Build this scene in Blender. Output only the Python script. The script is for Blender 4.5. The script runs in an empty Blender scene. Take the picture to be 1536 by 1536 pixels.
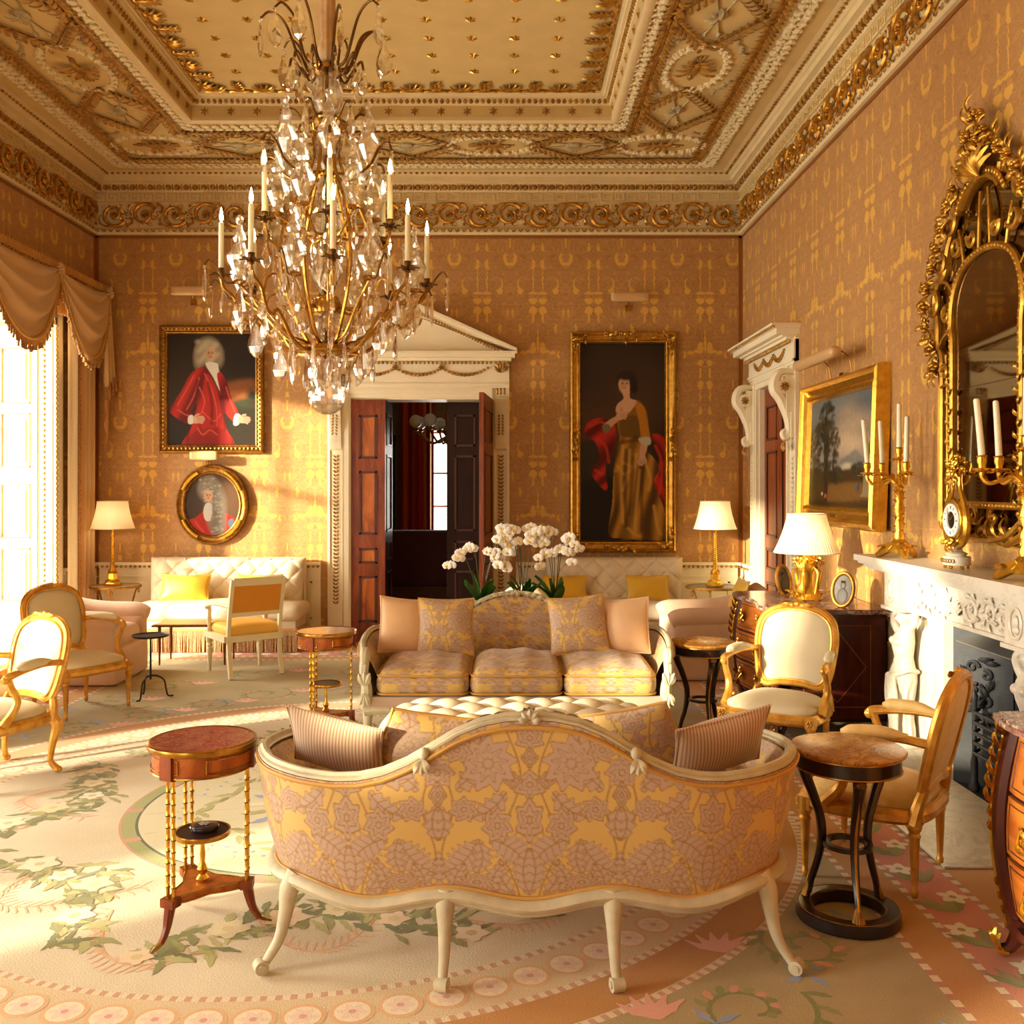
import bpy, math, random
import numpy as np
from math import pi, sin, cos, sqrt, atan2, radians
random.seed(7); rng = np.random.default_rng(7)
SC = bpy.context.scene
COLL = SC.collection

# ---------------------------------------------------------------- camera, sky, sun, daylight, exposure
EYE = 1.66                     # eye height; the photograph's horizon is its row 729, its vanishing point column 760
cam_d = bpy.data.cameras.new('camera'); cam = bpy.data.objects.new('camera', cam_d); COLL.objects.link(cam)
cam.location = (0, 0, EYE); cam.rotation_euler = (pi/2, 0, 0)
cam_d.sensor_width = 36; cam_d.lens = 36*1440/1536
cam_d.shift_x = 8/1536; cam_d.shift_y = -39/1536
cam_d.clip_start = .05; cam_d.clip_end = 200
SC.camera = cam
w = bpy.data.worlds.new('sky'); SC.world = w; w.use_nodes = True
bg = w.node_tree.nodes['Background']; bg.inputs[0].default_value = (1.0, .95, .86, 1); bg.inputs[1].default_value = 2.2
sun_d = bpy.data.lights.new('sun', 'SUN'); sun = bpy.data.objects.new('sun', sun_d); COLL.objects.link(sun)
SUN_DIR = np.array([1.3, .95, -.31])
sun_d.energy = 12.5; sun_d.color = (1, .86, .60); sun_d.angle = radians(2.2)
from mathutils import Vector, Matrix
sun.rotation_euler = Vector(SUN_DIR.tolist()).to_track_quat('-Z', 'Y').to_euler(); sun.location = (-12, 0, 6)
# room extents (metres); the camera looks along +Y
XL, XR, YB, YF, ZC = -4.407, 2.521, 10.286, -.42, 4.956
WINDOWS = [(7.95, 9.32), (3.90, 5.25), (1.05, 2.35), (-.30, .75)]      # openings in the left wall, Y ranges
WZ0, WZ1 = .12, 3.22
for i, (a, b) in enumerate(WINDOWS):                       # daylight entering through each window opening
    ld = bpy.data.lights.new('window_daylight', 'AREA'); lo = bpy.data.objects.new('window_daylight', ld); COLL.objects.link(lo)
    ld.shape = 'RECTANGLE'; ld.size = b-a; ld.size_y = WZ1-WZ0
    ld.energy = 190*(b-a); ld.color = (1, .94, .80)
    lo.location = (XL-.98, (a+b)/2, (WZ0+WZ1)/2); lo.rotation_euler = (0, -pi/2, 0); lo.rotation_euler = Vector((1, 0, -.05)).to_track_quat('-Z', 'Y').to_euler()
    ld.size, ld.size_y = (b-a)*1.1, WZ1-WZ0
FWX = (-3.5, -2.1)                                         # unseen window added in the front wall for fill, behind the camera
ld = bpy.data.lights.new('window_daylight', 'AREA'); lo = bpy.data.objects.new('window_daylight', ld); COLL.objects.link(lo)
ld.shape = 'RECTANGLE'; ld.size = FWX[1]-FWX[0]; ld.size_y = WZ1-WZ0; ld.energy = 32; ld.color = (1, .95, .84)  # area light of the added front window, fills camera-facing surfaces
lo.location = (sum(FWX)/2, YF-.26, (WZ0+WZ1)/2); lo.rotation_euler = (pi/2, 0, 0)
SC.view_settings.view_transform = 'Standard'; SC.view_settings.look = 'None'
SC.view_settings.gamma = 1; SC.view_settings.use_curve_mapping = False
SC.view_settings.exposure = 0.42
SC.cycles.use_denoising = True
SC.cycles.max_bounces = 10; SC.cycles.diffuse_bounces = 6; SC.cycles.transparent_max_bounces = 24
SC.cycles.sample_clamp_indirect = 6; SC.cycles.caustics_reflective = False; SC.cycles.caustics_refractive = False
# ---------------------------------------------------------------- mesh helpers
def lin(r, g, b):
    f = lambda c: ((c/255+.055)/1.055)**2.4 if c > 10 else c/255/12.92
    return (f(r), f(g), f(b))
def mT(x, y, z): m = np.eye(4); m[:3, 3] = (x, y, z); return m
def mS(x, y=None, z=None):
    y = x if y is None else y; z = x if z is None else z
    return np.diag([x, y, z, 1.])
def mR(a, ax):
    m = np.eye(4); c, s = cos(a), sin(a)
    i, j = {'x': (1, 2), 'y': (2, 0), 'z': (0, 1)}[ax]
    m[i, i] = c; m[j, j] = c; m[i, j] = -s; m[j, i] = s
    return m
def xf(M, V): V = np.asarray(V, float); return V @ M[:3, :3].T + M[:3, 3]

class MB:
    def __init__(s): s.V = []; s.F = []; s.n = 0; s.C = []
    def add(s, VF, M=None, col=None):
        V, F = VF[0], VF[1]
        V = np.asarray(V, float)
        flip = False
        if M is not None: V = xf(M, V); flip = np.linalg.det(M[:3, :3]) < 0
        for f in F:
            f = np.asarray(f)
            if f.ndim == 1: f = f[None]
            if flip: f = f[:, ::-1]
            s.F.append(f+s.n)
        s.V.append(V); s.n += len(V)
        if col is not None: s.C.append(np.asarray(col))
        return s
    def data(s): return np.concatenate(s.V), s.F
    def mesh(s, name, mat, smooth=True, angle=42):
        V = np.concatenate(s.V) if s.V else np.zeros((0, 3))
        me = bpy.data.meshes.new(name)
        me.vertices.add(len(V)); me.vertices.foreach_set('co', V.astype(np.float32).ravel())
        lens = np.concatenate([np.full(len(f), f.shape[1]) for f in s.F]); idx = np.concatenate([f.ravel() for f in s.F])
        me.loops.add(len(idx)); me.loops.foreach_set('vertex_index', idx.astype(np.int32))
        st = np.concatenate([[0], np.cumsum(lens)[:-1]])
        me.polygons.add(len(lens)); me.polygons.foreach_set('loop_start', st.astype(np.int32))
        if s.C:
            C = np.concatenate(s.C)
            a = me.color_attributes.new('Col', 'FLOAT_COLOR', 'POINT')
            a.data.foreach_set('color', np.concatenate([C, np.ones((len(C), 1))], 1).astype(np.float32).ravel())
        me.update(calc_edges=True); me.validate()
        if smooth:
            me.polygons.foreach_set('use_smooth', [True]*len(me.polygons))
            if angle: me.set_sharp_from_angle(angle=radians(angle))
        else: me.polygons.foreach_set('use_smooth', [False]*len(me.polygons))
        me.materials.append(mat)
        return me

def link(name, me, parent=None, M=None):
    o = bpy.data.objects.new(name, me); COLL.objects.link(o)
    if parent is not None: o.parent = parent
    if M is not None: o.matrix_local = Matrix(np.asarray(M).tolist())
    return o
def obj(name, mb, mat, parent=None, M=None, smooth=True, angle=42): return link(name, mb.mesh(name, mat, smooth, angle), parent, M)
def tag(o, label, cat, group=None, kind=None):
    o['label'] = label; o['category'] = cat
    if group: o['group'] = group
    if kind: o['kind'] = kind
    return o
def thing(name, label, cat, loc=(0, 0, 0), rz=0, group=None):
    o = bpy.data.objects.new(name, None); COLL.objects.link(o); o.empty_display_size = .1
    o.location = loc; o.rotation_euler = (0, 0, rz)
    return tag(o, label, cat, group)
def struct(name, mb, mat, smooth=False, parent=None):
    o = obj(name, mb, mat, parent, smooth=smooth)
    if parent is None: o['kind'] = 'structure'
    return o
def copytree(o, parent=None):
    c = o.copy(); COLL.objects.link(c)
    if parent is not None: c.parent = parent
    for ch in list(o.children): copytree(ch, c)
    return c
def dup(root, loc, rz, label=None, group=None):
    c = copytree(root); c.location = loc; c.rotation_euler = (0, 0, rz)
    if label: c['label'] = label
    if group: c['group'] = group
    return c
def face_rz(dx, dy): return atan2(dx, -dy)          # rotation that turns a thing built facing -Y towards (dx, dy)

# shapes: each returns (verts, [face arrays])
def box(x0, x1, y0, y1, z0, z1):
    V = [(x, y, z) for z in (z0, z1) for y in (y0, y1) for x in (x0, x1)]
    return np.array(V), [np.array([[0, 2, 3, 1], [4, 5, 7, 6], [0, 1, 5, 4], [1, 3, 7, 5], [3, 2, 6, 7], [2, 0, 4, 6]])]
def cbox(x0, x1, y0, y1, z0, z1, r=.01, n=3): return rbox((x1-x0)/2, (y1-y0)/2, (z1-z0)/2, r, n, c=((x0+x1)/2, (y0+y1)/2, (z0+z1)/2))
def gridF(nu, nv, cu=False, cv=False):
    iu = np.arange(nu if cu else nu-1); iv = np.arange(nv if cv else nv-1)
    I, J = np.meshgrid(iu, iv, indexing='ij'); I1 = (I+1) % nu; J1 = (J+1) % nv
    return np.stack([I*nv+J, I1*nv+J, I1*nv+J1, I*nv+J1], -1).reshape(-1, 4)
def surf(fn, us, vs, cu=False, cv=False):
    U, W = np.meshgrid(us, vs, indexing='ij'); P = fn(U, W)
    return np.stack(P, -1).reshape(-1, 3), [gridF(len(us), len(vs), cu, cv)]
def rbox(hx, hy, hz, r=.02, n=4, c=(0, 0, 0), crown=0, m=None):
    t = np.linspace(-1, 1, (m or n*2)+1); r = min(r, hx, hy, hz)
    Vs, Fs, k = [], [], 0
    A, B = np.meshgrid(t, t, indexing='ij')
    # keep the rounded edges well sampled
    ease = lambda q: np.sign(q)*(1-(1-np.abs(q))**1.8)
    A, B = ease(A), ease(B); O = np.ones_like(A)
    for ax in range(3):
        for sg in (-1, 1):
            P = [None]*3; P[ax] = O*sg; P[(ax+1) % 3] = A*sg; P[(ax+2) % 3] = B
            Vs.append(np.stack(P, -1).reshape(-1, 3)); Fs.append(gridF(len(t), len(t))+k); k += len(t)**2
    V = np.concatenate(Vs)*np.array([hx, hy, hz])
    inn = np.clip(V, -(np.array([hx, hy, hz])-r), np.array([hx, hy, hz])-r)
    d = V-inn; L = np.linalg.norm(d, axis=1, keepdims=True); L[L == 0] = 1
    V = inn+d/L*r
    if crown: V[:, 2] += crown*np.sign(V[:, 2])*np.clip(1-(V[:, 0]/hx)**2, 0, 1)**.6*np.clip(1-(V[:, 1]/hy)**2, 0, 1)**.6*(V[:, 2] > 0)
    return V+np.array(c), [np.concatenate(Fs)]
def lathe(prof, n=24, cap=True, sx=1., sy=1.):
    prof = np.asarray(prof, float); th = np.arange(n)*2*pi/n
    V = np.stack([np.outer(np.cos(th), prof[:, 0])*sx, np.outer(np.sin(th), prof[:, 0])*sy, np.tile(prof[:, 1], (n, 1))], -1).reshape(-1, 3)
    m = len(prof); F = [gridF(n, m, cu=True)]
    if cap:
        if prof[0, 0] > 1e-5: F.append((np.arange(n)[::-1]*m)[None])
        if prof[-1, 0] > 1e-5: F.append((np.arange(n)*m+m-1)[None])
    return V, F
def cyl(r, z0, z1, n=16, r2=None): return lathe([(r, z0), (r if r2 is None else r2, z1)], n)
def ell(c, r, nu=12, nv=8):
    r = np.broadcast_to(r, 3); ph = np.linspace(-pi/2, pi/2, nv+1)
    V, F = lathe([(max(cos(p), 1e-4), sin(p)) for p in ph], nu, cap=False)
    return V*r+np.array(c), F
def cat(P, n=6, closed=False):                       # Catmull-Rom through points
    P = np.asarray(P, float); m = len(P)
    if closed: Q = np.concatenate([P[-1:], P, P[:2]]); segs = m
    else: Q = np.concatenate([[2*P[0]-P[1]], P, [2*P[-1]-P[-2]]]); segs = m-1
    t = np.arange(n)/n; out = []
    for i in range(segs):
        a, b, c, d = Q[i:i+4]
        out.append(.5*((2*b)+np.outer(t, c-a)+np.outer(t**2, 2*a-5*b+4*c-d)+np.outer(t**3, 3*b-a-3*c+d)))
    if not closed: out.append(P[-1:])
    return np.concatenate(out)
def frames(P, closed=False, up=None):
    T = np.roll(P, -1, 0)-np.roll(P, 1, 0) if closed else np.gradient(P, axis=0)
    T /= np.maximum(np.linalg.norm(T, axis=1, keepdims=True), 1e-9)
    N = np.zeros_like(P)
    if up is not None:
        u = np.asarray(up, float); N = u-T*(T@u)[:, None]; N /= np.maximum(np.linalg.norm(N, axis=1, keepdims=True), 1e-9)
    else:
        a = np.array([0, 0, 1.]) if abs(T[0, 2]) < .9 else np.array([1., 0, 0])
        v = a-T[0]*(T[0]@a); v /= np.linalg.norm(v)
        for i in range(len(P)):
            v = v-T[i]*(T[i]@v); v /= max(np.linalg.norm(v), 1e-9); N[i] = v
    return T, N, np.cross(T, N)
def tube(P, r, n=8, closed=False, cap=True, flat=1., up=None):
    P = np.asarray(P, float); r = np.broadcast_to(np.asarray(r, float), len(P)) if np.ndim(r) == 0 else np.interp(np.linspace(0, 1, len(P)), np.linspace(0, 1, len(r)), r)
    T, N, B = frames(P, closed, up); th = np.arange(n)*2*pi/n+pi/n
    V = P[:, None]+r[:, None, None]*(np.cos(th)[None, :, None]*N[:, None]*flat+np.sin(th)[None, :, None]*B[:, None])
    F = [gridF(len(P), n, cu=closed, cv=True)[:, ::-1]]
    if cap and not closed: F += [np.arange(n)[None], (np.arange(n)[::-1]+(len(P)-1)*n)[None]]
    return V.reshape(-1, 3), F
def sweep(prof, P, closed=False, up=(0, 0, 1)):      # profile (across, up) swept along a path
    P = np.asarray(P, float); prof = np.asarray(prof, float); T, N, B = frames(P, closed, up); k = len(prof)
    V = P[:, None]+prof[None, :, 0, None]*B[:, None]+prof[None, :, 1, None]*N[:, None]
    F = [gridF(len(P), k, cu=closed, cv=True)]
    if not closed: F += [np.arange(k)[::-1][None], (np.arange(k)+(len(P)-1)*k)[None]]
    return V.reshape(-1, 3), F
def prism(poly, d0, d1):                             # polygon in XZ, extruded in Y
    poly = np.asarray(poly, float); n = len(poly)
    V = np.concatenate([np.stack([poly[:, 0], np.full(n, d0), poly[:, 1]], 1), np.stack([poly[:, 0], np.full(n, d1), poly[:, 1]], 1)])
    i = np.arange(n); j = (i+1) % n
    return V, [i[None], (i[::-1]+n)[None], np.stack([i, i+n, j+n, j], 1)]
def ringmould(prof, x0, x1, y0, y1):                  # closed moulding round a rectangle, profile (inset, height)
    prof = np.asarray(prof, float); k = len(prof); V = []
    for (cx, cy, sx, sy) in ((x0, y0, 1, 1), (x1, y0, -1, 1), (x1, y1, -1, -1), (x0, y1, 1, -1)):
        V.append(np.stack([cx+sx*prof[:, 0], cy+sy*prof[:, 0], prof[:, 1]], 1))
    return np.concatenate(V), [gridF(4, k, cu=True)]
def spiral(r0, r1, turns, n=24, a0=0, z=0):           # in XZ plane
    t = np.linspace(0, 1, n); a = a0+t*turns*2*pi; r = r0+(r1-r0)*t
    return np.stack([r*np.cos(a), np.full(n, z), r*np.sin(a)], 1)
def leaf(L, W, lift=.2, lobes=0, n=6):                # leaf along +X in XY, rising in Z
    t = np.linspace(0, 1, n); wd = W*np.sin(pi*np.clip(t*.93+.05, 0, 1))**.8
    if lobes: wd = wd*(1-.3*np.abs(np.sin(t*pi*lobes)))
    z = lift*L*np.sin(t*pi*.8); V = []
    for s, dz in ((-1, -.12), (0, .08), (1, -.12)): V.append(np.stack([t*L, s*wd/2, z+dz*W], 1))
    V = np.stack(V, 1).reshape(-1, 3)
    return V, [gridF(n, 3)[:, ::-1]]
def rosette(R, petals=8, h=.02, centre=True):
    mb = MB()
    for i in range(petals): mb.add(ell((R*.62, 0, h*.4), (R*.4, R*1.9/petals, h*.6), 6, 4), mR(i*2*pi/petals, 'z'))
    if centre: mb.add(ell((0, 0, h*.5), (R*.25, R*.25, h), 6, 4))
    return mb.data()
def pillow(wd, ht, th, n=17, pinch=.07, p=.55):
    t = np.linspace(-1, 1, n); t = np.sign(t)*(1-(1-np.abs(t))**1.5); U, W = np.meshgrid(t, t, indexing='ij')
    X = wd/2*U*(1-pinch*(1-W**2)); Z = ht/2*W*(1-pinch*(1-U**2)); D = th/2*np.clip((1-U**2)*(1-W**2), 0, 1)**p
    D = D*(1+.06*np.sin(3*U+2*W)); k = n*n
    V = np.concatenate([np.stack([X, -D, Z], -1).reshape(-1, 3), np.stack([X, D, Z], -1).reshape(-1, 3)])
    F = gridF(n, n)
    return V, [F, F[:, ::-1]+k]
def pillow_edge(wd, ht, pinch=.07, n=10):
    t = np.linspace(-1, 1, n)[:-1]; E = []
    for k in range(4):
        for q in t:
            u, v = ((q, -1), (1, q), (-q, 1), (-1, -q))[k]
            E.append((wd/2*u*(1-pinch*(1-v*v)), 0, ht/2*v*(1-pinch*(1-u*u))))
    return np.array(E)

# ---------------------------------------------------------------- materials
class X:                                              # a node socket with arithmetic
    def __init__(s, t, k): s.t = t; s.k = k
    def _m(s, op, *a, clamp=False):
        n = s.t.nodes.new('ShaderNodeMath'); n.operation = op; n.use_clamp = clamp
        for i, q in enumerate((s,)+a):
            if isinstance(q, X): s.t.links.new(q.k, n.inputs[i])
            else: n.inputs[i].default_value = q
        return X(s.t, n.outputs[0])
    def __add__(s, o): return s._m('ADD', o)
    def __sub__(s, o): return s._m('SUBTRACT', o)
    def __mul__(s, o): return s._m('MULTIPLY', o)
    def __truediv__(s, o): return s._m('DIVIDE', o)
    def abs(s): return s._m('ABSOLUTE')
    def frac(s): return s._m('FRACT')
    def sin(s): return s._m('SINE')
    def cos(s): return s._m('COSINE')
    def max(s, o): return s._m('MAXIMUM', o)
    def min(s, o): return s._m('MINIMUM', o)
    def lt(s, o): return s._m('LESS_THAN', o)
    def gt(s, o): return s._m('GREATER_THAN', o)
    def sqrt(s): return s._m('SQRT')
    def ramp(s, a, b):                                # linear step from a to b, clamped
        n = s.t.nodes.new('ShaderNodeMapRange'); n.clamp = True; s.t.links.new(s.k, n.inputs[0])
        n.inputs[1].default_value = a; n.inputs[2].default_value = b; return X(s.t, n.outputs[0])
class NT:
    def __init__(s, name):
        s.m = bpy.data.materials.new(name); s.m.use_nodes = True; s.t = s.m.node_tree; s.b = s.t.nodes['Principled BSDF']
    def node(s, ty, **kw):
        n = s.t.nodes.new(ty)
        for k, v in kw.items(): setattr(n, k, v)
        return n
    def link(s, a, b): s.t.links.new(a.k if isinstance(a, X) else a, b)
    def coord(s, which='Object'): return s.node('ShaderNodeTexCoord').outputs[which]
    def pos(s):
        g = s.node('ShaderNodeNewGeometry'); q = s.node('ShaderNodeSeparateXYZ'); s.link(g.outputs['Position'], q.inputs[0])
        return [X(s.t, o) for o in q.outputs]
    def vec(s, x, y, z):
        c = s.node('ShaderNodeCombineXYZ')
        for i, q in enumerate((x, y, z)):
            if isinstance(q, X): s.link(q, c.inputs[i])
            else: c.inputs[i].default_value = q
        return c.outputs[0]
    def noise(s, vec, scale, detail=3, rough=.55, dist=0):
        n = s.node('ShaderNodeTexNoise'); n.inputs['Scale'].default_value = scale; n.inputs['Detail'].default_value = detail
        n.inputs['Roughness'].default_value = rough; n.inputs['Distortion'].default_value = dist
        if vec is not None: s.link(vec, n.inputs['Vector'])
        return X(s.t, n.outputs[0])
    def mix(s, f, a, b):
        n = s.node('ShaderNodeMix', data_type='RGBA')
        for i, q in ((0, f), (6, a), (7, b)):
            if isinstance(q, X): s.link(q, n.inputs[i])
            elif isinstance(q, (tuple, list)): n.inputs[i].default_value = (*q[:3], 1)
            elif isinstance(q, (int, float)): n.inputs[i].default_value = q
            else: s.link(q, n.inputs[i])
        return n.outputs[2]
    def base(s, c):
        if isinstance(c, tuple): s.b.inputs['Base Color'].default_value = (*c, 1)
        else: s.link(c, s.b.inputs['Base Color'])
    def set(s, **kw):
        for k, v in kw.items():
            i = s.b.inputs[k.replace('_', ' ')]
            if isinstance(v, X): s.link(v, i)
            else: i.default_value = v
        return s
    def bump(s, h, strength=.3, dist=.01):
        b = s.node('ShaderNodeBump'); b.inputs['Strength'].default_value = strength; b.inputs['Distance'].default_value = dist
        s.link(h, b.inputs['Height']); s.link(b.outputs[0], s.b.inputs['Normal']); return s
def mat(name, col, rough=.5, metal=0., var=0., col2=None, vs=8., bump=0., bs=60., bd=.004, stretch=None, **kw):
    t = NT(name); t.set(Roughness=rough, Metallic=metal, **kw)
    co = t.coord()
    if stretch:
        mp = t.node('ShaderNodeMapping'); mp.inputs['Scale'].default_value = stretch; t.link(co, mp.inputs[0]); co = mp.outputs[0]
    if var or col2:
        c2 = col2 or tuple(c*(1-var) for c in col)
        t.base(t.mix(t.noise(co, vs, 4).ramp(.32, .68), tuple(col), tuple(c2)))
    else: t.base(tuple(col))
    if bump: t.bump(t.noise(co, bs, 3), bump, bd)
    return t.m
def matv(name, rough=.8, weave=0., sheen=0., bd=.001, ws=900):
    t = NT(name); a = t.node('ShaderNodeVertexColor', layer_name='Col'); t.set(Roughness=rough)
    t.link(a.outputs[0], t.b.inputs['Base Color'])
    if sheen: t.set(Sheen_Weight=sheen)
    if weave: t.bump(t.noise(t.coord(), ws, 2), weave, bd)
    return t.m
# ---------------------------------------------------------------- shared materials
PLASTER = mat('cream_plaster', lin(214, 186, 124), .7, var=.10, vs=5, bump=.15, bs=40)
CREAM = mat('cream_paint', lin(240, 228, 196), .45, var=.06, vs=4)
CORNICE = mat('shaded_cream_paint', lin(224, 202, 152), .6, var=.1, vs=5)  # cream paint toned darker, the shade near the ceiling put into its colour
IVORY = mat('antique_ivory_paint', lin(206, 196, 164), .5, var=.22, vs=14, bump=.2, bs=70)
GILT = mat('gilt', lin(214, 160, 62), .34, .82, var=.45, vs=18, bump=.25, bs=50)
GILT_DARK = mat('aged_gilt', lin(170, 118, 44), .42, .7, var=.55, vs=26, bump=.3, bs=60)
GILT_BRIGHT = mat('burnished_gilt', lin(244, 190, 70), .25, .9, var=.35, vs=22, bump=.2, bs=60)
GILTWOOD = mat('giltwood', lin(236, 186, 86), .36, .62, col2=lin(204, 142, 54), vs=16, bump=.25, bs=60)
GILT_PLASTER = mat('gilded_plaster', lin(196, 148, 62), .5, .35, col2=lin(128, 84, 30), vs=22, bump=.3, bs=60)
FLORET = mat('cream_floret_plaster', lin(238, 222, 176), .6, var=.2, vs=40)
BRASS = mat('brass', lin(190, 140, 60), .25, .95, var=.3, vs=30)
BRONZE = mat('dark_bronze', lin(120, 84, 40), .35, .85, var=.4, vs=30)
IRON = mat('black_iron', lin(38, 36, 36), .5, .4, var=.3)
MARBLE = None
def marble(name, c1, c2, scale, rough=.22, c3=None):
    t = NT(name); co = t.coord(); n1 = t.noise(co, scale, 6, .65, 1.6); n2 = t.noise(co, scale*2.7, 5, .6, .8)
    vein = (n1-.5).abs().ramp(.0, .05)
    c = t.mix(vein, tuple(c2), tuple(c1))
    if c3: c = t.mix(n2.ramp(.45, .62), c, tuple(c3))
    t.base(c); t.set(Roughness=rough); return t.m
MARBLE = marble('white_statuary_marble', lin(218, 211, 196), lin(206, 198, 180), 2.5, .3)
HEARTH = marble('pale_grey_hearth_marble', lin(214, 202, 180), lin(190, 178, 156), 3.5, .35)
ROUGE = marble('red_griotte_marble', lin(140, 66, 52), lin(178, 128, 96), 14, .18, lin(160, 92, 72))
ROUGE_GREY = marble('purple_brown_marble', lin(128, 92, 80), lin(206, 184, 164), 7, .12, lin(98, 68, 62))
SIENA = marble('yellow_siena_marble', lin(196, 142, 66), lin(120, 74, 32), 5, .2, lin(168, 112, 48))
def wood(name, c1, c2, scale=3, rough=.28, stretch=(6, 6, .7), coat=.3):
    t = NT(name); co = t.coord(); mp = t.node('ShaderNodeMapping'); mp.inputs['Scale'].default_value = stretch; t.link(co, mp.inputs[0])
    n = t.noise(mp.outputs[0], scale, 5, .6, 1.2); t.base(t.mix(n.ramp(.3, .7), tuple(c1), tuple(c2)))
    t.set(Roughness=rough, Coat_Weight=coat, Coat_Roughness=.15, Specular_IOR_Level=.25); return t.m
MAHOG = wood('mahogany', lin(156, 76, 28), lin(100, 40, 14), rough=.42, coat=.08)
MAHOG_FLAME = wood('flame_mahogany', lin(206, 116, 42), lin(130, 58, 18), 2, stretch=(5, 5, 1.2), rough=.38, coat=.08)
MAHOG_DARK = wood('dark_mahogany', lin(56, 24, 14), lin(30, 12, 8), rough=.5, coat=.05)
EBON = wood('ebonised_wood', lin(44, 24, 16), lin(22, 12, 10), coat=.5)
WALNUT = wood('walnut', lin(120, 70, 30), lin(80, 42, 18))
TULIP = wood('kingwood_veneer', lin(196, 116, 44), lin(140, 66, 22), 2.5, stretch=(1, 3, 5))
ROSEW = wood('rosewood_side', lin(92, 38, 22), lin(58, 20, 14), 2.5)
GLASS_PANE = None
def pane():
    t = NT('window_glass'); tr = t.node('ShaderNodeBsdfTransparent'); gl = t.node('ShaderNodeBsdfGlossy'); gl.inputs['Roughness'].default_value = .02
    mx = t.node('ShaderNodeMixShader'); mx.inputs[0].default_value = .05
    t.link(tr.outputs[0], mx.inputs[1]); t.link(gl.outputs[0], mx.inputs[2]); t.link(mx.outputs[0], t.t.nodes['Material Output'].inputs[0]); return t.m
GLASS_PANE = pane()

def wallpaper(name, axis):                            # woven silk damask, mirrored 0.6 m repeat
    t = NT(name); x, y, z = t.pos(); u = (x if axis == 'x' else y)
    P, Q = .597, 1.75
    ph = .335 if axis == 'x' else .1
    a = ((((u-ph)/P+.5).frac()-.5)*P).abs()                      # 0 .. .3 from the axis of the paired motif
    tt = ((z*-1+(1.66+.2871*7)+Q*4)/Q).frac()*Q                  # 0 .. Q downwards
    wob = t.noise(t.vec(a, tt, 0), 24, 3)*.055-.0275
    a2 = a+wob; t2 = tt+wob
    def e(ca, ct, ra, rt):                                       # filled ellipse field: < 1 inside (wraps in t)
        d = ((t2-(ct % Q))/rt); du = (a2-ca)/ra
        return du*du+d*d
    S = [e(.05, .02, .045, .038), e(.05, .13, .040, .045), e(.05, .20, .012, .06), e(.05, -.055, .05, .012), e(.05, -.2, .007, .12), e(.05, -.37, .014, .05),
         e(.0, .45, .012, .12), e(.10, .57, .03, .02), e(.05, .53, .03, .06), e(.16, .58, .035, .02), e(.05, .69, .03, .03), e(.05, .80, .012, .06),
         e(.05, .93, .028, .05), e(.05, 1.04, .008, .06), e(.05, 1.2, .014, .05), e(.05, 1.4, .02, .035),
         e(.245, -.43, .018, .06), e(.275, -.37, .03, .018), e(.3, -.60, .012, .07), e(.3, -.72, .03, .03), e(.3, -.84, .010, .05),
         e(.19, .32, .017, .055), e(.22, .60, .014, .05), e(.27, .16, .01, .05)]
    m = S[0]
    for q in S[1:]: m = m.min(q)
    cr = e(.185, -.13, .04, .085).max((e(.155, -.16, .05, .07)*-1)+2)        # crescent leaf
    m = m.min(cr)
    gold = m.ramp(1.12, .9)
    v = t.vec(a, (tt*(2*pi/Q)).sin()*.28, (tt*(2*pi/Q)).cos()*.28)
    fl = t.noise(v, 13, 2.2, .5, 1.4)                            # tone-on-tone foliage outlines, mirror symmetric
    line = ((fl*9).frac()-.5).abs().ramp(.17, .07)
    blot = fl.ramp(.56, .585)
    slub = t.noise(t.vec(x*6, y*6, z*260), 1, 2)
    ground = t.mix(slub.ramp(.3, .7), lin(182, 136, 80), lin(169, 122, 68))
    g2 = t.mix(line*.8, ground, lin(156, 106, 46))
    g3 = t.mix(blot*.5, g2, lin(196, 146, 82))
    t.base(t.mix(gold, g3, lin(214, 164, 68))); t.set(Roughness=.55, Sheen_Weight=.15)
    t.bump(slub, .12, .002)
    return t.m
WALL_X = wallpaper('gold_damask_silk_facing', 'x'); WALL_Y = wallpaper('gold_damask_silk_side', 'y')

# ---------------------------------------------------------------- room shell
WT = .36
mb = MB().add(box(XL-.7, XR+.6, YF-.2, YB+WT, -.12, -.014)); struct('floor', mb, mat('oak_boards', lin(150, 105, 60), .5, var=.3))
DX0, DX1, DZ = -1.664, -.222, 2.60                   # door in the back wall
RD0, RD1, RDZ = 8.52, 9.58, 2.62                     # door in the right wall
FY0, FY1, FZ = 4.56, 5.41, .90                       # fire opening
DADO = .845
mb = MB()
for x0, x1, z0, z1 in ((XL-.7, DX0, -.05, 5.3), (DX1, XR+.6, -.05, 5.3), (DX0, DX1, DZ, 5.3)): mb.add(box(x0, x1, YB, YB+WT, z0, z1))
struct('wall_back', mb, WALL_X)
mb = MB()
for y0, y1, z0, z1 in ((YF, FY0, -.05, 5.3), (FY0, FY1, FZ, 5.3), (FY1, RD0, -.05, 5.3), (RD0, RD1, RDZ, 5.3), (RD1, YB, -.05, 5.3)): mb.add(box(XR, XR+.6, y0, y1, z0, z1))
struct('wall_right', mb, WALL_Y)
mb = MB(); edges = [YF] + [q for w_ in sorted(WINDOWS) for q in w_] + [YB]
for i in range(0, len(edges), 2): mb.add(box(XL-.62, XL, edges[i], edges[i+1], -.05, 5.3))
for a, b in WINDOWS: mb.add(box(XL-.62, XL, a, b, WZ1, 5.3)); mb.add(box(XL-.62, XL, a, b, -.05, WZ0-.04))
struct('wall_left', mb, WALL_Y)
mb = MB()
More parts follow.
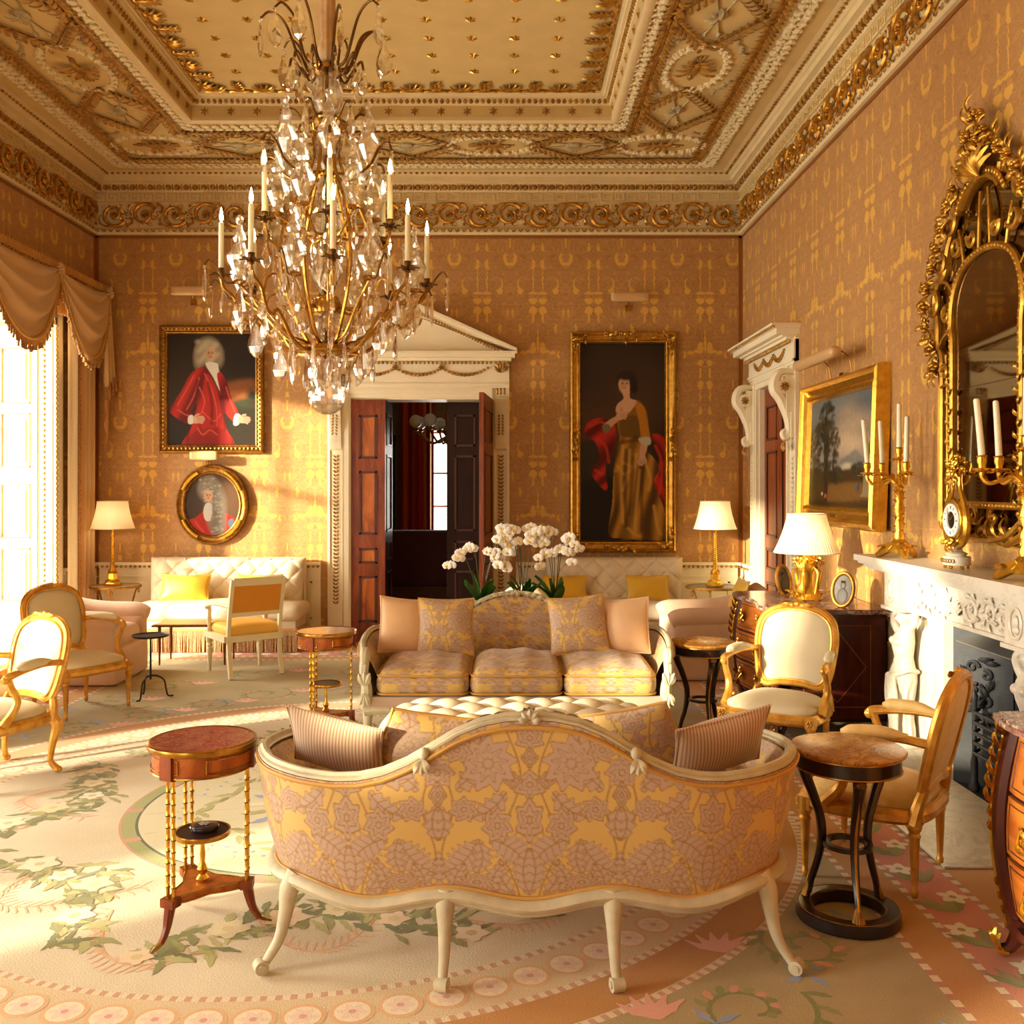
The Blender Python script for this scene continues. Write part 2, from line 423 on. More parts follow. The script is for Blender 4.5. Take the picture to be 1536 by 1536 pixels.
for x0, x1, z0, z1 in ((XL-.62, FWX[0], -.05, 5.3), (FWX[1], XR+.6, -.05, 5.3), (FWX[0], FWX[1], -.05, WZ0-.04), (FWX[0], FWX[1], WZ1, 5.3)): mb.add(box(x0, x1, YF-.2, YF, z0, z1))
struct('wall_front', mb, WALL_X)

# ceiling with its recessed centre
CXm, CYm = (XL+XR)/2, 5.03
RX, RY = 1.885, 3.58                                  # half size of the recess
cx0, cx1, cy0, cy1 = CXm-RX, CXm+RX, CYm-RY, CYm+RY; ZR = ZC+.20
mb = MB()
for x0, x1, y0, y1 in ((XL, cx0, YF, YB), (cx1, XR, YF, YB), (cx0, cx1, YF, cy0), (cx0, cx1, cy1, YB)): mb.add(box(x0, x1, y0, y1, ZC, ZC+.3))
mb.add(box(cx0, cx1, cy0, cy1, ZR, ZR+.1))
ceiling = struct('ceiling', mb, PLASTER)
# moulded rim of the recess: cream fillets, a gilded bead course
def ring(prof, name, m, x0=cx0, x1=cx1, y0=cy0, y1=cy1, parent=ceiling): return obj(name, MB().add(ringmould(prof, x0, x1, y0, y1)), m, parent, smooth=True, angle=30)
ring([(-.075, ZC+.001), (-.075, ZC-.02), (-.05, ZC-.032), (-.02, ZC-.03), (0, ZC-.018), (.004, ZC+.01), (0, ZC+.02)], 'recess_fillet', CORNICE)
ring([(0, ZC+.11), (.02, ZC+.112), (.03, ZC+.125), (.05, ZC+.16), (.055, ZC+.17), (.075, ZC+.172), (.085, ZC+.185), (.10, ZC+.188), (.105, ZC+.2)], 'recess_moulding', CORNICE)
def along_rect(x0, x1, y0, y1, step):                 # points on a rectangle with inward direction angle
    out = []
    for (ax, ay, bx, by, ang) in ((x0, y1, x1, y1, -pi/2), (x0, y0, x0, y1, 0), (x1, y0, x1, y1, pi), (x0, y0, x1, y0, pi/2)):
        L = math.hypot(bx-ax, by-ay); n = max(1, round(L/step))
        for i in range(n): q = (i+.5)/n; out.append((ax+(bx-ax)*q, ay+(by-ay)*q, ang, L/n))
    return out
mb = MB()
for x, y, a, st in along_rect(cx0+.036, cx1-.036, cy0+.036, cy1-.036, .052): mb.add(ell((x, y, ZC+.142), (.02, .02, .026), 6, 4))
o = obj('recess_beads', mb, GILT_PLASTER, ceiling); o['kind'] = 'stuff'
# star rosettes on the rim and the recessed field
star_pts = []
for i in range(12): r_ = 1 if i % 2 == 0 else .45; star_pts.append((r_*cos(i*pi/6), r_*sin(i*pi/6)))
def star_mesh(R, h):
    n = 12; V = [(0, 0, -h)]+[(R*p[0], R*p[1], 0) for p in star_pts]
    return np.array(V), [np.array([[0, 1+(i+1) % n, 1+i] for i in range(n)])]
rim_star = MB().add(star_mesh(.045, .02)).mesh('star', GILT_PLASTER, False)
for x, y, a, st in along_rect(cx0+.002, cx1-.002, cy0+.002, cy1-.002, .24):
    if y > 2.2: link('star', rim_star, ceiling, mT(x, y, ZC+.063) @ mR(a, 'z') @ mR(-pi/2, 'y'))
field_star = MB().add(star_mesh(.052, .022)).mesh('star', GILT, False)
n_st = 0
for j in range(20):
    for i in range(-5, 6):
        x = CXm+i*.335+(.0 if j % 2 else .0); y = cy1-.52-j*.30
        if abs(x-CXm) < RX-.42 and cy0+.4 < y and y > 3.4 and n_st < 150:
            link('star', field_star, ceiling, mT(x, y, ZR-.001) @ mR(.3*((i+j) % 3), 'z')); n_st += 1
# palmette border of the recess
mb = MB()
for k, an in enumerate(np.linspace(-1.15, 1.15, 7)):
    L_ = .10+.05*cos(an); mb.add(leaf(L_, .036, .25), mR(an, 'z') @ mS(1, 1, -1))
mb.add(ell((0, 0, -.008), (.02, .05, .016), 6, 4))
palm_a = mb.mesh('palmette', GILT, True)
mb = MB()
for s in (-1, 1):
    for q in range(4): mb.add(leaf(.07, .032, .25), mT(.025+.032*q, 0, -.006) @ mR(s*(1.1-.15*q), 'z') @ mS(1, 1, -1))
mb.add(ell((.07, 0, -.01), (.085, .02, .014), 8, 4)); mb.add(ell((0, 0, -.008), (.02, .05, .016), 6, 4))
palm_b = mb.mesh('anthemion', GILT, True)
mb = MB().add(tube([(-.006, -.105, -.008), (.018, -.07, -.012), (.01, -.035, -.012), (.006, 0, -.012), (.01, .035, -.012), (.018, .07, -.012), (-.006, .105, -.008)], .012, 5))
scrollbit = mb.mesh('border_scroll', GILT, True)
for i, (x, y, a, st) in enumerate(along_rect(cx0+.16, cx1-.16, cy0+.16, cy1-.16, .21)):
    if y > 3.0:
        link(('palmette', 'anthemion')[i % 2], (palm_a, palm_b)[i % 2], ceiling, mT(x, y, ZR-.002) @ mR(a, 'z'))
        link('border_scroll', scrollbit, ceiling, mT(x, y, ZR-.002) @ mR(a, 'z') @ mT(-.03, 0, 0))
# flower bands and leaf garlands
def floret_band(x0, x1, y0, y1, name, ymin=2.5):
    mb = MB()
    for off in (-.034, .034):
        for x, y, a, st in along_rect(x0+off, x1-off, y0+off, y1-off, .088):
            if y < ymin: continue
            r_ = .04*rng.uniform(.9, 1.12); th = rng.uniform(0, 6)
            mb.add(ell((x+rng.uniform(-.008, .008), y+rng.uniform(-.012, .012), ZC-.006), (r_, r_, .024), 6, 3))
            for q in range(3): an = th+q*2.1; mb.add(ell((x+.026*cos(an), y+.026*sin(an), ZC-.014), (.017, .017, .014), 5, 3))
    o = obj(name, mb, FLORET, ceiling); o['kind'] = 'stuff'
I1, I2 = .455, 1.49                                   # insets of the outer and inner flower band
floret_band(XL+I1, XR-I1, YF+I1+.2, YB-I1, 'outer_floret_band'); floret_band(XL+I2, XR-I2, YF+I2, YB-I2, 'inner_floret_band')
def garland(p0, p1, wd=.075, step=.062, z=ZC):
    p0, p1 = np.array(p0), np.array(p1); L = np.linalg.norm(p1-p0); d = (p1-p0)/L; ang = atan2(d[1], d[0]); mb = MB()
    n = max(2, int(L/step)); M0 = mT(p0[0], p0[1], z-.002) @ mR(ang, 'z')
    for i in range(n):
        for s in (-1, 1): mb.add(leaf(wd*1.15, wd*.42, .3, n=4), M0 @ mT(L*(i+.1)/n, s*.006, -.008) @ mR(s*.72, 'z') @ mS(1, 1, -1))
    mb.add(tube([xf(M0, [(0, 0, -.006)])[0], xf(M0, [(L, 0, -.006)])[0]], .012, 4))
    return mb
def garland_obj(p0, p1, **k): return obj('leaf_garland', garland(p0, p1, **k), GILT_PLASTER, ceiling, angle=None)
for ins in (.625, 1.36):
    a, b, c, d = XL+ins, XR-ins, 2.6, YB-ins
    garland_obj((a, d), (b, d), wd=.085); garland_obj((a, c), (a, d), wd=.085); garland_obj((b, c), (b, d), wd=.085)
MID = 1.03
xs = [XL+MID, CXm-.8, CXm+.8, XR-MID]; ys = [YB-MID-q*1.69 for q in range(4)]
ovals = [(x, YB-MID, 0) for x in xs]+[(xx, y, pi/2) for xx in (XL+MID, XR-MID) for y in ys[1:]]
mb = MB()
for i in range(26):
    an = i*2*pi/26; c_ = (.40*cos(an), .235*sin(an)); mb.add(ell((*c_, -.006), (.042, .042, .024), 6, 3))
    for q in range(3): mb.add(ell((c_[0]+.024*cos(an+q*2.1), c_[1]+.024*sin(an+q*2.1), -.018), (.017, .017, .014), 5, 3))
wreath = mb.mesh('oval_wreath', FLORET, True)
mb = MB()                                             # gilded eagle relief
mb.add(ell((0, 0, -.008), (.13, .035, .025), 8, 5)); mb.add(ell((.15, .02, -.01), (.04, .025, .02), 6, 4)); mb.add(ell((.195, .01, -.008), (.03, .008, .01), 5, 3))
for s in (-1, 1):
    for q in range(4): mb.add(leaf(.17-.02*q, .05, .2), mT(-.04*q+.03, s*.01, -.01) @ mR(s*(1.25+.35*q), 'z') @ mS(1, 1, -1))
for q in (-.25, 0, .25): mb.add(leaf(.13, .04, .1), mT(-.1, 0, -.006) @ mR(pi+q, 'z') @ mS(1, 1, -1))
eagle = mb.mesh('eagle_relief', GILT_PLASTER, True)
mb = MB()                                             # trophy: crossed staves, drum, ribbons
for s in (-1, 1): mb.add(tube([(-.26, s*.07, -.008), (.26, -s*.05, -.008)], .008, 5)); mb.add(ell((.27, -s*.05, -.008), (.045, .02, .016), 6, 4))
mb.add(ell((-.03, 0, -.012), (.08, .06, .03), 8, 5)); mb.add(ell((.07, .03, -.01), (.05, .03, .02), 6, 4))
for q in range(5): mb.add(leaf(.12, .035, .3), mT(.02*q-.06, 0, -.012) @ mR(.7*q+.4, 'z') @ mS(1, 1, -1))
trophy = mb.mesh('trophy_relief', mat('stone_tint_plaster', lin(190, 172, 130), .6, var=.3, vs=30), True)
mb = MB()
for q in range(6): mb.add(ell((.05*q-.12, .012*sin(q*2), -.006), (.03, .022, .016), 6, 3))
spray = mb.mesh('flower_spray', trophy.materials[0], True)
for x, y, a in ovals:
    M0 = mT(x, y, ZC) @ mR(a, 'z'); link('oval_wreath', wreath, ceiling, M0); link('eagle_relief', eagle, ceiling, M0 @ mR(pi if x < CXm else 0, 'z'))
    for sx in (-1, 1):
        for sy in (-1, 1): link('flower_spray', spray, ceiling, M0 @ mT(sx*.36, sy*.27, 0) @ mR(-sx*sy*.4, 'z'))
dia = [((xs[i]+xs[i+1])/2, YB-MID, 0, (xs[i+1]-xs[i])/2) for i in range(3)]+[(xx, (ys[i]+ys[i+1])/2, pi/2, .845) for xx in (XL+MID, XR-MID) for i in range(3)]
for x, y, a, hw in dia:
    M0 = mT(x, y, 0) @ mR(a, 'z'); h = .34; q = xf(M0, [(-hw+.36, 0, 0), (0, h, 0), (hw-.36, 0, 0), (0, -h, 0)])[:, :2]
    for i in range(4): garland_obj(q[i], q[(i+1) % 4], wd=.085)
    link('trophy_relief', trophy, ceiling, mT(x, y, ZC) @ mR(a, 'z'))

# cornice and frieze
cor = struct('trim_1', MB().add(ringmould([(0, 4.345), (.03, 4.35), (.045, 4.365), (.045, 4.40), (.03, 4.415), (.015, 4.42), (.015, 4.69), (.026, 4.695), (.026, 4.795), (.045, 4.80), (.055, 4.81),
      (.085, 4.86), (.10, 4.866), (.10, 4.88), (.15, 4.885), (.155, 4.925), (.175, 4.93), (.20, 4.95), (.235, 4.952), (.27, 4.957)], XL, XR, YF, YB)), CORNICE, smooth=False)
WALLS3 = [('back', XL, XR), ('left', 2.2, YB), ('right', 2.2, YB)]
def wall_M(side, s, ins, z):                          # local X along the wall, local Y into the room, local Z up
    if side == 'back': return mT(s, YB-ins, z) @ mR(pi, 'z')
    if side == 'left': return mT(XL+ins, s, z) @ mR(-pi/2, 'z')
    return mT(XR-ins, s, z) @ mR(pi/2, 'z')
# one acanthus scroll unit (0.33 m)
mb = MB()
sp = spiral(.135, .03, 1.35, 34, a0=-2.6); sp[:, 1] = .012+.02*np.linspace(0, 1, 34)
mb.add(tube(sp, [.022, .018, .013, .009], 6))
for i in range(2, 26, 3):
    an = atan2(sp[i][2], sp[i][0]); mb.add(leaf(.10-.0014*i, .052, .35, n=5), mT(*sp[i]) @ mR(pi/2, 'x') @ mR(an+.9, 'z'))
for i in range(2, 30, 4):
    an = atan2(sp[i][2], sp[i][0]); mb.add(leaf(.05, .03, .3, n=4), mT(*(sp[i]*1.0)) @ mR(pi/2, 'x') @ mR(an+2.2, 'z'))
mb.add(rosette(.042, 7, .03), mT(0, .012, 0) @ mR(-pi/2, 'x'))
mb.add(tube(cat([(-.11, .01, -.08), (-.15, .015, -.11), (-.19, .015, -.08), (-.18, .015, -.03), (-.15, .012, -.04)], 4), .012, 5))
mb.add(tube(cat([(.02, .012, -.12), (.09, .015, -.125), (.15, .015, -.09), (.165, .012, -.03), (.14, .012, .0)], 4), .010, 5))
for q in range(4): mb.add(leaf(.07, .036, .35, n=5), mT(-.15+.01*q, .012, .05-.03*q) @ mR(pi/2, 'x') @ mR(1.2+.5*q, 'z'))
mb.add(ell((-.16, .014, .10), (.018, .014, .018), 6, 4)); mb.add(ell((-.14, .014, -.12), (.018, .014, .018), 6, 4))
scr = mb.mesh('frieze_scroll', mat('frieze_gilding', lin(226, 168, 64), .36, .75, col2=lin(160, 104, 34), vs=24, bump=.3, bs=60), True)
for side, a, b in WALLS3:
    n = round((b-a-.1)/.33)
    for i in range(n):
        s = a+.05+(i+.5)*(b-a-.1)/n; fl = 1 if i % 2 == 0 else -1
        link('frieze_scroll', scr, cor, wall_M(side, s, .016, 4.555) @ mS(1, 1, fl*.96))
    mk = MB(); n = round((b-a)/.125); st = (b-a)/n    # Greek key band
    for i in range(n):
        M0 = wall_M(side, a+(i+.5)*st, .026, 4.745)
        for x0, x1, z0, z1 in ((-.5, -.42, -.042, .042), (-.42, .28, .03, .042), (.2, .28, -.02, .03), (-.12, .2, -.02, -.008), (-.12, -.04, -.008, .014), (-.5, .5, -.052, -.042)):
            mk.add(box(x0*st, x1*st, 0, .009, z0, z1), M0)
    o = obj('greek_key', mk, PLASTER, cor, smooth=False); o['kind'] = 'stuff'
    me_ = MB(); n = round((b-a)/.095)                 # egg and dart
    for i in range(n):
        M0 = wall_M(side, a+(i+.5)*(b-a)/n, .075, 4.838); me_.add(ell((0, 0, 0), (.036, .024, .036), 6, 4), M0)
        me_.add(box(.043, .052, -.02, .02, -.03, .034), M0)
    o = obj('egg_and_dart', me_, GILT_PLASTER, cor); o['kind'] = 'stuff'
    me_ = MB(); n = round((b-a)/.075)
    for i in range(n):
        M0 = wall_M(side, a+(i+.5)*(b-a)/n, .045, 4.383)
        for s in (-1, 1): me_.add(leaf(.038, .02, .3, n=4), M0 @ mT(0, .002, -.015) @ mR(-pi/2, 'x') @ mS(1, -1, 1) @ mR(pi/2+s*.7, 'z'))
    o = obj('leaf_bead', me_, GILT_PLASTER, cor); o['kind'] = 'stuff'
    me_ = MB(); n = round((b-a)/.06)
    for i in range(n): me_.add(ell((0, 0, 0), (.02, .014, .016), 5, 3), wall_M(side, a+(i+.5)*(b-a)/n, .215, 4.945))
    o = obj('cornice_beads', me_, GILT_PLASTER, cor); o['kind'] = 'stuff'
# gilt fillet that borders the silk
mb = MB()
for side, a, b in WALLS3: mb.add(box(a-CXm*0, b, 0, .012, -.012, .012) if side == 'back' else box(a, b, 0, .012, -.012, .012), {'back': mT(0, YB-.012, 4.325), 'left': mT(XL+.012, 0, 4.325) @ mR(pi/2, 'z'), 'right': mT(XR, 0, 4.325) @ mR(pi/2, 'z')}[side])
for x in (XL+.02, XR-.02): mb.add(box(x-.018, x+.018, YB-.012, YB, DADO, 4.34))
for x in (XL, XR-.012): mb.add(box(x, x+.012, YB-.035, YB-.01, DADO, 4.34))
struct('trim_2', mb, mat('brown_gilt_fillet', lin(150, 92, 36), .4, .3))

# dado panelling with its moulded rail
def dado(side, a, b):
    M0 = wall_M(side, (a+b)/2, 0, 0); h = (b-a)/2
    mb = MB().add(box(-h, h, 0, .02, 0, DADO-.06), M0)
    mb.add(box(-h, h, 0, .035, 0, .16), M0); mb.add(box(-h, h, 0, .045, 0, .12), M0)
    mb.add(box(-h, h, 0, .05, DADO-.03, DADO), M0); mb.add(box(-h, h, 0, .035, DADO-.06, DADO-.03), M0); mb.add(box(-h, h, 0, .028, DADO-.16, DADO-.145), M0)
    n = max(1, round(2*h/1.1)); wd = 2*h/n
    for i in range(n):
        x0, x1 = -h+i*wd+.09, -h+(i+1)*wd-.09
        if x1-x0 < .12: continue
        for q in ((x0, x1, .62, .64), (x0, x1, .24, .26), (x0, x0+.02, .24, .64), (x1-.02, x1, .24, .64)): mb.add(box(q[0], q[1], .02, .034, q[2], q[3]), M0)
    o = struct('trim_3', mb, CREAM)
    mb = MB()
    for i in range(int(2*h/.05)): mb.add(ell((-h+.025+i*.05, .04, DADO-.045), (.019, .014, .014), 5, 3), M0)
    c = obj('rail_beads', mb, GILT_PLASTER, o); c['kind'] = 'stuff'
for side, a, b in (('back', XL+.05, -1.99), ('back', .10, XR-.05), ('right', RD1+.26, YB-.02), ('right', 6.05, RD0-.26), ('right', .2, 3.9), ('left', 9.50, YB-.02), ('left', 5.45, 7.75), ('left', 2.78, 3.72)): dado(side, a, b)
# ---------------------------------------------------------------- doors and windows
def panelled(wd, ht, rows, th=.045, face=-1):         # (stile mesh, list of panel frames) in local XZ, front towards -Y
    mb = MB(); st = .085
    zs = [0]+[z for r in rows for z in r]+[ht]
    mb.add(box(0, st, 0, th, 0, ht)); mb.add(box(wd-st, wd, 0, th, 0, ht))
    for i in range(0, len(zs), 2): mb.add(box(st, wd-st, 0, th, zs[i], zs[i+1]))
    return mb, [(st, wd-st, a, b) for a, b in rows]
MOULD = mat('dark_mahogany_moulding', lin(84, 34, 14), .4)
def door_leaf(parent, wd, ht, rows, M0, m_frame, m_panel, th=.045, cols=1):
    mb, ps = panelled(wd, ht, rows, th)
    if cols == 2: mb.add(box(wd/2-.04, wd/2+.04, 0, th, rows[0][0]-.01, rows[-1][1]))
    leafo = obj('door_leaf', mb, m_frame, parent, M0, smooth=False)
    for x0, x1, z0, z1 in ps:
        spans = [(x0, x1)] if cols == 1 else [(x0, wd/2-.04), (wd/2+.04, x1)]
        for a, b in spans:
            pm = MB().add(box(a, b, .016, th-.016, z0, z1))
            for q in (0, 1): pm.add(box(a+.03, b-.03, *( (.006, .016) if q == 0 else (th-.016, th-.006)), z0+.03, z1-.03))
            obj('panel', pm, m_panel, leafo, smooth=False)
            fm = MB()
            for yy in ((-.006, .012), (th-.012, th+.006)):
                for s in ((a, a+.022, z0, z1), (b-.022, b, z0, z1), (a, b, z0, z0+.022), (a, b, z1-.022, z1)): fm.add(box(s[0], s[1], *yy, s[2], s[3]))
            obj('panel_moulding', fm, MOULD, leafo, smooth=False)
    return leafo
ROWS = [(.20, .72), (.84, 1.05), (1.16, 2.0), (2.1, 2.45)]
d1 = bpy.data.objects.new('door_1', None); COLL.objects.link(d1); d1['kind'] = 'structure'
H1 = DZ-.015
door_leaf(d1, .364, H1, [(.20, .70), (.83, 1.0), (1.14, 1.82), (1.95, 2.42)], mT(DX0, YB-.02, 0), MAHOG, MAHOG_FLAME)
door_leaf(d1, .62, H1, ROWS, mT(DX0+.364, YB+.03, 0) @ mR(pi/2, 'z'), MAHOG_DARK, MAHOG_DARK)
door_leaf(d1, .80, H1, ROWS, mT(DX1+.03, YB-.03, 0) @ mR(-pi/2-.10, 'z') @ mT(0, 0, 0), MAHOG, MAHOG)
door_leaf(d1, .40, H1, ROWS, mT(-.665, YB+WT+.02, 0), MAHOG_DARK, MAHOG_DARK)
mb = MB()
for z in (1.05, .93, .80, .66): mb.add(box(DX0+.30, DX0+.36, YB+.65, YB+.665, z, z+.05))
obj('hinge', mb, BRASS, d1, smooth=False)
# casing
C0, C1 = DX0, DX1; cxm = (C0+C1)/2
mb = MB()
for s, e in ((C0, -1), (C1, 1)):
    a, b = sorted((s, s+e*.07)); mb.add(box(a, b, YB-.035, YB+.02, 0, DZ+.10)); a, b = sorted((s+e*.02, s+e*.07)); mb.add(box(a, b, YB-.05, YB-.035, 0, DZ+.10))
    a, b = sorted((s+e*.07, s+e*.25)); mb.add(box(a, b, YB-.03, YB, 0, 3.0))
    a, b = sorted((s+e*.085, s+e*.235)); mb.add(box(a, b, YB-.055, YB-.03, 0, .35))
    for q in (.085, .222): a, b = sorted((s+e*q, s+e*(q+.013))); mb.add(box(a, b, YB-.045, YB-.03, .35, 2.05))
    a, b = sorted((s, s-e*.0)); mb.add(box(min(s, s+e*.01), max(s, s+e*.01), YB, YB+WT, 0, DZ))
mb.add(box(C0, C1, YB-.035, YB+.02, DZ, DZ+.10)); mb.add(box(C0-.02, C1+.02, YB-.05, YB-.035, DZ+.045, DZ+.10)); mb.add(box(C0, C1, YB, YB+WT, DZ-.012, DZ))
mb.add(box(C0-.25, C1+.25, YB-.04, YB, DZ+.10, 3.0)); mb.add(box(C0-.25, C1+.25, YB-.055, YB, DZ+.13, DZ+.155))
mb.add(box(C0-.27, C1+.27, YB-.09, YB, 2.99, 3.02)); mb.add(box(C0-.31, C1+.31, YB-.15, YB, 3.02, 3.06)); mb.add(box(C0-.33, C1+.33, YB-.17, YB, 3.06, 3.085))
hw = (C1-C0)/2+.33; AP = 3.56
mb.add(prism([(cxm-hw+.1, 3.085), (cxm+hw-.1, 3.085), (cxm, AP-.1)], YB-.05, YB))
for s in (-1, 1):                                     # raking cornices
    P = lambda x, z: (cxm+s*x, z)
    for d, t0, t1 in ((.17, .0, .03), (.15, -.035, .0), (.10, -.09, -.035)):
        q = [P(hw, 3.085+t0), P(hw, 3.085+t1), P(0, AP+t1), P(0, AP+t0)]
        q = [(x, max(z, 3.0855)) for x, z in q]; mb.add(prism(q if s > 0 else q[::-1], YB-d, YB))
casing = obj('pedimented_casing', mb, CREAM, d1, smooth=False)
mb = MB()                                             # gilded enrichments
for s in (-1, 1):
    n = 34
    for i in range(n):
        q = (i+.5)/n; x = cxm+s*hw*(1-q)*.96; z = 3.085+(AP-3.085)*q-.06
        if z > 3.1: mb.add(ell((x, YB-.105, z), (.016, .014, .02), 5, 3))
for i in range(44): mb.add(ell((C0-.23+i*(C1-C0+.46)/43, YB-.075, 2.972), (.016, .018, .018), 5, 3))
c = obj('casing_beads', mb, GILT_PLASTER, casing); c['kind'] = 'stuff'
def swag(x0, x1, z, drop, y, r=.02):
    mb = MB(); n = 13
    for i in range(n):
        q = i/(n-1); x = x0+(x1-x0)*q; zz = z-drop*4*q*(1-q); rr = r*(.6+.7*4*q*(1-q)*.6)
        mb.add(ell((x, y, zz), (rr*1.3, rr*.9, rr), 6, 4))
    return mb
for i in range(3):
    x0 = C0-.02+i*.494; obj('swag', swag(x0, x0+.494, 2.92, .075, YB-.05), GILT_PLASTER, casing); obj('paterae', MB().add(rosette(.035, 6, .02), mT(x0, YB-.045, 2.925) @ mR(pi/2, 'x')), GILT, casing)
for s, e in ((C0, -1), (C1, 1)):
    xc = s+e*.16
    mb = MB()
    for q in range(5): mb.add(leaf(.11, .04, .3), mT(xc, YB-.045, 2.87) @ mR(pi/2, 'x') @ mR(pi/2+(q-2)*.45, 'z'))
    obj('acanthus_block', mb, GILT_PLASTER, casing)
    prof = [(.03, 2.62), (.11, 2.60), (.12, 2.52), (.09, 2.35), (.06, 2.2), (.07, 2.12), (.055, 2.06), (.03, 2.04)]
    mb = MB().add(prism([(a-.0, b) for a, b in prof]+[(0, 2.04), (0, 2.64)], -.06, .06), mT(xc, YB, 0) @ mR(-pi/2, 'z'))
    obj('console_bracket', mb, CREAM, casing, smooth=False)
    mb = MB()
    for q in range(12):
        for t_ in (-1, 1): mb.add(leaf(.035, .02, .3, n=4), mT(xc+t_*.03, YB-.075-.045*(1-q/12), 2.2+q*.032) @ mR(pi/2, 'x') @ mR(pi/2+t_*.6, 'z'))
    for q in range(3): mb.add(box(xc-.05+.038*q, xc-.027+.038*q, YB-.105, YB-.09, 2.63, 2.70))
    for q in range(40):
        for t_ in (-1, 1): mb.add(leaf(.045, .022, .3, n=4), mT(xc, YB-.032, .4+q*.04) @ mR(pi/2, 'x') @ mR(pi/2+t_*.75, 'z'))
    c = obj('foliage_drop', mb, GILT_PLASTER, casing, angle=None); c['kind'] = 'stuff'

# right-hand door with consoles
d2 = bpy.data.objects.new('door_2', None); COLL.objects.link(d2); d2['kind'] = 'structure'
RM = mT(XR, RD1, 0) @ mR(-pi/2, 'z')                  # local X runs towards the camera, local -Y into the room
wd2 = RD1-RD0
door_leaf(d2, wd2/2-.002, RDZ-.01, ROWS, RM @ mT(0, .05, 0), MAHOG, MAHOG); door_leaf(d2, wd2/2-.002, RDZ-.01, ROWS, RM @ mT(wd2/2+.002, .05, 0), MAHOG, MAHOG)
mb = MB()
for s, e in ((0, -1), (wd2, 1)):
    for q in ((0, .07, -.035, .0), (.02, .07, -.05, -.035), (.07, .24, -.03, .0), (0, -.012, 0, .05)): a, b = sorted((s+e*q[0], s+e*q[1])); mb.add(box(a, b, q[2], q[3], 0, RDZ+.1 if q[0] < .07 else 2.95))
mb.add(box(0, wd2, -.035, 0, RDZ, RDZ+.1)); mb.add(box(-.02, wd2+.02, -.05, -.035, RDZ+.05, RDZ+.1)); mb.add(box(-.24, wd2+.24, -.045, 0, RDZ+.1, 2.93)); mb.add(box(-.24, wd2+.24, -.06, 0, RDZ+.12, RDZ+.145))
for d, z0, z1 in ((.10, 2.93, 2.955), (.14, 2.955, 2.97), (.20, 2.97, 3.02), (.23, 3.02, 3.04), (.25, 3.04, 3.06)): mb.add(box(-.14-d*.62, wd2+.14+d*.62, -d, 0, z0, z1))
cas2 = obj('corniced_casing', mb, CREAM, d2, RM, smooth=False)
mb = MB()
for i in range(26): mb.add(ell((-.2+i*(wd2+.4)/25, -.075, 2.915), (.02, .018, .02), 5, 3))
for i in range(30): mb.add(ell((-.28+i*(wd2+.56)/29, -.235, 3.03), (.018, .018, .012), 5, 3))
c = obj('casing_beads', mb, GILT_PLASTER, cas2); c['kind'] = 'stuff'
for i in range(3): obj('swag', swag(.02+i*.34, .36+i*.34, 2.87, .07, -.055, .022), GILT, cas2)
for xc in (-.16, wd2+.16):
    P = cat([(-.02, 0, 2.66), (-.15, 0, 2.64), (-.19, 0, 2.52), (-.13, 0, 2.42), (-.075, 0, 2.28), (-.06, 0, 2.16), (-.09, 0, 2.08), (-.115, 0, 2.12), (-.09, 0, 2.15)], 5)
    P = np.stack([np.zeros(len(P)), P[:, 0], P[:, 2]], 1)
    mb = MB().add(sweep([(-.065, -.018), (.065, -.018), (.065, .018), (-.065, .018)], P+np.array([xc, 0, 0]), up=(.0, .0, 1)) if False else tube(P+np.array([xc, 0, 0]), [.02, .045, .055, .05, .04, .035, .03, .02], 8))
    mb.add(box(xc-.06, xc+.06, -.10, -.03, 2.30, 2.62)); mb.add(box(xc-.06, xc+.06, -.06, -.03, 2.08, 2.30))
    for s in (-.062, .062): mb.add(cyl(.065, -.006, .006, 16), mT(xc+s, -.12, 2.52) @ mR(pi/2, 'y'))
    obj('scroll_console', mb, CREAM, cas2)
    mb = MB()
    for s in (-.07, .07): mb.add(rosette(.042, 8, .012), mT(xc+s, -.12, 2.52) @ mR(pi/2 if s > 0 else -pi/2, 'y'))
    for q in range(4): mb.add(leaf(.10, .04, .35), mT(xc, -.09, 2.06) @ mR(pi/2, 'x') @ mR(-pi/2+(q-1.5)*.35, 'z'))
    obj('console_leaf', mb, GILT_PLASTER, cas2)
    mb = MB()
    for q in range(34):
        for t_ in (-1, 1): mb.add(leaf(.04, .018, .3, n=4), mT(xc, -.032, .5+q*.042) @ mR(pi/2, 'x') @ mR(pi/2+t_*.75, 'z'))
    c = obj('foliage_drop', mb, FLORET, cas2, angle=None); c['kind'] = 'stuff'

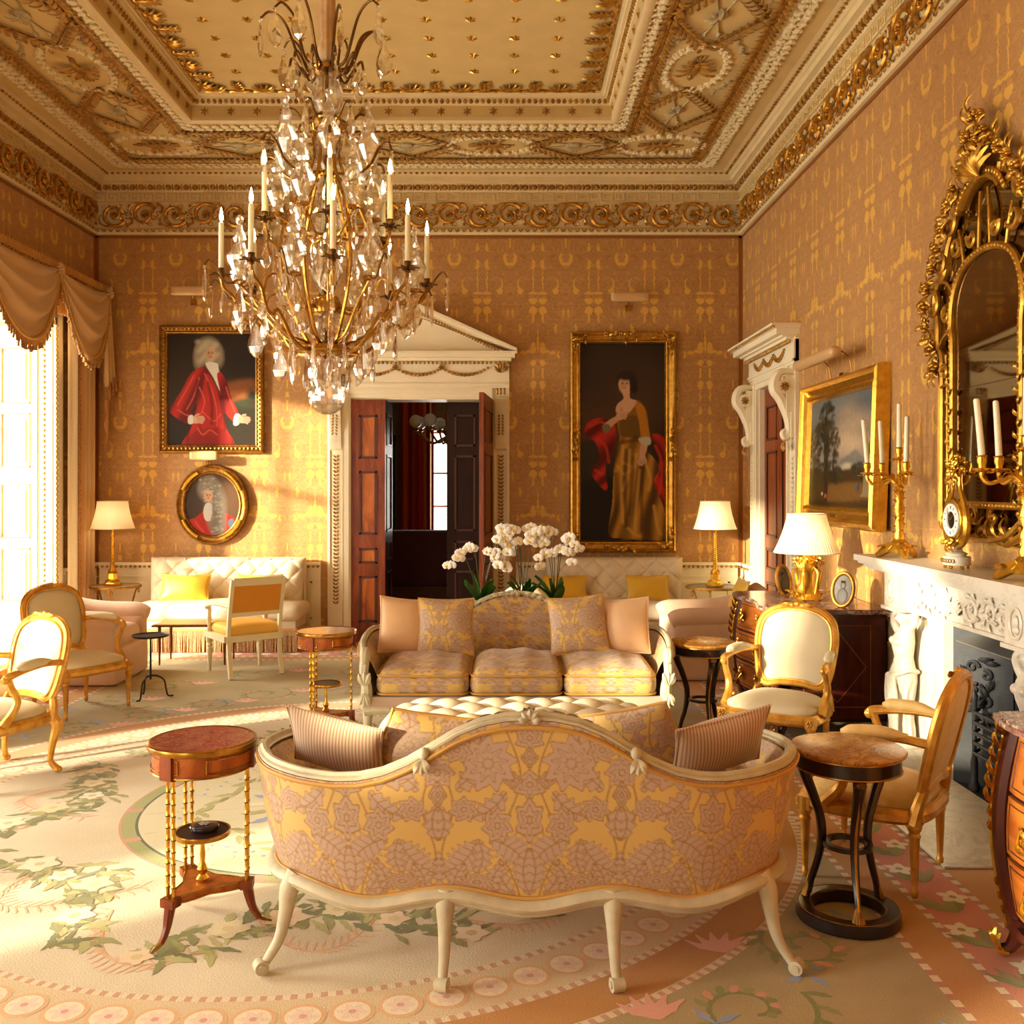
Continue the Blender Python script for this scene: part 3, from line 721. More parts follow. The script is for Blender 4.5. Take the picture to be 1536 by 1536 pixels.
# left wall windows: panelled shutters folded into the reveals, sashes with panes
WHITE = mat('white_paint', lin(232, 222, 196), .4, var=.04)
GILT_EDGE = mat('gilt_edging', lin(190, 132, 44), .5, .2)
rows_w = [(.55, 1.06), (1.155, 1.68), (1.84, 2.365), (2.456, 3.0)]
for wi, (a, b) in enumerate(WINDOWS):
    wo = bpy.data.objects.new('window_%d' % (wi+1), None); COLL.objects.link(wo); wo['kind'] = 'structure'
    xo = XL-.58
    mb = MB()
    for z in (WZ0, 1.15, 2.18, WZ1-.06): mb.add(box(xo, xo+.045, a, b, z, z+.06))
    for y in (a, a+(b-a)/3-.015, a+(b-a)*2/3-.015, b-.05): mb.add(box(xo, xo+.045, y, y+(.05 if y in (a, b-.05) else .03), WZ0, WZ1))
    sash = obj('sash', mb, WHITE, wo, smooth=False)
    ye = [a, a+(b-a)/3, a+(b-a)*2/3, b]; ze = [WZ0+.06, 1.15, 1.21, 2.18, 2.24, WZ1-.06]
    for i in range(3):
        for j in range(3): obj('pane', MB().add(box(xo+.02, xo+.024, ye[i]+.02, ye[i+1]-.02, ze[2*j], ze[2*j+1])), GLASS_PANE, sash, smooth=False)
    for yy, sg in ((b, -1), (a, 1)):
        M0 = mT(XL-.54, yy, 0) @ (mR(0, 'z') if sg < 0 else mS(1, -1, 1))
        mb = MB().add(box(0, .54, -.012, 0, WZ0, WZ1)); mb.add(box(.0, .05, -.03, -.012, WZ0, WZ1)); mb.add(box(.34, .40, -.03, -.012, WZ0, WZ1))
        for z0, z1 in zip([WZ0]+[r[1] for r in rows_w], [r[0] for r in rows_w]+[WZ1]): mb.add(box(.05, .34, -.03, -.012, z0, z1))
        for z0, z1 in rows_w: mb.add(box(.10, .29, -.024, -.012, z0+.05, z1-.05))
        sh = obj('shutter', mb, WHITE, wo, M0, smooth=False)
        for z0, z1 in rows_w:
            gm = MB()
            for q in ((.05, .062, z0, z1), (.328, .34, z0, z1), (.05, .34, z0, z0+.012), (.05, .34, z1-.012, z1)): gm.add(box(q[0], q[1], -.036, -.028, q[2], q[3]))
            for q in ((.10, .106, z0+.05, z1-.05), (.284, .29, z0+.05, z1-.05), (.10, .29, z0+.05, z0+.056), (.10, .29, z1-.056, z1-.05)): gm.add(box(q[0], q[1], -.027, -.023, q[2], q[3]))
            obj('panel_moulding', gm, GILT_EDGE, sh, smooth=False)
        bm = MB()
        for i in range(58): bm.add(ell((.46, -.014, WZ0+.05+i*.052), (.022, .012, .02), 5, 3)); 
        c = obj('shutter_beads', bm, GILT_EDGE, sh); c['kind'] = 'stuff'
    mb = MB()
    for y0, y1 in ((a-.15, a), (b, b+.15)): mb.add(box(XL, XL+.03, y0, y1, 0, WZ1+.15)); mb.add(box(XL+.03, XL+.045, y0+.03, y1-.03, 0, WZ1+.12))
    mb.add(box(XL, XL+.03, a-.15, b+.15, WZ1, WZ1+.15)); mb.add(box(XL-.6, XL+.06, a-.16, b+.16, WZ0-.05, WZ0))
    if wi == 3:                                       # unseen closed shutter added here to keep low sun off the near sofa
        cs = MB().add(box(XL-.50, XL-.47, a, b, WZ0, 1.78))
        for q in range(3): cs.add(box(XL-.47, XL-.455, a+.06+q*(b-a)/3, a+(q+1)*(b-a)/3-.06, .3, 1.65))
        obj('sun_block_shutter', cs, WHITE, wo, smooth=False)
    arch = obj('architrave', mb, WHITE, wo, smooth=False)
    bm = MB()
    for y in (a-.012, b+.012):
        for i in range(60): bm.add(ell((XL+.035, y, .15+i*.052), (.014, .016, .02), 5, 3))
    for i in range(int((b-a)/.05)): bm.add(ell((XL+.035, a+.02+i*.05, WZ1+.02), (.014, .02, .016), 5, 3))
    c = obj('architrave_beads', bm, GILT_EDGE, arch); c['kind'] = 'stuff'
fw = bpy.data.objects.new('window_6', None); COLL.objects.link(fw); fw['kind'] = 'structure'  # sash and architrave of the unseen window added for fill light
a, b = FWX; mb = MB()
for z in (WZ0, 1.15, 2.18, WZ1-.06): mb.add(box(a, b, YF-.16, YF-.115, z, z+.06))
for x in (a, a+(b-a)/3-.015, a+(b-a)*2/3-.015, b-.05): mb.add(box(x, x+.05, YF-.16, YF-.115, WZ0, WZ1))
sash = obj('sash', mb, WHITE, fw, smooth=False); xe = [a, a+(b-a)/3, a+(b-a)*2/3, b]
for i in range(3):
    for j in range(3): obj('pane', MB().add(box(xe[i]+.02, xe[i+1]-.02, YF-.14, YF-.136, ze[2*j], ze[2*j+1])), GLASS_PANE, sash, smooth=False)
mb = MB()
for x0, x1 in ((a-.15, a), (b, b+.15)): mb.add(box(x0, x1, YF, YF+.03, 0, WZ1+.15))
mb.add(box(a-.15, b+.15, YF, YF+.03, WZ1, WZ1+.15)); mb.add(box(a-.15, b+.15, YF-.2, YF+.05, WZ0-.05, WZ0)); obj('architrave', mb, WHITE, fw, smooth=False)
# ---------------------------------------------------------------- the library seen through the open door
fy0, fy1, fx0, fx1, fz = YB+WT, 16.2, -4.2, 1.8, 3.45
DKWALL = mat('tan_figured_paper', lin(140, 110, 66), .7, var=.25, vs=40)
struct('floor', MB().add(box(fx0, fx1, fy0, fy1+.3, -.12, 0)), mat('library_floor', lin(90, 40, 24), .6, var=.4, vs=9))
mb = MB(); wx0, wx1, wz0, wz1 = -1.28, -.30, .70, 2.60
for x0, x1, z0, z1 in ((fx0, wx0, 0, fz), (wx1, fx1, 0, fz), (wx0, wx1, 0, wz0), (wx0, wx1, wz1, fz)): mb.add(box(x0, x1, fy1, fy1+.3, z0, z1))
struct('wall_library_far', mb, DKWALL)
struct('wall_library_left', MB().add(box(fx0-.2, fx0, fy0, fy1+.3, 0, fz)), DKWALL); struct('wall_library_right', MB().add(box(fx1, fx1+.2, fy0, fy1+.3, 0, fz)), DKWALL)
struct('ceiling_library', MB().add(box(fx0-.2, fx1+.2, fy0, fy1+.3, fz, fz+.2)), mat('library_ceiling', lin(200, 190, 160), .8))
wl = bpy.data.objects.new('window_5', None); COLL.objects.link(wl); wl['kind'] = 'structure'
mb = MB()
for z in (wz0, 1.30, 1.86, wz1-.05): mb.add(box(wx0, wx1, fy1+.1, fy1+.14, z, z+.03))
for x in (wx0, (wx0+wx1)/2-.015, wx1-.04): mb.add(box(x, x+.035, fy1+.1, fy1+.14, wz0, wz1))
sa = obj('sash', mb, WHITE, wl, smooth=False)
zz = [wz0+.03, 1.30, 1.33, 1.86, 1.89, wz1-.05]
for i in range(2):
    for j in range(3): obj('pane', MB().add(box((wx0, (wx0+wx1)/2)[i]+.03, ((wx0+wx1)/2, wx1)[i]-.03, fy1+.118, fy1+.122, zz[2*j], zz[2*j+1])), GLASS_PANE, sa, smooth=False)
# striped curtain
def stripe_mat():
    t = NT('red_stripe_silk'); x, y, z = t.pos(); s = (x*1.0/.30).frac()
    c = t.mix(s.gt(.30), lin(196, 66, 26), lin(226, 120, 50)); c = t.mix(s.gt(.52), c, lin(150, 30, 22)); c = t.mix(s.gt(.70), c, lin(214, 160, 90)); c = t.mix(s.gt(.80), c, lin(186, 60, 24))
    t.base(c); t.set(Roughness=.6); return t.m
STRIPE = stripe_mat()
xs_ = np.linspace(-1.78, -1.22, 60); zs_ = np.linspace(.02, 3.25, 6)
cur = obj('curtain', MB().add(surf(lambda U, W: (U, fy1-.14+.05*np.sin(U*70)+.0*W, W), xs_, zs_)), STRIPE)
tag(cur, 'orange and red striped curtain beside the library window beyond the doorway', 'curtain')
xs_ = np.linspace(-.34, .2, 60)
cur = obj('curtain', MB().add(surf(lambda U, W: (U, fy1-.14+.05*np.sin(U*70)+.0*W, W), xs_, zs_)), STRIPE); tag(cur, 'striped curtain on the hidden side of the library window', 'curtain')
bk = thing('bookcase', 'tall dark carved bookcase beside the striped library curtain', 'bookcase', (-2.3, fy1-.24, 0))
mb = MB().add(box(-.48, .42, -.16, .2, 0, .9)); mb.add(box(-.5, .44, -.18, .2, .9, .94)); mb.add(box(-.48, -.42, -.16, .2, .94, 2.42)); mb.add(box(.36, .42, -.16, .2, .94, 2.42)); mb.add(box(-.42, .36, .15, .2, .94, 2.42)); mb.add(box(-.5, .44, -.18, .2, 2.42, 2.5))
obj('carcase', mb, MAHOG_DARK, bk, smooth=False)
for z in (1.3, 1.66, 2.02): obj('shelf', MB().add(box(-.42, .36, -.12, .15, z, z+.025)), MAHOG_DARK, bk, smooth=False)
mb = MB()
for q in np.linspace(0, pi, 9): mb.add(ell((.3*cos(q)*-1-.03, 0, 2.5+.12*sin(q)), (.07, .03, .05), 6, 4))
obj('carved_cresting', mb, MAHOG_DARK, bk)
sf = thing('sofa', 'dark maroon fringed sofa seen from behind in the library beyond the doorway', 'sofa', (-.85, 12.3, .014))
MAROON = mat('maroon_velvet', lin(74, 22, 24), .8, var=.2, Sheen_Weight=.3)
obj('back', MB().add(rbox(.75, .16, .36, .06, 4, (0, 0, .72))), MAROON, sf); obj('seat', MB().add(rbox(.75, .42, .16, .06, 4, (0, .45, .38))), MAROON, sf)
for s in (-1, 1): obj('arm', MB().add(rbox(.12, .45, .26, .08, 4, (s*.66, .42, .46))), MAROON, sf)
mb = MB()
for i in range(90): x = -.74+i*1.48/89; mb.add(box(x-.006, x+.006, -.165, -.15, .03, .37))
f_ = obj('bullion_fringe', mb, mat('brown_gold_fringe', lin(110, 70, 34), .7, var=.4, vs=50), sf, smooth=False); f_['kind'] = 'stuff'
obj('base', MB().add(box(-.72, .72, -.14, .8, 0.0, .36)), MAHOG_DARK, sf, smooth=False)
ch = thing('pendant_chandelier', 'brass chandelier with white globe shades in the library beyond the doorway', 'chandelier', (-.78, 12.6, 0))
mb = MB().add(cyl(.012, 2.6, 3.45, 8)).add(lathe([(0, 2.2), (.05, 2.24), (.03, 2.32), (.07, 2.38), (.02, 2.46), (.03, 2.6), (0.0, 2.62)], 12))
obj('stem', mb, BRASS, ch)
GLOBE = mat('white_opal_glass', lin(245, 242, 232), .2, Transmission_Weight=.0)
for i in range(8):
    an = i*pi/4+.3; c_, s_ = cos(an), sin(an)
    obj('arm', MB().add(tube(cat([(.03*c_, .03*s_, 2.3), (.2*c_, .2*s_, 2.22), (.34*c_, .34*s_, 2.3), (.42*c_, .42*s_, 2.38)], 4), .014, 6)).add(ell((.42*c_, .42*s_, 2.4), (.05, .05, .025), 8, 4)), BRASS, ch)
    obj('globe_shade', MB().add(ell((.42*c_, .42*s_, 2.50), .085, 14, 10)), GLOBE, ch)
fr = thing('rug', 'red patterned rug on the library floor beyond the doorway', 'rug', (-.9, 13.2, .0))
obj('pile', MB().add(box(-2.4, 2.4, -2.4, 2.4, 0, .012)), mat('red_rug_pile', lin(150, 66, 50), .95, col2=lin(190, 140, 110), vs=7), fr, smooth=False)
ld = bpy.data.lights.new('library_daylight', 'AREA'); lo = bpy.data.objects.new('library_daylight', ld); COLL.objects.link(lo)
ld.shape = 'RECTANGLE'; ld.size = .9; ld.size_y = 1.8; ld.energy = 55; ld.color = (1, .95, .85); lo.location = ((wx0+wx1)/2, fy1+.5, 1.65); lo.rotation_euler = (-pi/2, 0, 0)
# ---------------------------------------------------------------- carpet
CC = (CXm, 5.03)
def carpet_mat():
    t = NT('needlework_carpet'); x, y, z = t.pos(); dx, dy = x-CC[0], y-CC[1]
    r = (dx*dx+dy*dy).sqrt(); ang = dy._m('ARCTAN2', dx)
    n = t.noise(t.vec(x, y, 0), 160, 2); big = t.noise(t.vec(x, y, 0), 1.6, 3)
    cream = t.mix(big.ramp(.35, .65), lin(228, 216, 184), lin(214, 200, 164))
    def band(c, mask, col): return t.mix(mask, c, col)
    inside = lambda q, a, b: q.gt(a)*q.lt(b)
    c = cream
    field = t.mix(big.ramp(.4, .6), lin(180, 164, 112), lin(166, 150, 98)); gold = t.mix(big.ramp(.3, .7), lin(204, 148, 58), lin(188, 130, 46))
    c = band(c, r.gt(2.38), field); c = band(c, inside(r, 2.17, 2.36), gold)
    c = band(c, inside(r, 1.93, 2.17), lin(222, 200, 156))
    c = band(c, r.lt(.93), lin(222, 216, 178)); c = band(c, inside(r, .93, 1.0), lin(158, 164, 92)); c = band(c, inside(r, .922, .936), lin(70, 84, 52)); c = band(c, inside(r, 1.0, 1.012), lin(206, 150, 116))
    fan = ((ang*(30/pi)).sin()).abs().lt(.07)*inside(r, .45, .90); c = band(c, fan*.5, lin(190, 180, 120))
    c = band(c, inside(r, .93, 1.0)*((ang*14).sin().gt(.93)), lin(206, 150, 116))
    ax, ay = dx.abs(), dy.abs()
    def dashes(c, m, coord, col2, f):
        c = band(c, m, lin(232, 216, 180)); return band(c, m*((coord*f).sin().gt(.1)), col2)
    for r0 in (1.905, 2.155, 2.365): c = dashes(c, inside(r, r0, r0+.03), ang, lin(206, 158, 122), 260*r0/2)
    hx, hy = 2.377, 4.15
    for q, h0, other, lim in ((ax, hx, ay, hy), (ay, hy, ax, hx)):
        m_out = q.gt(h0)
        c = band(c, m_out, gold); c = band(c, inside(q, h0+.20, h0+.44), lin(214, 132, 98))
        for e in (0, .185, .435): c = dashes(c, inside(q, h0+e, h0+e+.03), other, lin(188, 132, 92), 80)
    t.base(t.mix(n.ramp(.2, .8)*.22, c, lin(120, 84, 40))); t.set(Roughness=.95, Sheen_Weight=.2)
    t.bump(n, .5, .004); return t.m
carpet = thing('carpet', 'large pale needlework carpet with floral medallion and pink flowered border', 'carpet', (0, 0, -.0155))
obj('pile', MB().add(box(XL+.05, XR-.02, YF+.02, YB-.05, 0, .012)), carpet_mat(), carpet, smooth=False)
class Flat:
    def __init__(s): s.mb = MB(); s.k = 0
    def poly(s, P, col, layer):
        P = np.asarray(P, float); c = P.mean(0); n = len(P); z = .0124+.0004*layer+.000001*(s.k % 200); s.k += 1
        V = np.column_stack([np.vstack([c, P]), np.full(n+1, z)]); i = np.arange(n)
        a, b = P[0]-c, P[1]-c; f = np.stack([np.zeros(n, int), 1+i, 1+(i+1) % n], 1)
        if a[0]*b[1]-a[1]*b[0] < 0: f = f[:, ::-1]
        s.mb.add((V, [f]), col=np.tile(col, (n+1, 1)))
    def disc(s, x, y, r, col, layer, n=12, lob=0, am=.2):
        an = np.arange(n)*2*pi/n; rr = r*(1+am*np.cos(lob*an)) if lob else np.full(n, r)
        s.poly(np.stack([x+rr*np.cos(an), y+rr*np.sin(an)], 1), col, layer)
    def leaf(s, x, y, a, L, W, col, layer, lob=3):
        t = np.linspace(0, 1, 11); w = W/2*np.sin(pi*t)**.8*(1-.38*np.abs(np.sin(t*pi*lob)))
        up = np.stack([t*L, w+.12*L*np.sin(t*2)], 1); dn = np.stack([t*L, -w+.12*L*np.sin(t*2)], 1)[::-1][1:-1]
        P = np.vstack([up, dn]); c_, s_ = cos(a), sin(a); s.poly(P @ np.array([[c_, s_], [-s_, c_]])+[x, y], col, layer)
    def line(s, P, w, col, layer):
        P = np.asarray(P, float)
        for a, b in zip(P[:-1], P[1:]):
            d = b-a; d /= max(np.linalg.norm(d), 1e-9); q = np.array([-d[1], d[0]])*w/2; s.poly([a+q, a-q, b-q, b+q], col, layer)
GREENS = [lin(150, 146, 70), lin(128, 128, 58), lin(172, 168, 96), lin(112, 112, 50)]
PINKF, PALEF, ORANGE, BLUE = lin(226, 168, 146), lin(236, 222, 190), lin(214, 158, 112), lin(142, 160, 196)
F = Flat(); R_ = random.Random(3)
def pol(r, a): return CC[0]+r*cos(a), CC[1]+r*sin(a)
for i in range(84):                                   # rosette ring
    a = i*2*pi/84; x, y = pol(2.045, a); F.disc(x, y, .074, lin(218, 176, 126), 1, 16); F.disc(x, y, .058, lin(234, 218, 186), 2, 16); F.disc(x, y, .040, lin(228, 204, 180), 3, 24, 6, .3); F.disc(x, y, .013, lin(212, 156, 136), 4, 8)
for i in range(260):                                  # leafy garland swagging round the medallion
    a = i*2*pi/260; r = 1.47+.20*cos(7*a+.6)
    if abs(sin(3.5*a+.3)) < .22: continue
    for q in range(4):
        x, y = pol(r+R_.uniform(-.11, .11), a+R_.uniform(-.02, .02)); F.leaf(x, y, a+pi/2+R_.uniform(-1.5, 1.5), R_.uniform(.07, .16), R_.uniform(.03, .06), R_.choice(GREENS), 2+R_.random(), R_.choice((2, 3, 4)))
    if i % 6 == 0:
        x, y = pol(r+R_.uniform(-.06, .06), a); F.disc(x, y, R_.uniform(.05, .085), R_.choice((PALEF, lin(220, 206, 160), lin(226, 200, 160))), 4, 18, 5, .22); F.disc(x, y, .022, lin(206, 186, 130), 5, 8)
for sgn in (1, -1):                                   # coral-coloured fern sprays
    for i in range(7):
        a0 = i*2*pi/7+.2; P = [pol(1.30+.32*sin(q*pi*1.1)*(1 if sgn > 0 else .8)+(.18 if sgn < 0 else 0), a0+sgn*q*.42) for q in np.linspace(0, 1, 22)]
        F.line(P, .008, ORANGE, 1.5)
        for j, p in enumerate(P[2:]):
            for s in (-1, 1): F.leaf(p[0], p[1], a0+sgn*(pi/2+.3)+s*.9+j*.04, .075, .014, lin(218, 170, 126), 1.6, 1)
for i in range(60):                                   # inside the medallion
    a = i*2*pi/60; x, y = pol(.60+.05*sin(6*a), a); F.leaf(x, y, a+pi/2+R_.uniform(-.8, .8), .12, .05, R_.choice(GREENS[::2]), 2, 3)
    x, y = pol(.70+.03*(i % 2), a); F.disc(x, y, .011, BLUE, 2, 7)
    x, y = pol(.80, a); F.disc(x, y, .05, lin(214, 208, 160), 1, 10) if i % 2 else None
for i in range(18): a = i*2*pi/18; x, y = pol(.28, a); F.leaf(x, y, a, .16, .07, R_.choice((GREENS[2], BLUE, PALEF)), 2)
F.disc(*CC, .27, lin(206, 210, 196), 1, 24); F.disc(*CC, .14, PINKF, 3, 24, 8, .15)
def scrollwork(x, y, a0, sg, R):                      # spandrel scrolls
    P = [(x+(R*(1-q*.85))*cos(a0+sg*q*8), y+(R*(1-q*.85))*sin(a0+sg*q*8)) for q in np.linspace(0, 1, 44)]
    F.line(P, .018, lin(126, 132, 66), 1)
    for j in range(0, 40, 2):
        p, q = P[j], P[j+1]; an = atan2(q[1]-p[1], q[0]-p[0]); F.leaf(p[0], p[1], an-sg*.8, .10*(1-j/60), .04, R_.choice((lin(128, 134, 66), lin(146, 146, 80), lin(206, 150, 116))), 1.5, 3)
for sx in (-1, 1):
    for sy in (-1, 1):
        for (ox, oy, a0, sg, R) in ((1.72, 1.98, .5, 1, .22), (2.02, 1.55, 2.4, -1, .16), (1.35, 2.28, 4, -1, .18), (2.1, 2.35, 1, 1, .2), (1.0, 2.65, 2, 1, .24), (1.9, 2.95, 3, -1, .24), (.3, 2.75, 0, 1, .18), (1.2, 3.5, .5, -1, .26), (.4, 3.6, 2.5, 1, .22)):
            scrollwork(CC[0]+sx*ox, CC[1]+sy*oy, a0 if sx > 0 else pi-a0, sg*sx*sy, R)
            for q in range(5): F.leaf(CC[0]+sx*(ox-.3), CC[1]+sy*(oy+.06), 1.57+(q-2)*.4, .16, .045, PINKF, 2, 2)
            for q in range(4): F.leaf(CC[0]+sx*(ox+.24), CC[1]+sy*(oy-.22), q*1.6+.4, .10, .035, BLUE, 2, 2)
for sx in (-1, 1):                                    # flowers in the pink border
    n = 30
    for i in range(n):
        y = CC[1]-4.3+i*8.6/n; x = CC[0]+sx*2.697
        if y < YF+.15 or y > YB-.2: continue
        F.disc(x+.05*sx*(1 if i % 2 else -1), y, .052, PALEF, 2, 20, 5, .28); F.disc(x+.05*sx*(1 if i % 2 else -1), y, .016, lin(170, 140, 80), 3, 8)
        for q in (-1, 1, -.4, .5): F.leaf(x, y+.14, 1.57+q*.7, .17, .055, R_.choice((GREENS[1], GREENS[0], lin(150, 136, 74))), 2, 3)
for sy in (-1, 1):
    for i in range(17):
        x = CC[0]-2.3+i*4.6/16; y = CC[1]+sy*4.47; F.disc(x, y, .052, PALEF, 2, 20, 5, .28)
        for q in (-1, 1): F.leaf(x+.14, y, q*.7, .15, .05, R_.choice(GREENS), 2, 3)
m_ = obj('woven_motifs', F.mb, matv('needlework_motifs', .95, .4, .2, .003, 160), carpet, smooth=False); m_['kind'] = 'stuff'
# ---------------------------------------------------------------- upholstery fabrics
TAUPE, OCHRE, GOLDG = np.array(lin(186, 158, 136)), np.array(lin(160, 118, 60)), np.array(lin(208, 172, 98))
# motifs of the repeat: lobed flowers (a, z, ra, rz, lobes) and serrated leaves (a, z, direction, length, width, teeth)
FLW = [(0, .84, .045, .04, 6), (0, .775, .026, .03, 4), (0, .685, .05, .045, 6), (.055, .70, .03, .026, 4), (0, .565, .044, .07, 6), (.135, .755, .085, .085, 9), (.105, .545, .046, .055, 7), (.3, .725, .05, .055, 8), (.3, .65, .026, .04, 4), (.235, .80, .045, .04, 7), (.175, .345, .06, .032, 12), (.215, .60, .045, .04, 7)]
LEF = [(.24, .665, 2.7, .15, .065, 5), (.075, .66, -.6, .15, .06, 5), (.13, .50, -2.45, .17, .085, 7), (.17, .49, -.75, .17, .085, 7), (.17, .50, -1.5, .13, .05, 5), (.0, .30, 1.57, .17, .06, 6), (.05, .30, 1.25, .14, .045, 5), (.3, .30, 1.57, .16, .06, 6), (.25, .29, 1.9, .13, .045, 5), (.12, .30, 1.9, .12, .045, 5), (.3, .62, -1.57, .13, .045, 4), (.0, .88, 0.5, .13, .05, 4), (.3, .86, 2.7, .12, .05, 4), (.2, .90, -1.9, .12, .05, 4)]
def damask_cls(a, t, Q):
    cls = np.zeros(a.shape, int)
    for ca, ct, ang, L, W, nt in LEF:
        for wrap in (0, -Q, Q):
            k = np.nonzero((np.abs(a-ca) < L) & (np.abs(t-ct-wrap) < L))[0]
            if not len(k): continue
            dx, dz = a[k]-ca, t[k]-ct-wrap; s = (dx*cos(ang)+dz*sin(ang))/L; w = -dx*sin(ang)+dz*cos(ang)+.02*np.sin(s*3)
            sc = np.clip(s, 0, 1); hw = .60*W*np.sin(pi*sc)**.65*(1+.22*np.sin(nt*2*pi*sc)); inn = (s > 0) & (s < 1) & (np.abs(w) < hw)
            line = (hw-np.abs(w) < .0042) | (np.abs(w) < .0022) | ((np.abs((sc*nt-np.abs(w)/W*1.4) % 1-.5) < .07) & (np.abs(w) < hw*.72))
            cls[k] = np.where(inn, np.where(line, 2, 1), cls[k])
    for ca, ct, ra, rt, nl in FLW:
        for wrap in (0, -Q, Q):
            k = np.nonzero((np.abs(a-ca) < ra*1.3) & (np.abs(t-ct-wrap) < rt*1.3))[0]
            if not len(k): continue
            dx, dz = (a[k]-ca)/ra, (t[k]-ct-wrap)/rt; r = np.hypot(dx, dz); th = np.arctan2(dx, dz); lim = 1+.15*np.cos(nl*th)+.05*np.cos(2*nl*th+1); d = r/lim; m_ = min(ra, rt)
            line = (d > 1-.0045/m_) | (np.abs(d-.58-.06*np.cos(nl*th)) < .0022/m_) | ((np.abs(np.sin(nl*th/2)) < .10) & (d < .5) & (d > .22)) | (np.abs(d-.2) < .0022/m_)
            cls[k] = np.where(d < 1, np.where(line, 2, 1), cls[k])
    stem = (cls == 0) & ((np.abs(a-.27-.02*np.sin(t*18)) < .003) | (np.abs(a-.06-.03*np.sin(t*14+1)) < .003)); return np.where(stem, 2, cls)
def damask(u, z, P=.60, Q=.62, e=.0011):
    u = np.asarray(u, float).ravel(); z = np.asarray(z, float).ravel(); tot = 0
    for du, dz in ((-e, -e), (e, -e), (-e, e), (e, e)):
        a = np.abs((((u+du)/P+.5) % 1-.5)*P); t = .28+((z+dz-.28) % Q); tot = tot+np.stack([GOLDG, TAUPE, OCHRE])[damask_cls(a, t, Q)]
    return tot/4*(1+.05*np.sin(z*1500+np.sin(u*37)*2))[:, None]
DAMASK = matv('gold_and_rose_damask', .62, .25, .25)
STRIPED = None
def stripes_fabric():
    t = NT('fine_striped_silk'); c = t.coord(); s = t.node('ShaderNodeSeparateXYZ'); t.link(c, s.inputs[0]); x = X(t.t, s.outputs[0])
    t.base(t.mix((x*520).sin().ramp(-.4, .4), lin(216, 190, 158), lin(176, 138, 104))); t.set(Roughness=.5, Sheen_Weight=.3); return t.m
STRIPED = stripes_fabric()
PEACH = mat('plain_peach_silk', lin(226, 184, 138), .5, var=.08, vs=6, bump=.3, bs=12, bd=.01, Sheen_Weight=.3)
CREAMSILK = mat('cream_silk', lin(224, 210, 174), .6, var=.06, vs=5, bump=.12, bs=300, bd=.001, Sheen_Weight=.2)
TUFT = mat('ivory_tufted_linen', lin(228, 214, 184), .75, var=.06, vs=5, bump=.12, bs=400, bd=.001)
PINKLIN = mat('pale_pink_slipcover_linen', lin(222, 188, 162), .85, var=.07, vs=6, bump=.15, bs=300, bd=.002)
YELSILK = mat('yellow_silk', lin(226, 178, 40), .45, var=.10, vs=7, bump=.25, bs=16, bd=.008, Sheen_Weight=.3)
YELSEAT = mat('golden_yellow_seat_fabric', lin(240, 190, 84), .6, var=.06)
ORANGEBACK = mat('amber_back_fabric', lin(222, 150, 44), .6, var=.06)
GIMP = mat('ochre_gimp_braid', lin(196, 148, 70), .6, bump=.6, bs=240, bd=.002)
FRINGE = mat('rose_bullion_fringe', lin(214, 176, 128), .7, col2=lin(176, 130, 84), vs=60)
# ---------------------------------------------------------------- pair of painted canapes
W2 = .955
plan_pts = [(-W2+.03, -.42), (-W2, -.22), (-W2-.005, -.02), (-.935, .13), (-.85, .28), (-.68, .385), (-.42, .43), (0, .445)]
plan_pts = plan_pts+[(-x, y) for x, y in plan_pts[-2::-1]]
PL = cat([(x, y, 0) for x, y in plan_pts], 40)[:, :2]
s_ = np.concatenate([[0], np.cumsum(np.linalg.norm(np.diff(PL, axis=0), axis=1))]); SL = s_[-1]
def plan_at(s): return np.stack([np.interp(s, s_, PL[:, 0]), np.interp(s, s_, PL[:, 1])], -1)
def plan_n(s):
    d = plan_at(np.clip(s+.01, 0, SL))-plan_at(np.clip(s-.01, 0, SL)); d = d/np.linalg.norm(d, axis=-1, keepdims=True); return np.stack([-d[..., 1], d[..., 0]], -1)
def ztop(p):
    x, y = np.abs(p[..., 0]), p[..., 1]
    zb = np.interp(x, [0, .08, .16, .24, .32, .40, .48, .56, .64, .75, .9, 1], [.897, .893, .876, .842, .793, .745, .710, .691, .684, .686, .695, .70])
    return np.where(y < .15, .70-.07*np.clip((.15-y)/.57, 0, 1)**1.3, zb)
def zbot(p): return .292+.02*np.cos(2*pi*(p[..., 0]-.275)/.55)*np.clip(1, 0, 1)
def shell(S, Vv, off, lean):
    p = plan_at(S); n = plan_n(S); zt, zb = ztop(p), zbot(p); z = zb+(zt-zb)*Vv
    bow = off+lean*(Vv-.5)+.012*np.sin(pi*Vv)
    return p[..., 0]+n[..., 0]*bow, p[..., 1]+n[..., 1]*bow, z
def cushion_on(name, wd, ht, th, m, label, cat_, loc, rz, tilt, roll=0, edge=None, dam=False, group=None, n=17):
    pt = pillow(wd, ht, th, n); mb = MB()
    M0 = mR(tilt, 'x') @ mR(roll, 'y')
    V = pt[0]
    t = thing(name, label, cat_, loc, rz, group)
    zmin = xf(M0, V)[:, 2].min(); Mt = mT(0, 0, -zmin) @ M0
    if dam: mb.add(pt, None, damask(V[:, 0]+.05, V[:, 2]*1.0+.1))
    else: mb.add(pt)
    obj('cover', mb, m, t, Mt); obj('piping', MB().add(tube(pillow_edge(wd, ht), .006, 6, closed=True)), edge or m, t, Mt)
    return t
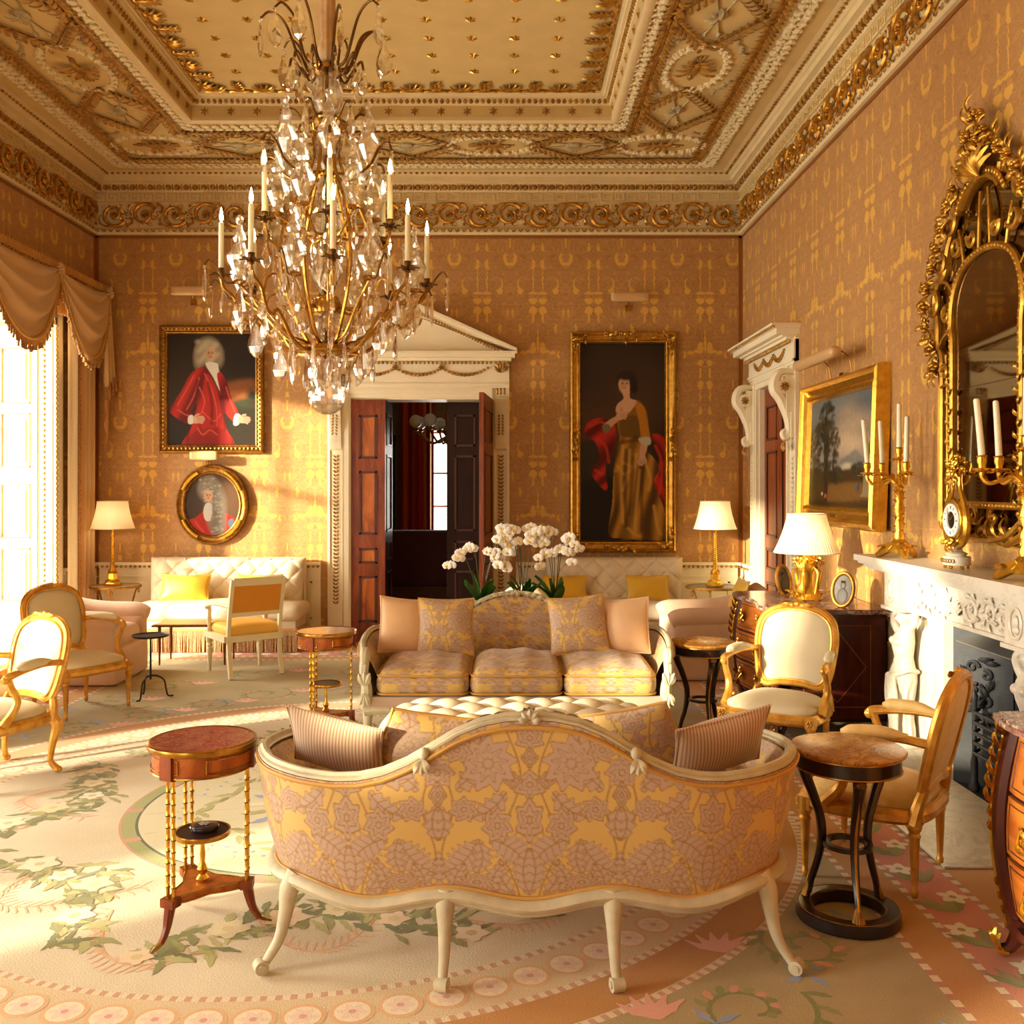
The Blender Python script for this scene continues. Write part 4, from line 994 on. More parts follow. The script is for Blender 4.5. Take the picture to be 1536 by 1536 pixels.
def canape(name, label, loc, rz, res=(700, 250)):
    t = thing(name, label, 'sofa', loc, rz, 'pair of painted canapes')
    S = np.linspace(.012, SL-.012, res[0]); Vv = np.linspace(0, 1, res[1]); U, Wv = np.meshgrid(S, Vv, indexing='ij')
    P = np.stack(shell(U, Wv, .0, .075), -1).reshape(-1, 3); col = damask((U-SL/2).ravel(), P[:, 2])
    obj('outer_upholstery', MB().add((P, [gridF(res[0], res[1])]), None, col), DAMASK, t, angle=None)
    S2 = np.linspace(.012, SL-.012, 200); V2 = np.linspace(0, 1, 60); U, Wv = np.meshgrid(S2, V2, indexing='ij')
    P = np.stack(shell(U, Wv, -.042, .07), -1); P[..., 2] -= .01; pad = .05*np.sin(pi*np.clip(Wv, 0, 1))
    n = plan_n(U); P[..., 0] -= n[..., 0]*pad; P[..., 1] -= n[..., 1]*pad; P = P.reshape(-1, 3)
    obj('inner_upholstery', MB().add((P, [gridF(200, 60)[:, ::-1]]), None, damask((U-SL/2).ravel(), P[:, 2]+.06)), DAMASK, t, angle=None)
    # painted top rail with gimp below, wavy bottom rail
    Sr = np.linspace(0, SL, 240); p = np.stack(shell(Sr, np.ones(240), -.022, .075), -1); p[:, 2] += .006
    fr = obj('top_rail', MB().add(tube(p, .022, 8, flat=.5, up=(0, 0, 1))).add(tube(p+[0, 0, .010], .012, 6)), IVORY, t)
    q = np.stack(shell(Sr, np.full(240, .965), .004, .075), -1); q2 = np.stack(shell(Sr, np.full(240, .03), .005, .075), -1)
    obj('gimp_braid', MB().add(tube(q, .0075, 6)).add(tube(q2, .0085, 6)), GIMP, t)
    br = np.stack(shell(Sr, np.zeros(240), -.025, .0), -1); br[:, 2] -= .008
    obj('seat_rail', MB().add(tube(br, .030, 10, flat=.8, up=(0, 0, 1))).add(tube(br+[0, 0, -.018], .015, 8)), IVORY, t)
    xx = np.linspace(-.93, .93, 90); fb = np.stack([xx, -.44-.02*np.cos(xx*1.6)+.02, .275+.018*np.cos(2*pi*(xx-.275)/.55)], 1)
    obj('front_rail', MB().add(tube(fb, .036, 10, flat=.8, up=(0, 0, 1))), IVORY, t)
    obj('front_border', MB().add(box(-.92, .92, -.445, -.40, .285, .372), None, damask(np.zeros(8), np.full(8, .4))), DAMASK, t)
    # crest carving
    mb = MB()
    for s in (-1, 1):
        c_ = plan_at(np.array(SL/2)); mb.add(tube(spiral(.035, .008, 1.1, 16, a0=pi if s > 0 else 0)*np.array([1, 1, 1])+[s*.04, .452, .892], .009, 6))
        for q_ in range(5): mb.add(leaf(.07, .035, .3), mT(s*(.05+.045*q_), .455, .893-.004*q_-.0045*q_*q_) @ mR(pi/2, 'x') @ mR((0.25 if s > 0 else pi-.25), 'z'))
        for q_ in range(3): mb.add(leaf(.05, .03, .4), mT(s*.35, .49, .775) @ mR(-pi/2, 'x') @ mR(pi/2+.5*(q_-1), 'z'))
        mb.add(ell((s*.345, .475, .788), (.018, .018, .022), 8, 5))
    for q_ in range(5): mb.add(leaf(.038, .024, .4), mT(0, .43, .893) @ mR(pi/2, 'x') @ mR(pi/2+(q_-2)*.5, 'z')); mb.add(leaf(.04, .024, .4), mT(0, .475, .895) @ mR(-pi/2, 'x') @ mR(-pi/2+(q_-2)*.7, 'z'))
    mb.add(ell((0, .465, .908), (.028, .024, .014), 8, 5))
    obj('crest_carving', mb, IVORY, t)
    # legs: eight, scrolled feet
    def cleg(x, y, ox, oy):
        P = cat([(x, y, .315), (x+ox*.25, y+oy*.3, .27), (x+ox*.35, y+oy*.4, .2), (x+ox*.55, y+oy*.6, .11), (x+ox*.95, y+oy*.95, .04), (x+ox*1.15, y+oy*1.15, .022)], 5)
        mb = MB().add(tube(P, [.040, .034, .025, .019, .016, .017], 10)); a = atan2(oy, ox)
        fx, fy = x+ox*1.12, y+oy*1.12
        mb.add(cyl(.024, -.021, .021, 14), mT(fx, fy, .0245) @ mR(a, 'z') @ mR(pi/2, 'x')); mb.add(cyl(.012, -.026, .026, 10), mT(fx, fy, .0245) @ mR(a, 'z') @ mR(pi/2, 'x'))
        obj('leg', mb, IVORY, t)
    for s in (-1, 1):
        cleg(s*.275, .40, s*.012, .045); cleg(s*.80, .27, s*.10, .055); cleg(s*.275, -.40, s*.01, -.05); cleg(s*.90, -.385, s*.045, -.05)
    # arm fronts
    for s in (-1, 1):
        P = cat([(s*.925, -.40, .30), (s*.915, -.43, .42), (s*.935, -.41, .52), (s*.93, -.40, .60), (s*.925, -.43, .645), (s*.925, -.475, .64), (s*.925, -.48, .60), (s*.925, -.455, .595)], 6)
        mb = MB().add(tube(P, [.042, .036, .030, .032, .034, .03, .022, .014], 8)); 
        for q_ in range(3): mb.add(leaf(.09, .045, .3), mT(s*.925, -.455, .44) @ mR(pi/2, 'x') @ mR(pi/2+.4*(q_-1), 'z')); mb.add(leaf(.08, .04, .3), mT(s*.925, -.46, .40) @ mR(pi/2, 'x') @ mR(-pi/2+.4*(q_-1), 'z'))
        obj('arm_post', mb, IVORY, t)
    obj('deck', MB().add(box(-.86, .86, -.40, .05, .29, .37)).add(box(-.70, .70, .05, .30, .29, .37)), PEACH, t, smooth=False)
    for i, xc in enumerate((-.575, 0, .575)):
        rb = rbox(.286, .37, .080, .07, 8, crown=.06, m=48); V = rb[0].copy(); V[:, 2] += .006*np.sin(V[:, 0]*30)*(V[:, 2] > 0)
        sc = obj('seat_cushion', MB().add((V, rb[1]), None, damask(V[:, 0], V[:, 1]+V[:, 2]+.3)), DAMASK, t, mT(xc, -.085, .447), angle=None)
        for z in (.052, -.058):
            E = np.array([(.283*np.sign(cos(a))*abs(cos(a))**.18, .367*np.sign(sin(a))*abs(sin(a))**.18, z) for a in np.linspace(0, 2*pi, 61)[:-1]]); obj('piping', MB().add(tube(E, .0065, 6, closed=True)), GIMP, sc)
    return t
near = canape('canape', 'ivory-framed damask sofa seen from behind, fine striped cushions in its corners', (.075, 3.60, 0), pi)
far = canape('canape', 'ivory-framed damask sofa facing the tufted ottoman, orchids behind its carved crest', (.06, 6.30, 0), 0, (420, 150))
near['group'] = far['group']
# scatter cushions
def cz(n): return n
SZ = .545
cushion_on('scatter_cushion', .37, .33, .12, STRIPED, 'fine striped cushion standing in the sofa corner beside the red-topped side table', 'cushion', (-.63, 3.57, SZ-.01), 2.80, -.66, -.26)
cushion_on('scatter_cushion', .37, .33, .12, DAMASK, 'damask cushion leaning in the sofa beside the striped cushion near the red-topped table', 'cushion', (-.30, 3.60, SZ-.01), pi+.20, -.66, -.26, GIMP, True, n=91)
cushion_on('scatter_cushion', .38, .34, .12, DAMASK, 'damask cushion tilted in the sofa beside the striped cushion near the marble-topped table', 'cushion', (.47, 3.60, SZ-.01), pi-.22, -.64, .30, GIMP, True, n=91)
cushion_on('scatter_cushion', .37, .33, .12, STRIPED, 'fine striped cushion in the sofa corner beside the round yellow marble table', 'cushion', (.79, 3.57, SZ-.01), 3.50, -.66, .26)
cushion_on('scatter_cushion', .38, .37, .15, PEACH, 'plain peach silk cushion in the corner of the crested sofa, bamboo-legged table beside it', 'cushion', (-.66, 6.36, .535), .38, -.26, .12)
cushion_on('scatter_cushion', .37, .38, .14, DAMASK, 'damask cushion against the crested back, next to the peach cushion by the bamboo-legged table', 'cushion', (-.40, 6.34, .545), .12, -.28, .02, GIMP, True, n=91)
cushion_on('scatter_cushion', .38, .38, .14, DAMASK, 'damask cushion with sunlit face against the crested sofa back, near the black round table', 'cushion', (.47, 6.34, .545), -.10, -.28, -.10, GIMP, True, n=91)
cushion_on('scatter_cushion', .38, .37, .15, PEACH, 'plain peach silk cushion in the corner of the crested sofa, black round table beside it', 'cushion', (.76, 6.36, .535), -.38, -.26, -.10)
# tufted ottoman
BUTTON = MB().add(ell((0, 0, 0), .0115, 6, 4)).mesh('button', TUFT)
ot = thing('ottoman', 'ivory deep-buttoned ottoman between the two damask sofas', 'ottoman', (.06, 4.83, 0))
def tufth(x, y, a=.125, b=.125):
    p_, q_ = x/(2*a)+y/(2*b), x/(2*a)-y/(2*b); return np.abs(np.sin(pi*p_)*np.sin(pi*q_))**.38
uu = np.linspace(-1, 1, 141); vv = np.linspace(-1, 1, 101); U, Wv = np.meshgrid(uu, vv, indexing='ij')
hx, hy = .72, .46; kx = U*np.sqrt(1-.25*Wv**4); ky = Wv*np.sqrt(1-.25*U**4)
X_, Y_ = kx*hx, ky*hy; edge = np.clip(1-np.maximum(np.abs(U), np.abs(Wv))**10, 0, 1)
Z_ = .40+.075*edge**.5+.05*tufth(X_, Y_)*edge+.02*(1-U**2)*(1-Wv**2)
obj('tufted_top', MB().add((np.stack([X_, Y_, Z_], -1).reshape(-1, 3), [gridF(141, 101)])), TUFT, ot, angle=None)
mb = MB()
for i in range(-11, 12):
    for j in range(-7, 8):
        if (i+j) % 2 == 0:
            x, y = i*.125, j*.125
            if (x/hx)**4+(y/hy)**4 < .62: link('button', BUTTON, ot, mT(x, y, .492))
per = np.array([(hx*np.sign(cos(a))*abs(cos(a))**.5, hy*np.sign(sin(a))*abs(sin(a))**.5) for a in np.linspace(0, 2*pi, 121)[:-1]])
V = np.concatenate([np.column_stack([per*.985, np.full(120, z)]) for z in (.06, .2, .41)]); i = np.arange(120); j = (i+1) % 120
obj('skirt', MB().add((V, [np.concatenate([np.stack([i+k*120, j+k*120, j+(k+1)*120, i+(k+1)*120], 1) for k in (0, 1)])])), TUFT, ot)
for sx in (-1, 1):
    for sy in (-1, 1): obj('bun_foot', MB().add(lathe([(.02, 0), (.035, .02), (.03, .05), (.025, .065)], 10), mT(sx*.55, sy*.33, 0)), WALNUT, ot)

# ---------------------------------------------------------------- tufted fringed sofas against the end wall
def tufted_sofa(label, x0, x1, yfront, yback):
    wd = x1-x0; t = thing('tufted_sofa', label, 'sofa', ((x0+x1)/2, yback, 0))
    d = yback-yfront; hw = wd/2
    uu = np.linspace(-1, 1, 161); vv = np.linspace(0, 1, 61); U, Wv = np.meshgrid(uu, vv, indexing='ij')
    Xb = U*(hw-.08+.03*Wv); Zb = .42+.49*Wv; e = np.clip(1-np.abs(U)**14, 0, 1)*np.clip(1-Wv**14, 0, 1)
    roll = .05*np.clip((Wv-.72)/.28, 0, 1)**2
    Yb = -.10-.09*(1-Wv)-.06*e**.5-.045*tufth(Xb, Zb-.46, .11, .11)*e-.0*roll
    obj('tufted_back', MB().add((np.stack([Xb, Yb, Zb], -1).reshape(-1, 3), [gridF(161, 61)])), TUFT, t, angle=None)
    mb = MB()
    for i_ in range(-9, 10):
        for j_ in range(0, 5):
            if (i_+j_) % 2 == 0 and abs(i_*.11) < hw-.14: z = .46+j_*.11; link('button', BUTTON, t, mT(i_*.11, -.158-.09*(1-(z-.42)/.49), z))
    obj('back_shell', MB().add(rbox(hw-.06, .055, .34, .04, 4, (0, -.062, .57))), TUFT, t)
    obj('seat_cushion', MB().add(rbox(hw, d/2-.04, .075, .07, 7, (0, -d/2-.02, .385), crown=.05)), TUFT, t)
    obj('seat_box', MB().add(rbox(hw-.05, d/2-.09, .085, .02, 3, (0, -d/2-.0, .24))), TUFT, t)
    mb = MB(); y0 = -d+.05
    pts = [(x, y0) for x in np.arange(-hw+.04, hw-.03, .0125)]+[(s*(hw-.04), y) for s in (-1, 1) for y in np.arange(y0, -.1, .014)]
    for x, y in pts:
        r_ = rng.uniform(.004, .0065); a_, b_ = rng.uniform(-.006, .006, 2); mb.add(tube([(x, y, .225), (x+a_*.3, y+b_, .12), (x+a_, y+b_*1.5-.004, .004)], r_, 4))
    f_ = obj('bullion_fringe', mb, FRINGE, t); f_['kind'] = 'stuff'
    obj('fringe_braid', MB().add(box(-hw+.03, hw-.03, y0-.008, y0+.004, .215, .24)), GIMP, t, smooth=False)
    obj('base', MB().add(box(-hw+.08, hw-.08, y0+.05, -.06, 0.0, .16)), WALNUT, t, smooth=False)
    return t
tufted_sofa('ivory buttoned sofa with rose fringe below the oval portrait', -3.79, -2.06, 9.52, 10.20)
tufted_sofa('ivory buttoned sofa with rose fringe below the tall portrait of a woman', .36, 1.90, 9.52, 10.20)
CU = dict(name='yellow_cushion', th=.13, cat_='cushion')
def ycush(label, x, rz=0, wd=.46, ht=.27): return cushion_on('yellow_cushion', wd, ht, .13, YELSILK, label, 'cushion', (x, 9.80, .50), rz, -.38)
ycush('yellow silk cushion beside the gilt table lamp end of the sofa under the oval portrait', -3.28, .0, .50, .27)
ycush('yellow silk cushion on the buttoned sofa, half hidden behind the white open armchair', -2.52)
ycush('yellow silk cushion on the buttoned sofa beside the white orchids', .60, .05, .44, .26)
ycush('yellow silk cushion on the buttoned sofa beside the corner lamp table', 1.44, -.05, .44, .26)
# ---------------------------------------------------------------- giltwood armchairs
def seat_outline(n=64, sc=1., front=.295, rear=.25, d=.25):
    a = np.arange(n)*2*pi/n; cx = np.sign(np.cos(a))*np.abs(np.cos(a))**.55; cy = np.sign(np.sin(a))*np.abs(np.sin(a))**.55
    hw = (front+rear)/2-(front-rear)/2*cy
    return np.stack([hw*cx*sc, d*cy*sc-.02*(cy < 0)*np.abs(cx < .6)*0], 1)
def dome(outline, z0, z1, h, rings=7):
    V = []; n = len(outline); fs = np.linspace(1, .0, rings)
    V.append(np.column_stack([outline*.985, np.full(n, z0)]))
    V.append(np.column_stack([outline*1.01, np.full(n, (z0+z1)/2)]))
    for f in fs: V.append(np.column_stack([outline*max(f, .001), np.full(n, z1+h*(1-f**3.2))]))
    m = len(V); V = np.concatenate(V); F = gridF(m, n, cv=True)
    return V, [F]
def fill_outline(P, c, bulge, axis, rings=7, p=2.6):   # P (n,3) closed, bulging along axis
    n = len(P); V = [P]
    for f in np.linspace(1, 0, rings)[1:]: V.append(c+(P-c)*max(f, .001)+np.asarray(axis)*bulge*(1-f**p))
    return np.concatenate(V), [gridF(rings, n, cv=True)]
BACKO = [(-.17, .415), (-.215, .47), (-.235, .58), (-.242, .70), (-.215, .80), (-.13, .857), (0, .875), (.13, .857), (.215, .80), (.242, .70), (.235, .58), (.215, .47), (.17, .415), (.07, .43), (-.07, .43)]
def fauteuil(label, loc, rz, frame=None, cover=None, cover_back=None, cabriole=False, high=1.0):
    frame = frame or GILTWOOD; cover = cover or CREAMSILK; cover_back = cover_back or cover
    t = thing('gilt_armchair', label, 'armchair', (loc[0], loc[1], 0), rz)
    so = seat_outline()
    obj('seat', MB().add(dome(so*.96, .335, .375, .055)), cover, t, angle=None)
    ring_ = np.column_stack([so, np.full(len(so), .322)]); obj('seat_frame', MB().add(tube(ring_, .028, 8, closed=True, flat=1.1, up=(0, 0, 1))).add(tube(ring_+[0, 0, .022], .012, 6, closed=True)).add(tube(ring_*[1.02, 1.02, 1]+[0, 0, -.016], .012, 6, closed=True)), frame, t)
    by = lambda z: .225+(z-.36)*.23
    P2 = cat([(x, 0, z*high) for x, z in BACKO], 6, closed=True); P = np.column_stack([P2[:, 0], by(P2[:, 2]), P2[:, 2]]); c = np.array([0, by(.64), .64*high]); nrm = np.array([0, -1, .22])
    obj('back_frame', MB().add(tube(P, .023, 8, closed=True)).add(tube(c+(P-c)*1.055, .011, 6, closed=True)).add(tube(c+(P-c)*.93+nrm*.018, .008, 6, closed=True)), frame, t)
    Pi = c+(P-c)*.95
    obj('backrest', MB().add(fill_outline(Pi+nrm*.005, c+nrm*.005, .038, nrm)), cover, t, angle=None)
    V, F = fill_outline(Pi-nrm*.008, c-nrm*.008, .016, -nrm); obj('outside_back', MB().add((V, [f[:, ::-1] for f in F])), cover_back, t, angle=None)
    mb = MB()
    zt = .885*high
    for s in (-1, 0, 1): mb.add(ell((s*.035, by(.88)-.01, zt+.008*(s == 0)), (.024, .018, .018), 7, 5))
    for s in (-1, 1): mb.add(leaf(.07, .028, .2), mT(s*.03, by(.88)-.02, zt+.004) @ mR(pi/2, 'x') @ mR(0 if s > 0 else pi, 'z'))
    obj('crest_carving', mb, frame, t)
    for s in (-1, 1):
        obj('back_post', MB().add(tube(cat([(s*.235, .215, .30), (s*.225, .235, .38), (s*.19, .25, .44)], 4), [.03, .024, .022], 8)), frame, t)
        A = cat([(s*.237, by(.63), .63), (s*.262, .16, .645), (s*.292, .02, .635), (s*.305, -.07, .622), (s*.303, -.105, .612), (s*.30, -.112, .59)], 6)
        arm = obj('arm', MB().add(tube(A, [.02, .018, .018, .022, .022, .012], 8)), frame, t)
        pad = cat([(s*.250, .20, .652), (s*.276, .10, .662), (s*.297, 0, .656), (s*.302, -.05, .648)], 5); obj('arm_pad', MB().add(tube(pad, [.012, .026, .029, .028, .012], 10)), cover, arm)
        S = cat([(s*.302, -.095, .61), (s*.305, -.075, .55), (s*.302, -.04, .48), (s*.292, -.06, .41), (s*.29, -.12, .34)], 6)
        obj('arm_support', MB().add(tube(S, [.019, .018, .02, .024, .03], 8)).add(ell((s*.302, -.112, .60), (.022, .024, .024), 8, 6)), frame, t)
    for sx in (-1, 1):
        for sy in (-1, 1):
            x, y = (.262 if sy < 0 else .215)*sx, .215*sy
            mb = MB()
            if cabriole:
                mb.add(tube(cat([(x, y, .33), (x+sx*.028, y+sy*.03, .28), (x+sx*.012, y+sy*.012, .17), (x+sx*.004, y+sy*.004, .07), (x+sx*.028, y+sy*.028, .022)], 6), [.032, .034, .021, .016, .020], 8)); mb.add(ell((x+sx*.03, y+sy*.03, .019), (.026, .026, .019), 8, 6))
            else:
                prof = [(.010, 0), (.015, .012), (.016, .028), (.011, .040), (.0135, .055), (.021, .235), (.026, .25), (.019, .262), (.026, .272), (.030, .285), (.030, .34)]
                V, F = lathe(prof, 14); th = np.arctan2(V[:, 1], V[:, 0]); m = (V[:, 2] > .05) & (V[:, 2] < .24); V[m, :2] *= (1-.12*(np.round(th[m]*7/pi) % 2))[:, None]
                mb.add((V, F), mT(x, y, 0)); mb.add(box(x-.027, x+.027, y-.027, y+.027, .288, .345)); mb.add(rosette(.02, 6, .01), mT(x, y-.027*1 if sy < 0 else y+.027, .317) @ mR(pi/2 if sy < 0 else -pi/2, 'x'))
            obj('leg', mb, frame, t)
    return t
DAMSEAT = mat('pale_gold_damask', lin(238, 206, 138), .55, col2=lin(226, 184, 100), vs=16, Sheen_Weight=.2)
fauteuil('gilt armchair with cabriole legs and ivory upholstery turned towards the windows', (-2.94, 5.48), face_rz(-.5, -.87), cabriole=True)
fauteuil('gilt armchair with fluted legs and ivory upholstery beside the black tripod table', (-3.17, 7.12), face_rz(.86, -.50), high=1.02)
fauteuil('gilt armchair with ivory upholstery standing before the bombe commode', (1.63, 5.75), face_rz(-.58, -.81), high=1.03)
fauteuil('gilt armchair with pale gold damask turned away beside the yellow marble table', (1.60, 4.17), face_rz(-.80, .60), cover=DAMSEAT)

# white painted open armchair seen from behind
CHAIRWHITE = mat('cream_lacquer', lin(236, 226, 188), .4, var=.05)
def klismos(label, loc, rz):
    t = thing('painted_armchair', label, 'armchair', (loc[0], loc[1], 0), rz)
    obj('seat', MB().add(rbox(.25, .24, .045, .04, 5, (0, -.01, .40), crown=.025)), YELSEAT, t)
    mb = MB()
    for q in ((-.265, .265, -.265, -.225), (-.24, .24, .20, .235)): mb.add(box(q[0], q[1], q[2], q[3], .31, .365))
    for s in (-1, 1): mb.add(box(s*.255-.018, s*.255+.018, -.25, .22, .31, .365))
    obj('seat_frame', mb, CHAIRWHITE, t, smooth=False)
    yb = lambda z: .215+.10*((z-.34)/.52)**1.5
    for s in (-1, 1):
        P = np.array([(s*.232, .215+.06*(1-z/.34)**1.6 if z < .34 else yb(z), z) for z in np.linspace(0, .86, 14)]); obj('back_post', MB().add(tube(P, .023, 4, flat=1.)), CHAIRWHITE, t, angle=20)
        V = lathe([(.012, 0), (.017, .02), (.014, .05), (.02, .12), (.028, .2), (.018, .215), (.026, .235), (.018, .25), (.03, .28), (.03, .365)], 14); obj('leg', MB().add(V, mT(s*.235, -.235, 0)), CHAIRWHITE, t)
        A = cat([(s*.235, yb(.62), .62), (s*.265, .1, .63), (s*.28, -.06, .62), (s*.285, -.15, .60), (s*.28, -.19, .585), (s*.275, -.18, .56)], 6); ar = obj('arm', MB().add(tube(A, [.018, .017, .018, .022, .02, .012], 8)), CHAIRWHITE, t)
        obj('arm_support', MB().add(lathe([(.016, 0), (.022, .03), (.014, .05), (.024, .1), (.016, .15), (.022, .2), (.014, .235)], 12), mT(s*.262, -.17, .36)), CHAIRWHITE, ar)
    def slat(z0, z1, th=.02): 
        zs_ = np.linspace(z0, z1, 4); V = []
        for z in zs_:
            for dy in (-th/2, th/2): V += [(-.225, yb(z)+dy, z), (.225, yb(z)+dy, z)]
        V = np.array(V); F = []
        for k in range(3): b = 4*k; F += [[b, b+1, b+5, b+4], [b+3, b+2, b+6, b+7], [b+1, b+3, b+7, b+5], [b+2, b, b+4, b+6]]
        F += [[0, 2, 3, 1], [12, 13, 15, 14]]; return V, [np.array(F)]
    mb = MB().add(slat(.80, .87, .03)).add(slat(.53, .565, .025)); obj('back_rails', mb, CHAIRWHITE, t, smooth=False)
    obj('back_panel', MB().add(slat(.562, .802, .02)), ORANGEBACK, t, smooth=False)
    return t
klismos('cream painted armchair with amber back panel and yellow seat facing the buttoned sofa', (-2.34, 8.58), face_rz(-.6, .8))

# slipcovered armchairs
def slipchair(label, loc, rz, m, wd=.80, dp=.82, hb=.80):
    t = thing('slipcovered_armchair', label, 'armchair', (loc[0], loc[1], 0), rz); h = wd/2
    obj('skirted_base', MB().add(rbox(h-.03, dp/2-.02, .15, .03, 4, (0, 0, .152))), m, t)
    obj('seat_cushion', MB().add(rbox(h-.15, dp/2-.10, .075, .06, 6, (0, -.06, .365), crown=.04)), m, t)
    for s in (-1, 1):
        P = cat([(s*(h-.075), -dp/2+.02, .50), (s*(h-.075), -dp/2+.12, .53), (s*(h-.08), 0, .54), (s*(h-.09), .22, .58), (s*(h-.12), .33, .66)], 6)
        obj('arm', MB().add(tube(P, [.07, .085, .085, .08, .07], 14)).add(rbox(.075, dp/2-.05, .14, .05, 4, (s*(h-.085), -.02, .38))), m, t)
    U = np.linspace(-1, 1, 31); Wv = np.linspace(0, 1, 19); A, B = np.meshgrid(U, Wv, indexing='ij'); top = hb-.10*np.abs(A)**2.6
    for sg, dy in ((1, .0), (-1, .13)):
        Z = .30+(top-.30)*B; e = (np.clip(1-np.abs(A)**6, 0, 1)*np.clip(1-B**8, 0, 1))**.5; Y = .25+.12*B+ (dy if 0 else 0)+(-.075*e if sg > 0 else .075*e); V = np.stack([A*(h-.10), Y, Z], -1).reshape(-1, 3); F = gridF(31, 19)
        obj('backrest' if sg > 0 else 'outside_back', MB().add((V, [F if sg > 0 else F[:, ::-1]])), m, t, angle=None)
    return t
slipchair('pale pink slipcovered armchair behind the gilt chairs near the window curtain', (-3.62, 8.32), face_rz(1, .02), PINKLIN, wd=.84, dp=.80, hb=.82)
slipchair('pale pink slipcovered armchair beside the bombe commode', (1.86, 8.52), face_rz(-1, .0), PINKLIN, wd=.80, dp=.96, hb=.80)
slipchair('cream slipcovered armchair behind the orchids, by the open doorway', (.05, 8.55), face_rz(-.25, .97), mat('cream_linen', lin(238, 220, 180), .8, var=.05), wd=.62, dp=.7, hb=.82)
cushion_on('yellow_cushion', .40, .36, .12, YELSILK, 'yellow silk cushion on the pink slipcovered armchair by the commode', 'cushion', (2.05, 8.50, .49), -pi/2, -.30)
# ---------------------------------------------------------------- side tables
def bamboo_gueridon(label, loc, rz):
    t = thing('gueridon', label, 'side table', (loc[0], loc[1], 0), rz, 'pair of gilt bamboo tripod tables')
    obj('marble_top', MB().add(cyl(.187, .690, .705, 48)), ROUGE, t)
    obj('brass_rim', MB().add(lathe([(.186, .684), (.198, .684), (.201, .692), (.199, .704), (.192, .708), (.186, .7055)], 48, cap=False)), BRASS, t)
    obj('frieze', MB().add(lathe([(.15, .60), (.181, .60), (.181, .688), (.15, .688)], 48, cap=False)), MAHOG_FLAME, t, angle=30)
    mb = MB()
    for z in (.604, .682): mb.add(tube([(.183*cos(a), .183*sin(a), z) for a in np.linspace(0, 2*pi, 49)[:-1]], .0035, 5, closed=True))
    for k in range(3):
        a0, a1 = k*2*pi/3+.28-pi/2, (k+1)*2*pi/3-.28-pi/2; arc = np.linspace(a0, a1, 14)
        loop = [(.184*cos(a), .184*sin(a), .620) for a in arc]+[(.184*cos(a), .184*sin(a), .668) for a in arc[::-1]]; mb.add(tube(np.array(loop), .003, 4, closed=True))
    obj('brass_stringing', mb, BRASS, t)
    angs = [k*2*pi/3-pi/2+pi/3*0+pi/6+pi for k in range(3)]
    for a in angs:
        c_, s_ = cos(a), sin(a); R = .165
        obj('frieze_block', MB().add(cbox(-.02, .03, -.028, .028, .596, .69, .004, 1), mT(R*c_, R*s_, 0) @ mR(a, 'z')), MAHOG, t)
        for d in (-1, 1):
            x, y = R*c_-s_*d*.013, R*s_+c_*d*.013
            prof = []
            for z in np.arange(.165, .596, .043): prof += [(.0068, z), (.0064, z+.034), (.0084, z+.038), (.0084, z+.041)]
            obj('bamboo_column', MB().add(lathe(prof, 8), mT(x, y, 0)), GILT_BRIGHT, t)
            rb = MB()
            for z in np.arange(.165, .59, .043): rb.add(lathe([(.0066, z+.0375), (.0088, z+.0385), (.0088, z+.0415), (.0066, z+.0425)], 8, cap=False), mT(x, y, 0))
            q = obj('bamboo_joints', rb, BRONZE, t); q['kind'] = 'stuff'
        P = cat([(R*c_, R*s_, .155), (R*c_*1.04, R*s_*1.04, .115), (R*c_*1.13, R*s_*1.13, .06), (R*c_*1.30, R*s_*1.30, .022), (R*c_*1.56, R*s_*1.56, .006)], 5)
        obj('leg', MB().add(tube(P[:-5], [.022, .02, .015, .012], 6)), MAHOG, t)
        obj('sabot', MB().add(tube(P[-9:], [.014, .012, .008, .005], 6, flat=.8)), BRASS, t)
        obj('platform_block', MB().add(cbox(-.024, .024, -.03, .03, .135, .168, .003, 1), mT(R*c_, R*s_, 0) @ mR(a, 'z')), MAHOG, t)
    pl = []                                           # concave-sided platform
    for k in range(3):
        a0, a1 = angs[k], angs[k]+2*pi/3
        for q in np.linspace(0, 1, 10)[:-1]:
            a = a0+(a1-a0)*q; r = .175-.105*sin(pi*q)**.7; pl.append((r*cos(a), r*sin(a)))
    pl = np.array(pl); V, F = prism(pl, 0, .026); V = V[:, [0, 2, 1]]; obj('platform', MB().add((V, [f[:, ::-1] if f.ndim == 2 else f[::-1] for f in F]), mT(0, 0, .14)), MAHOG_FLAME, t, smooth=False)
    obj('platform_stringing', MB().add(tube(np.column_stack([pl*1.01, np.full(len(pl), .1655)]), .0035, 4, closed=True)).add(tube(np.column_stack([pl*1.01, np.full(len(pl), .141)]), .0035, 4, closed=True)), BRASS, t)
    obj('finial_stem', MB().add(lathe([(.02, .166), (.024, .18), (.012, .195), (.02, .215), (.009, .24), (.011, .27), (.008, .30), (.010, .345)], 12)), GILT_BRIGHT, t)
    obj('lower_shelf', MB().add(cyl(.098, .346, .356, 36)), MAHOG_DARK, t); obj('shelf_rim', MB().add(lathe([(.096, .342), (.103, .342), (.105, .35), (.103, .36), (.096, .358)], 36, cap=False)), BRASS, t)
    return t
bamboo_gueridon('round red marble tripod table with gilt bamboo columns holding a small dark box', (-1.15, 3.63), .10)
bamboo_gueridon('round red marble tripod table with gilt bamboo columns beside the crested sofa arm', (-1.195, 6.35), .14)
bx_ = thing('trinket_box', 'small oval dark box with pale inlay on the lower shelf of the bamboo table', 'box', (-1.145, 3.635, .3575), .2)
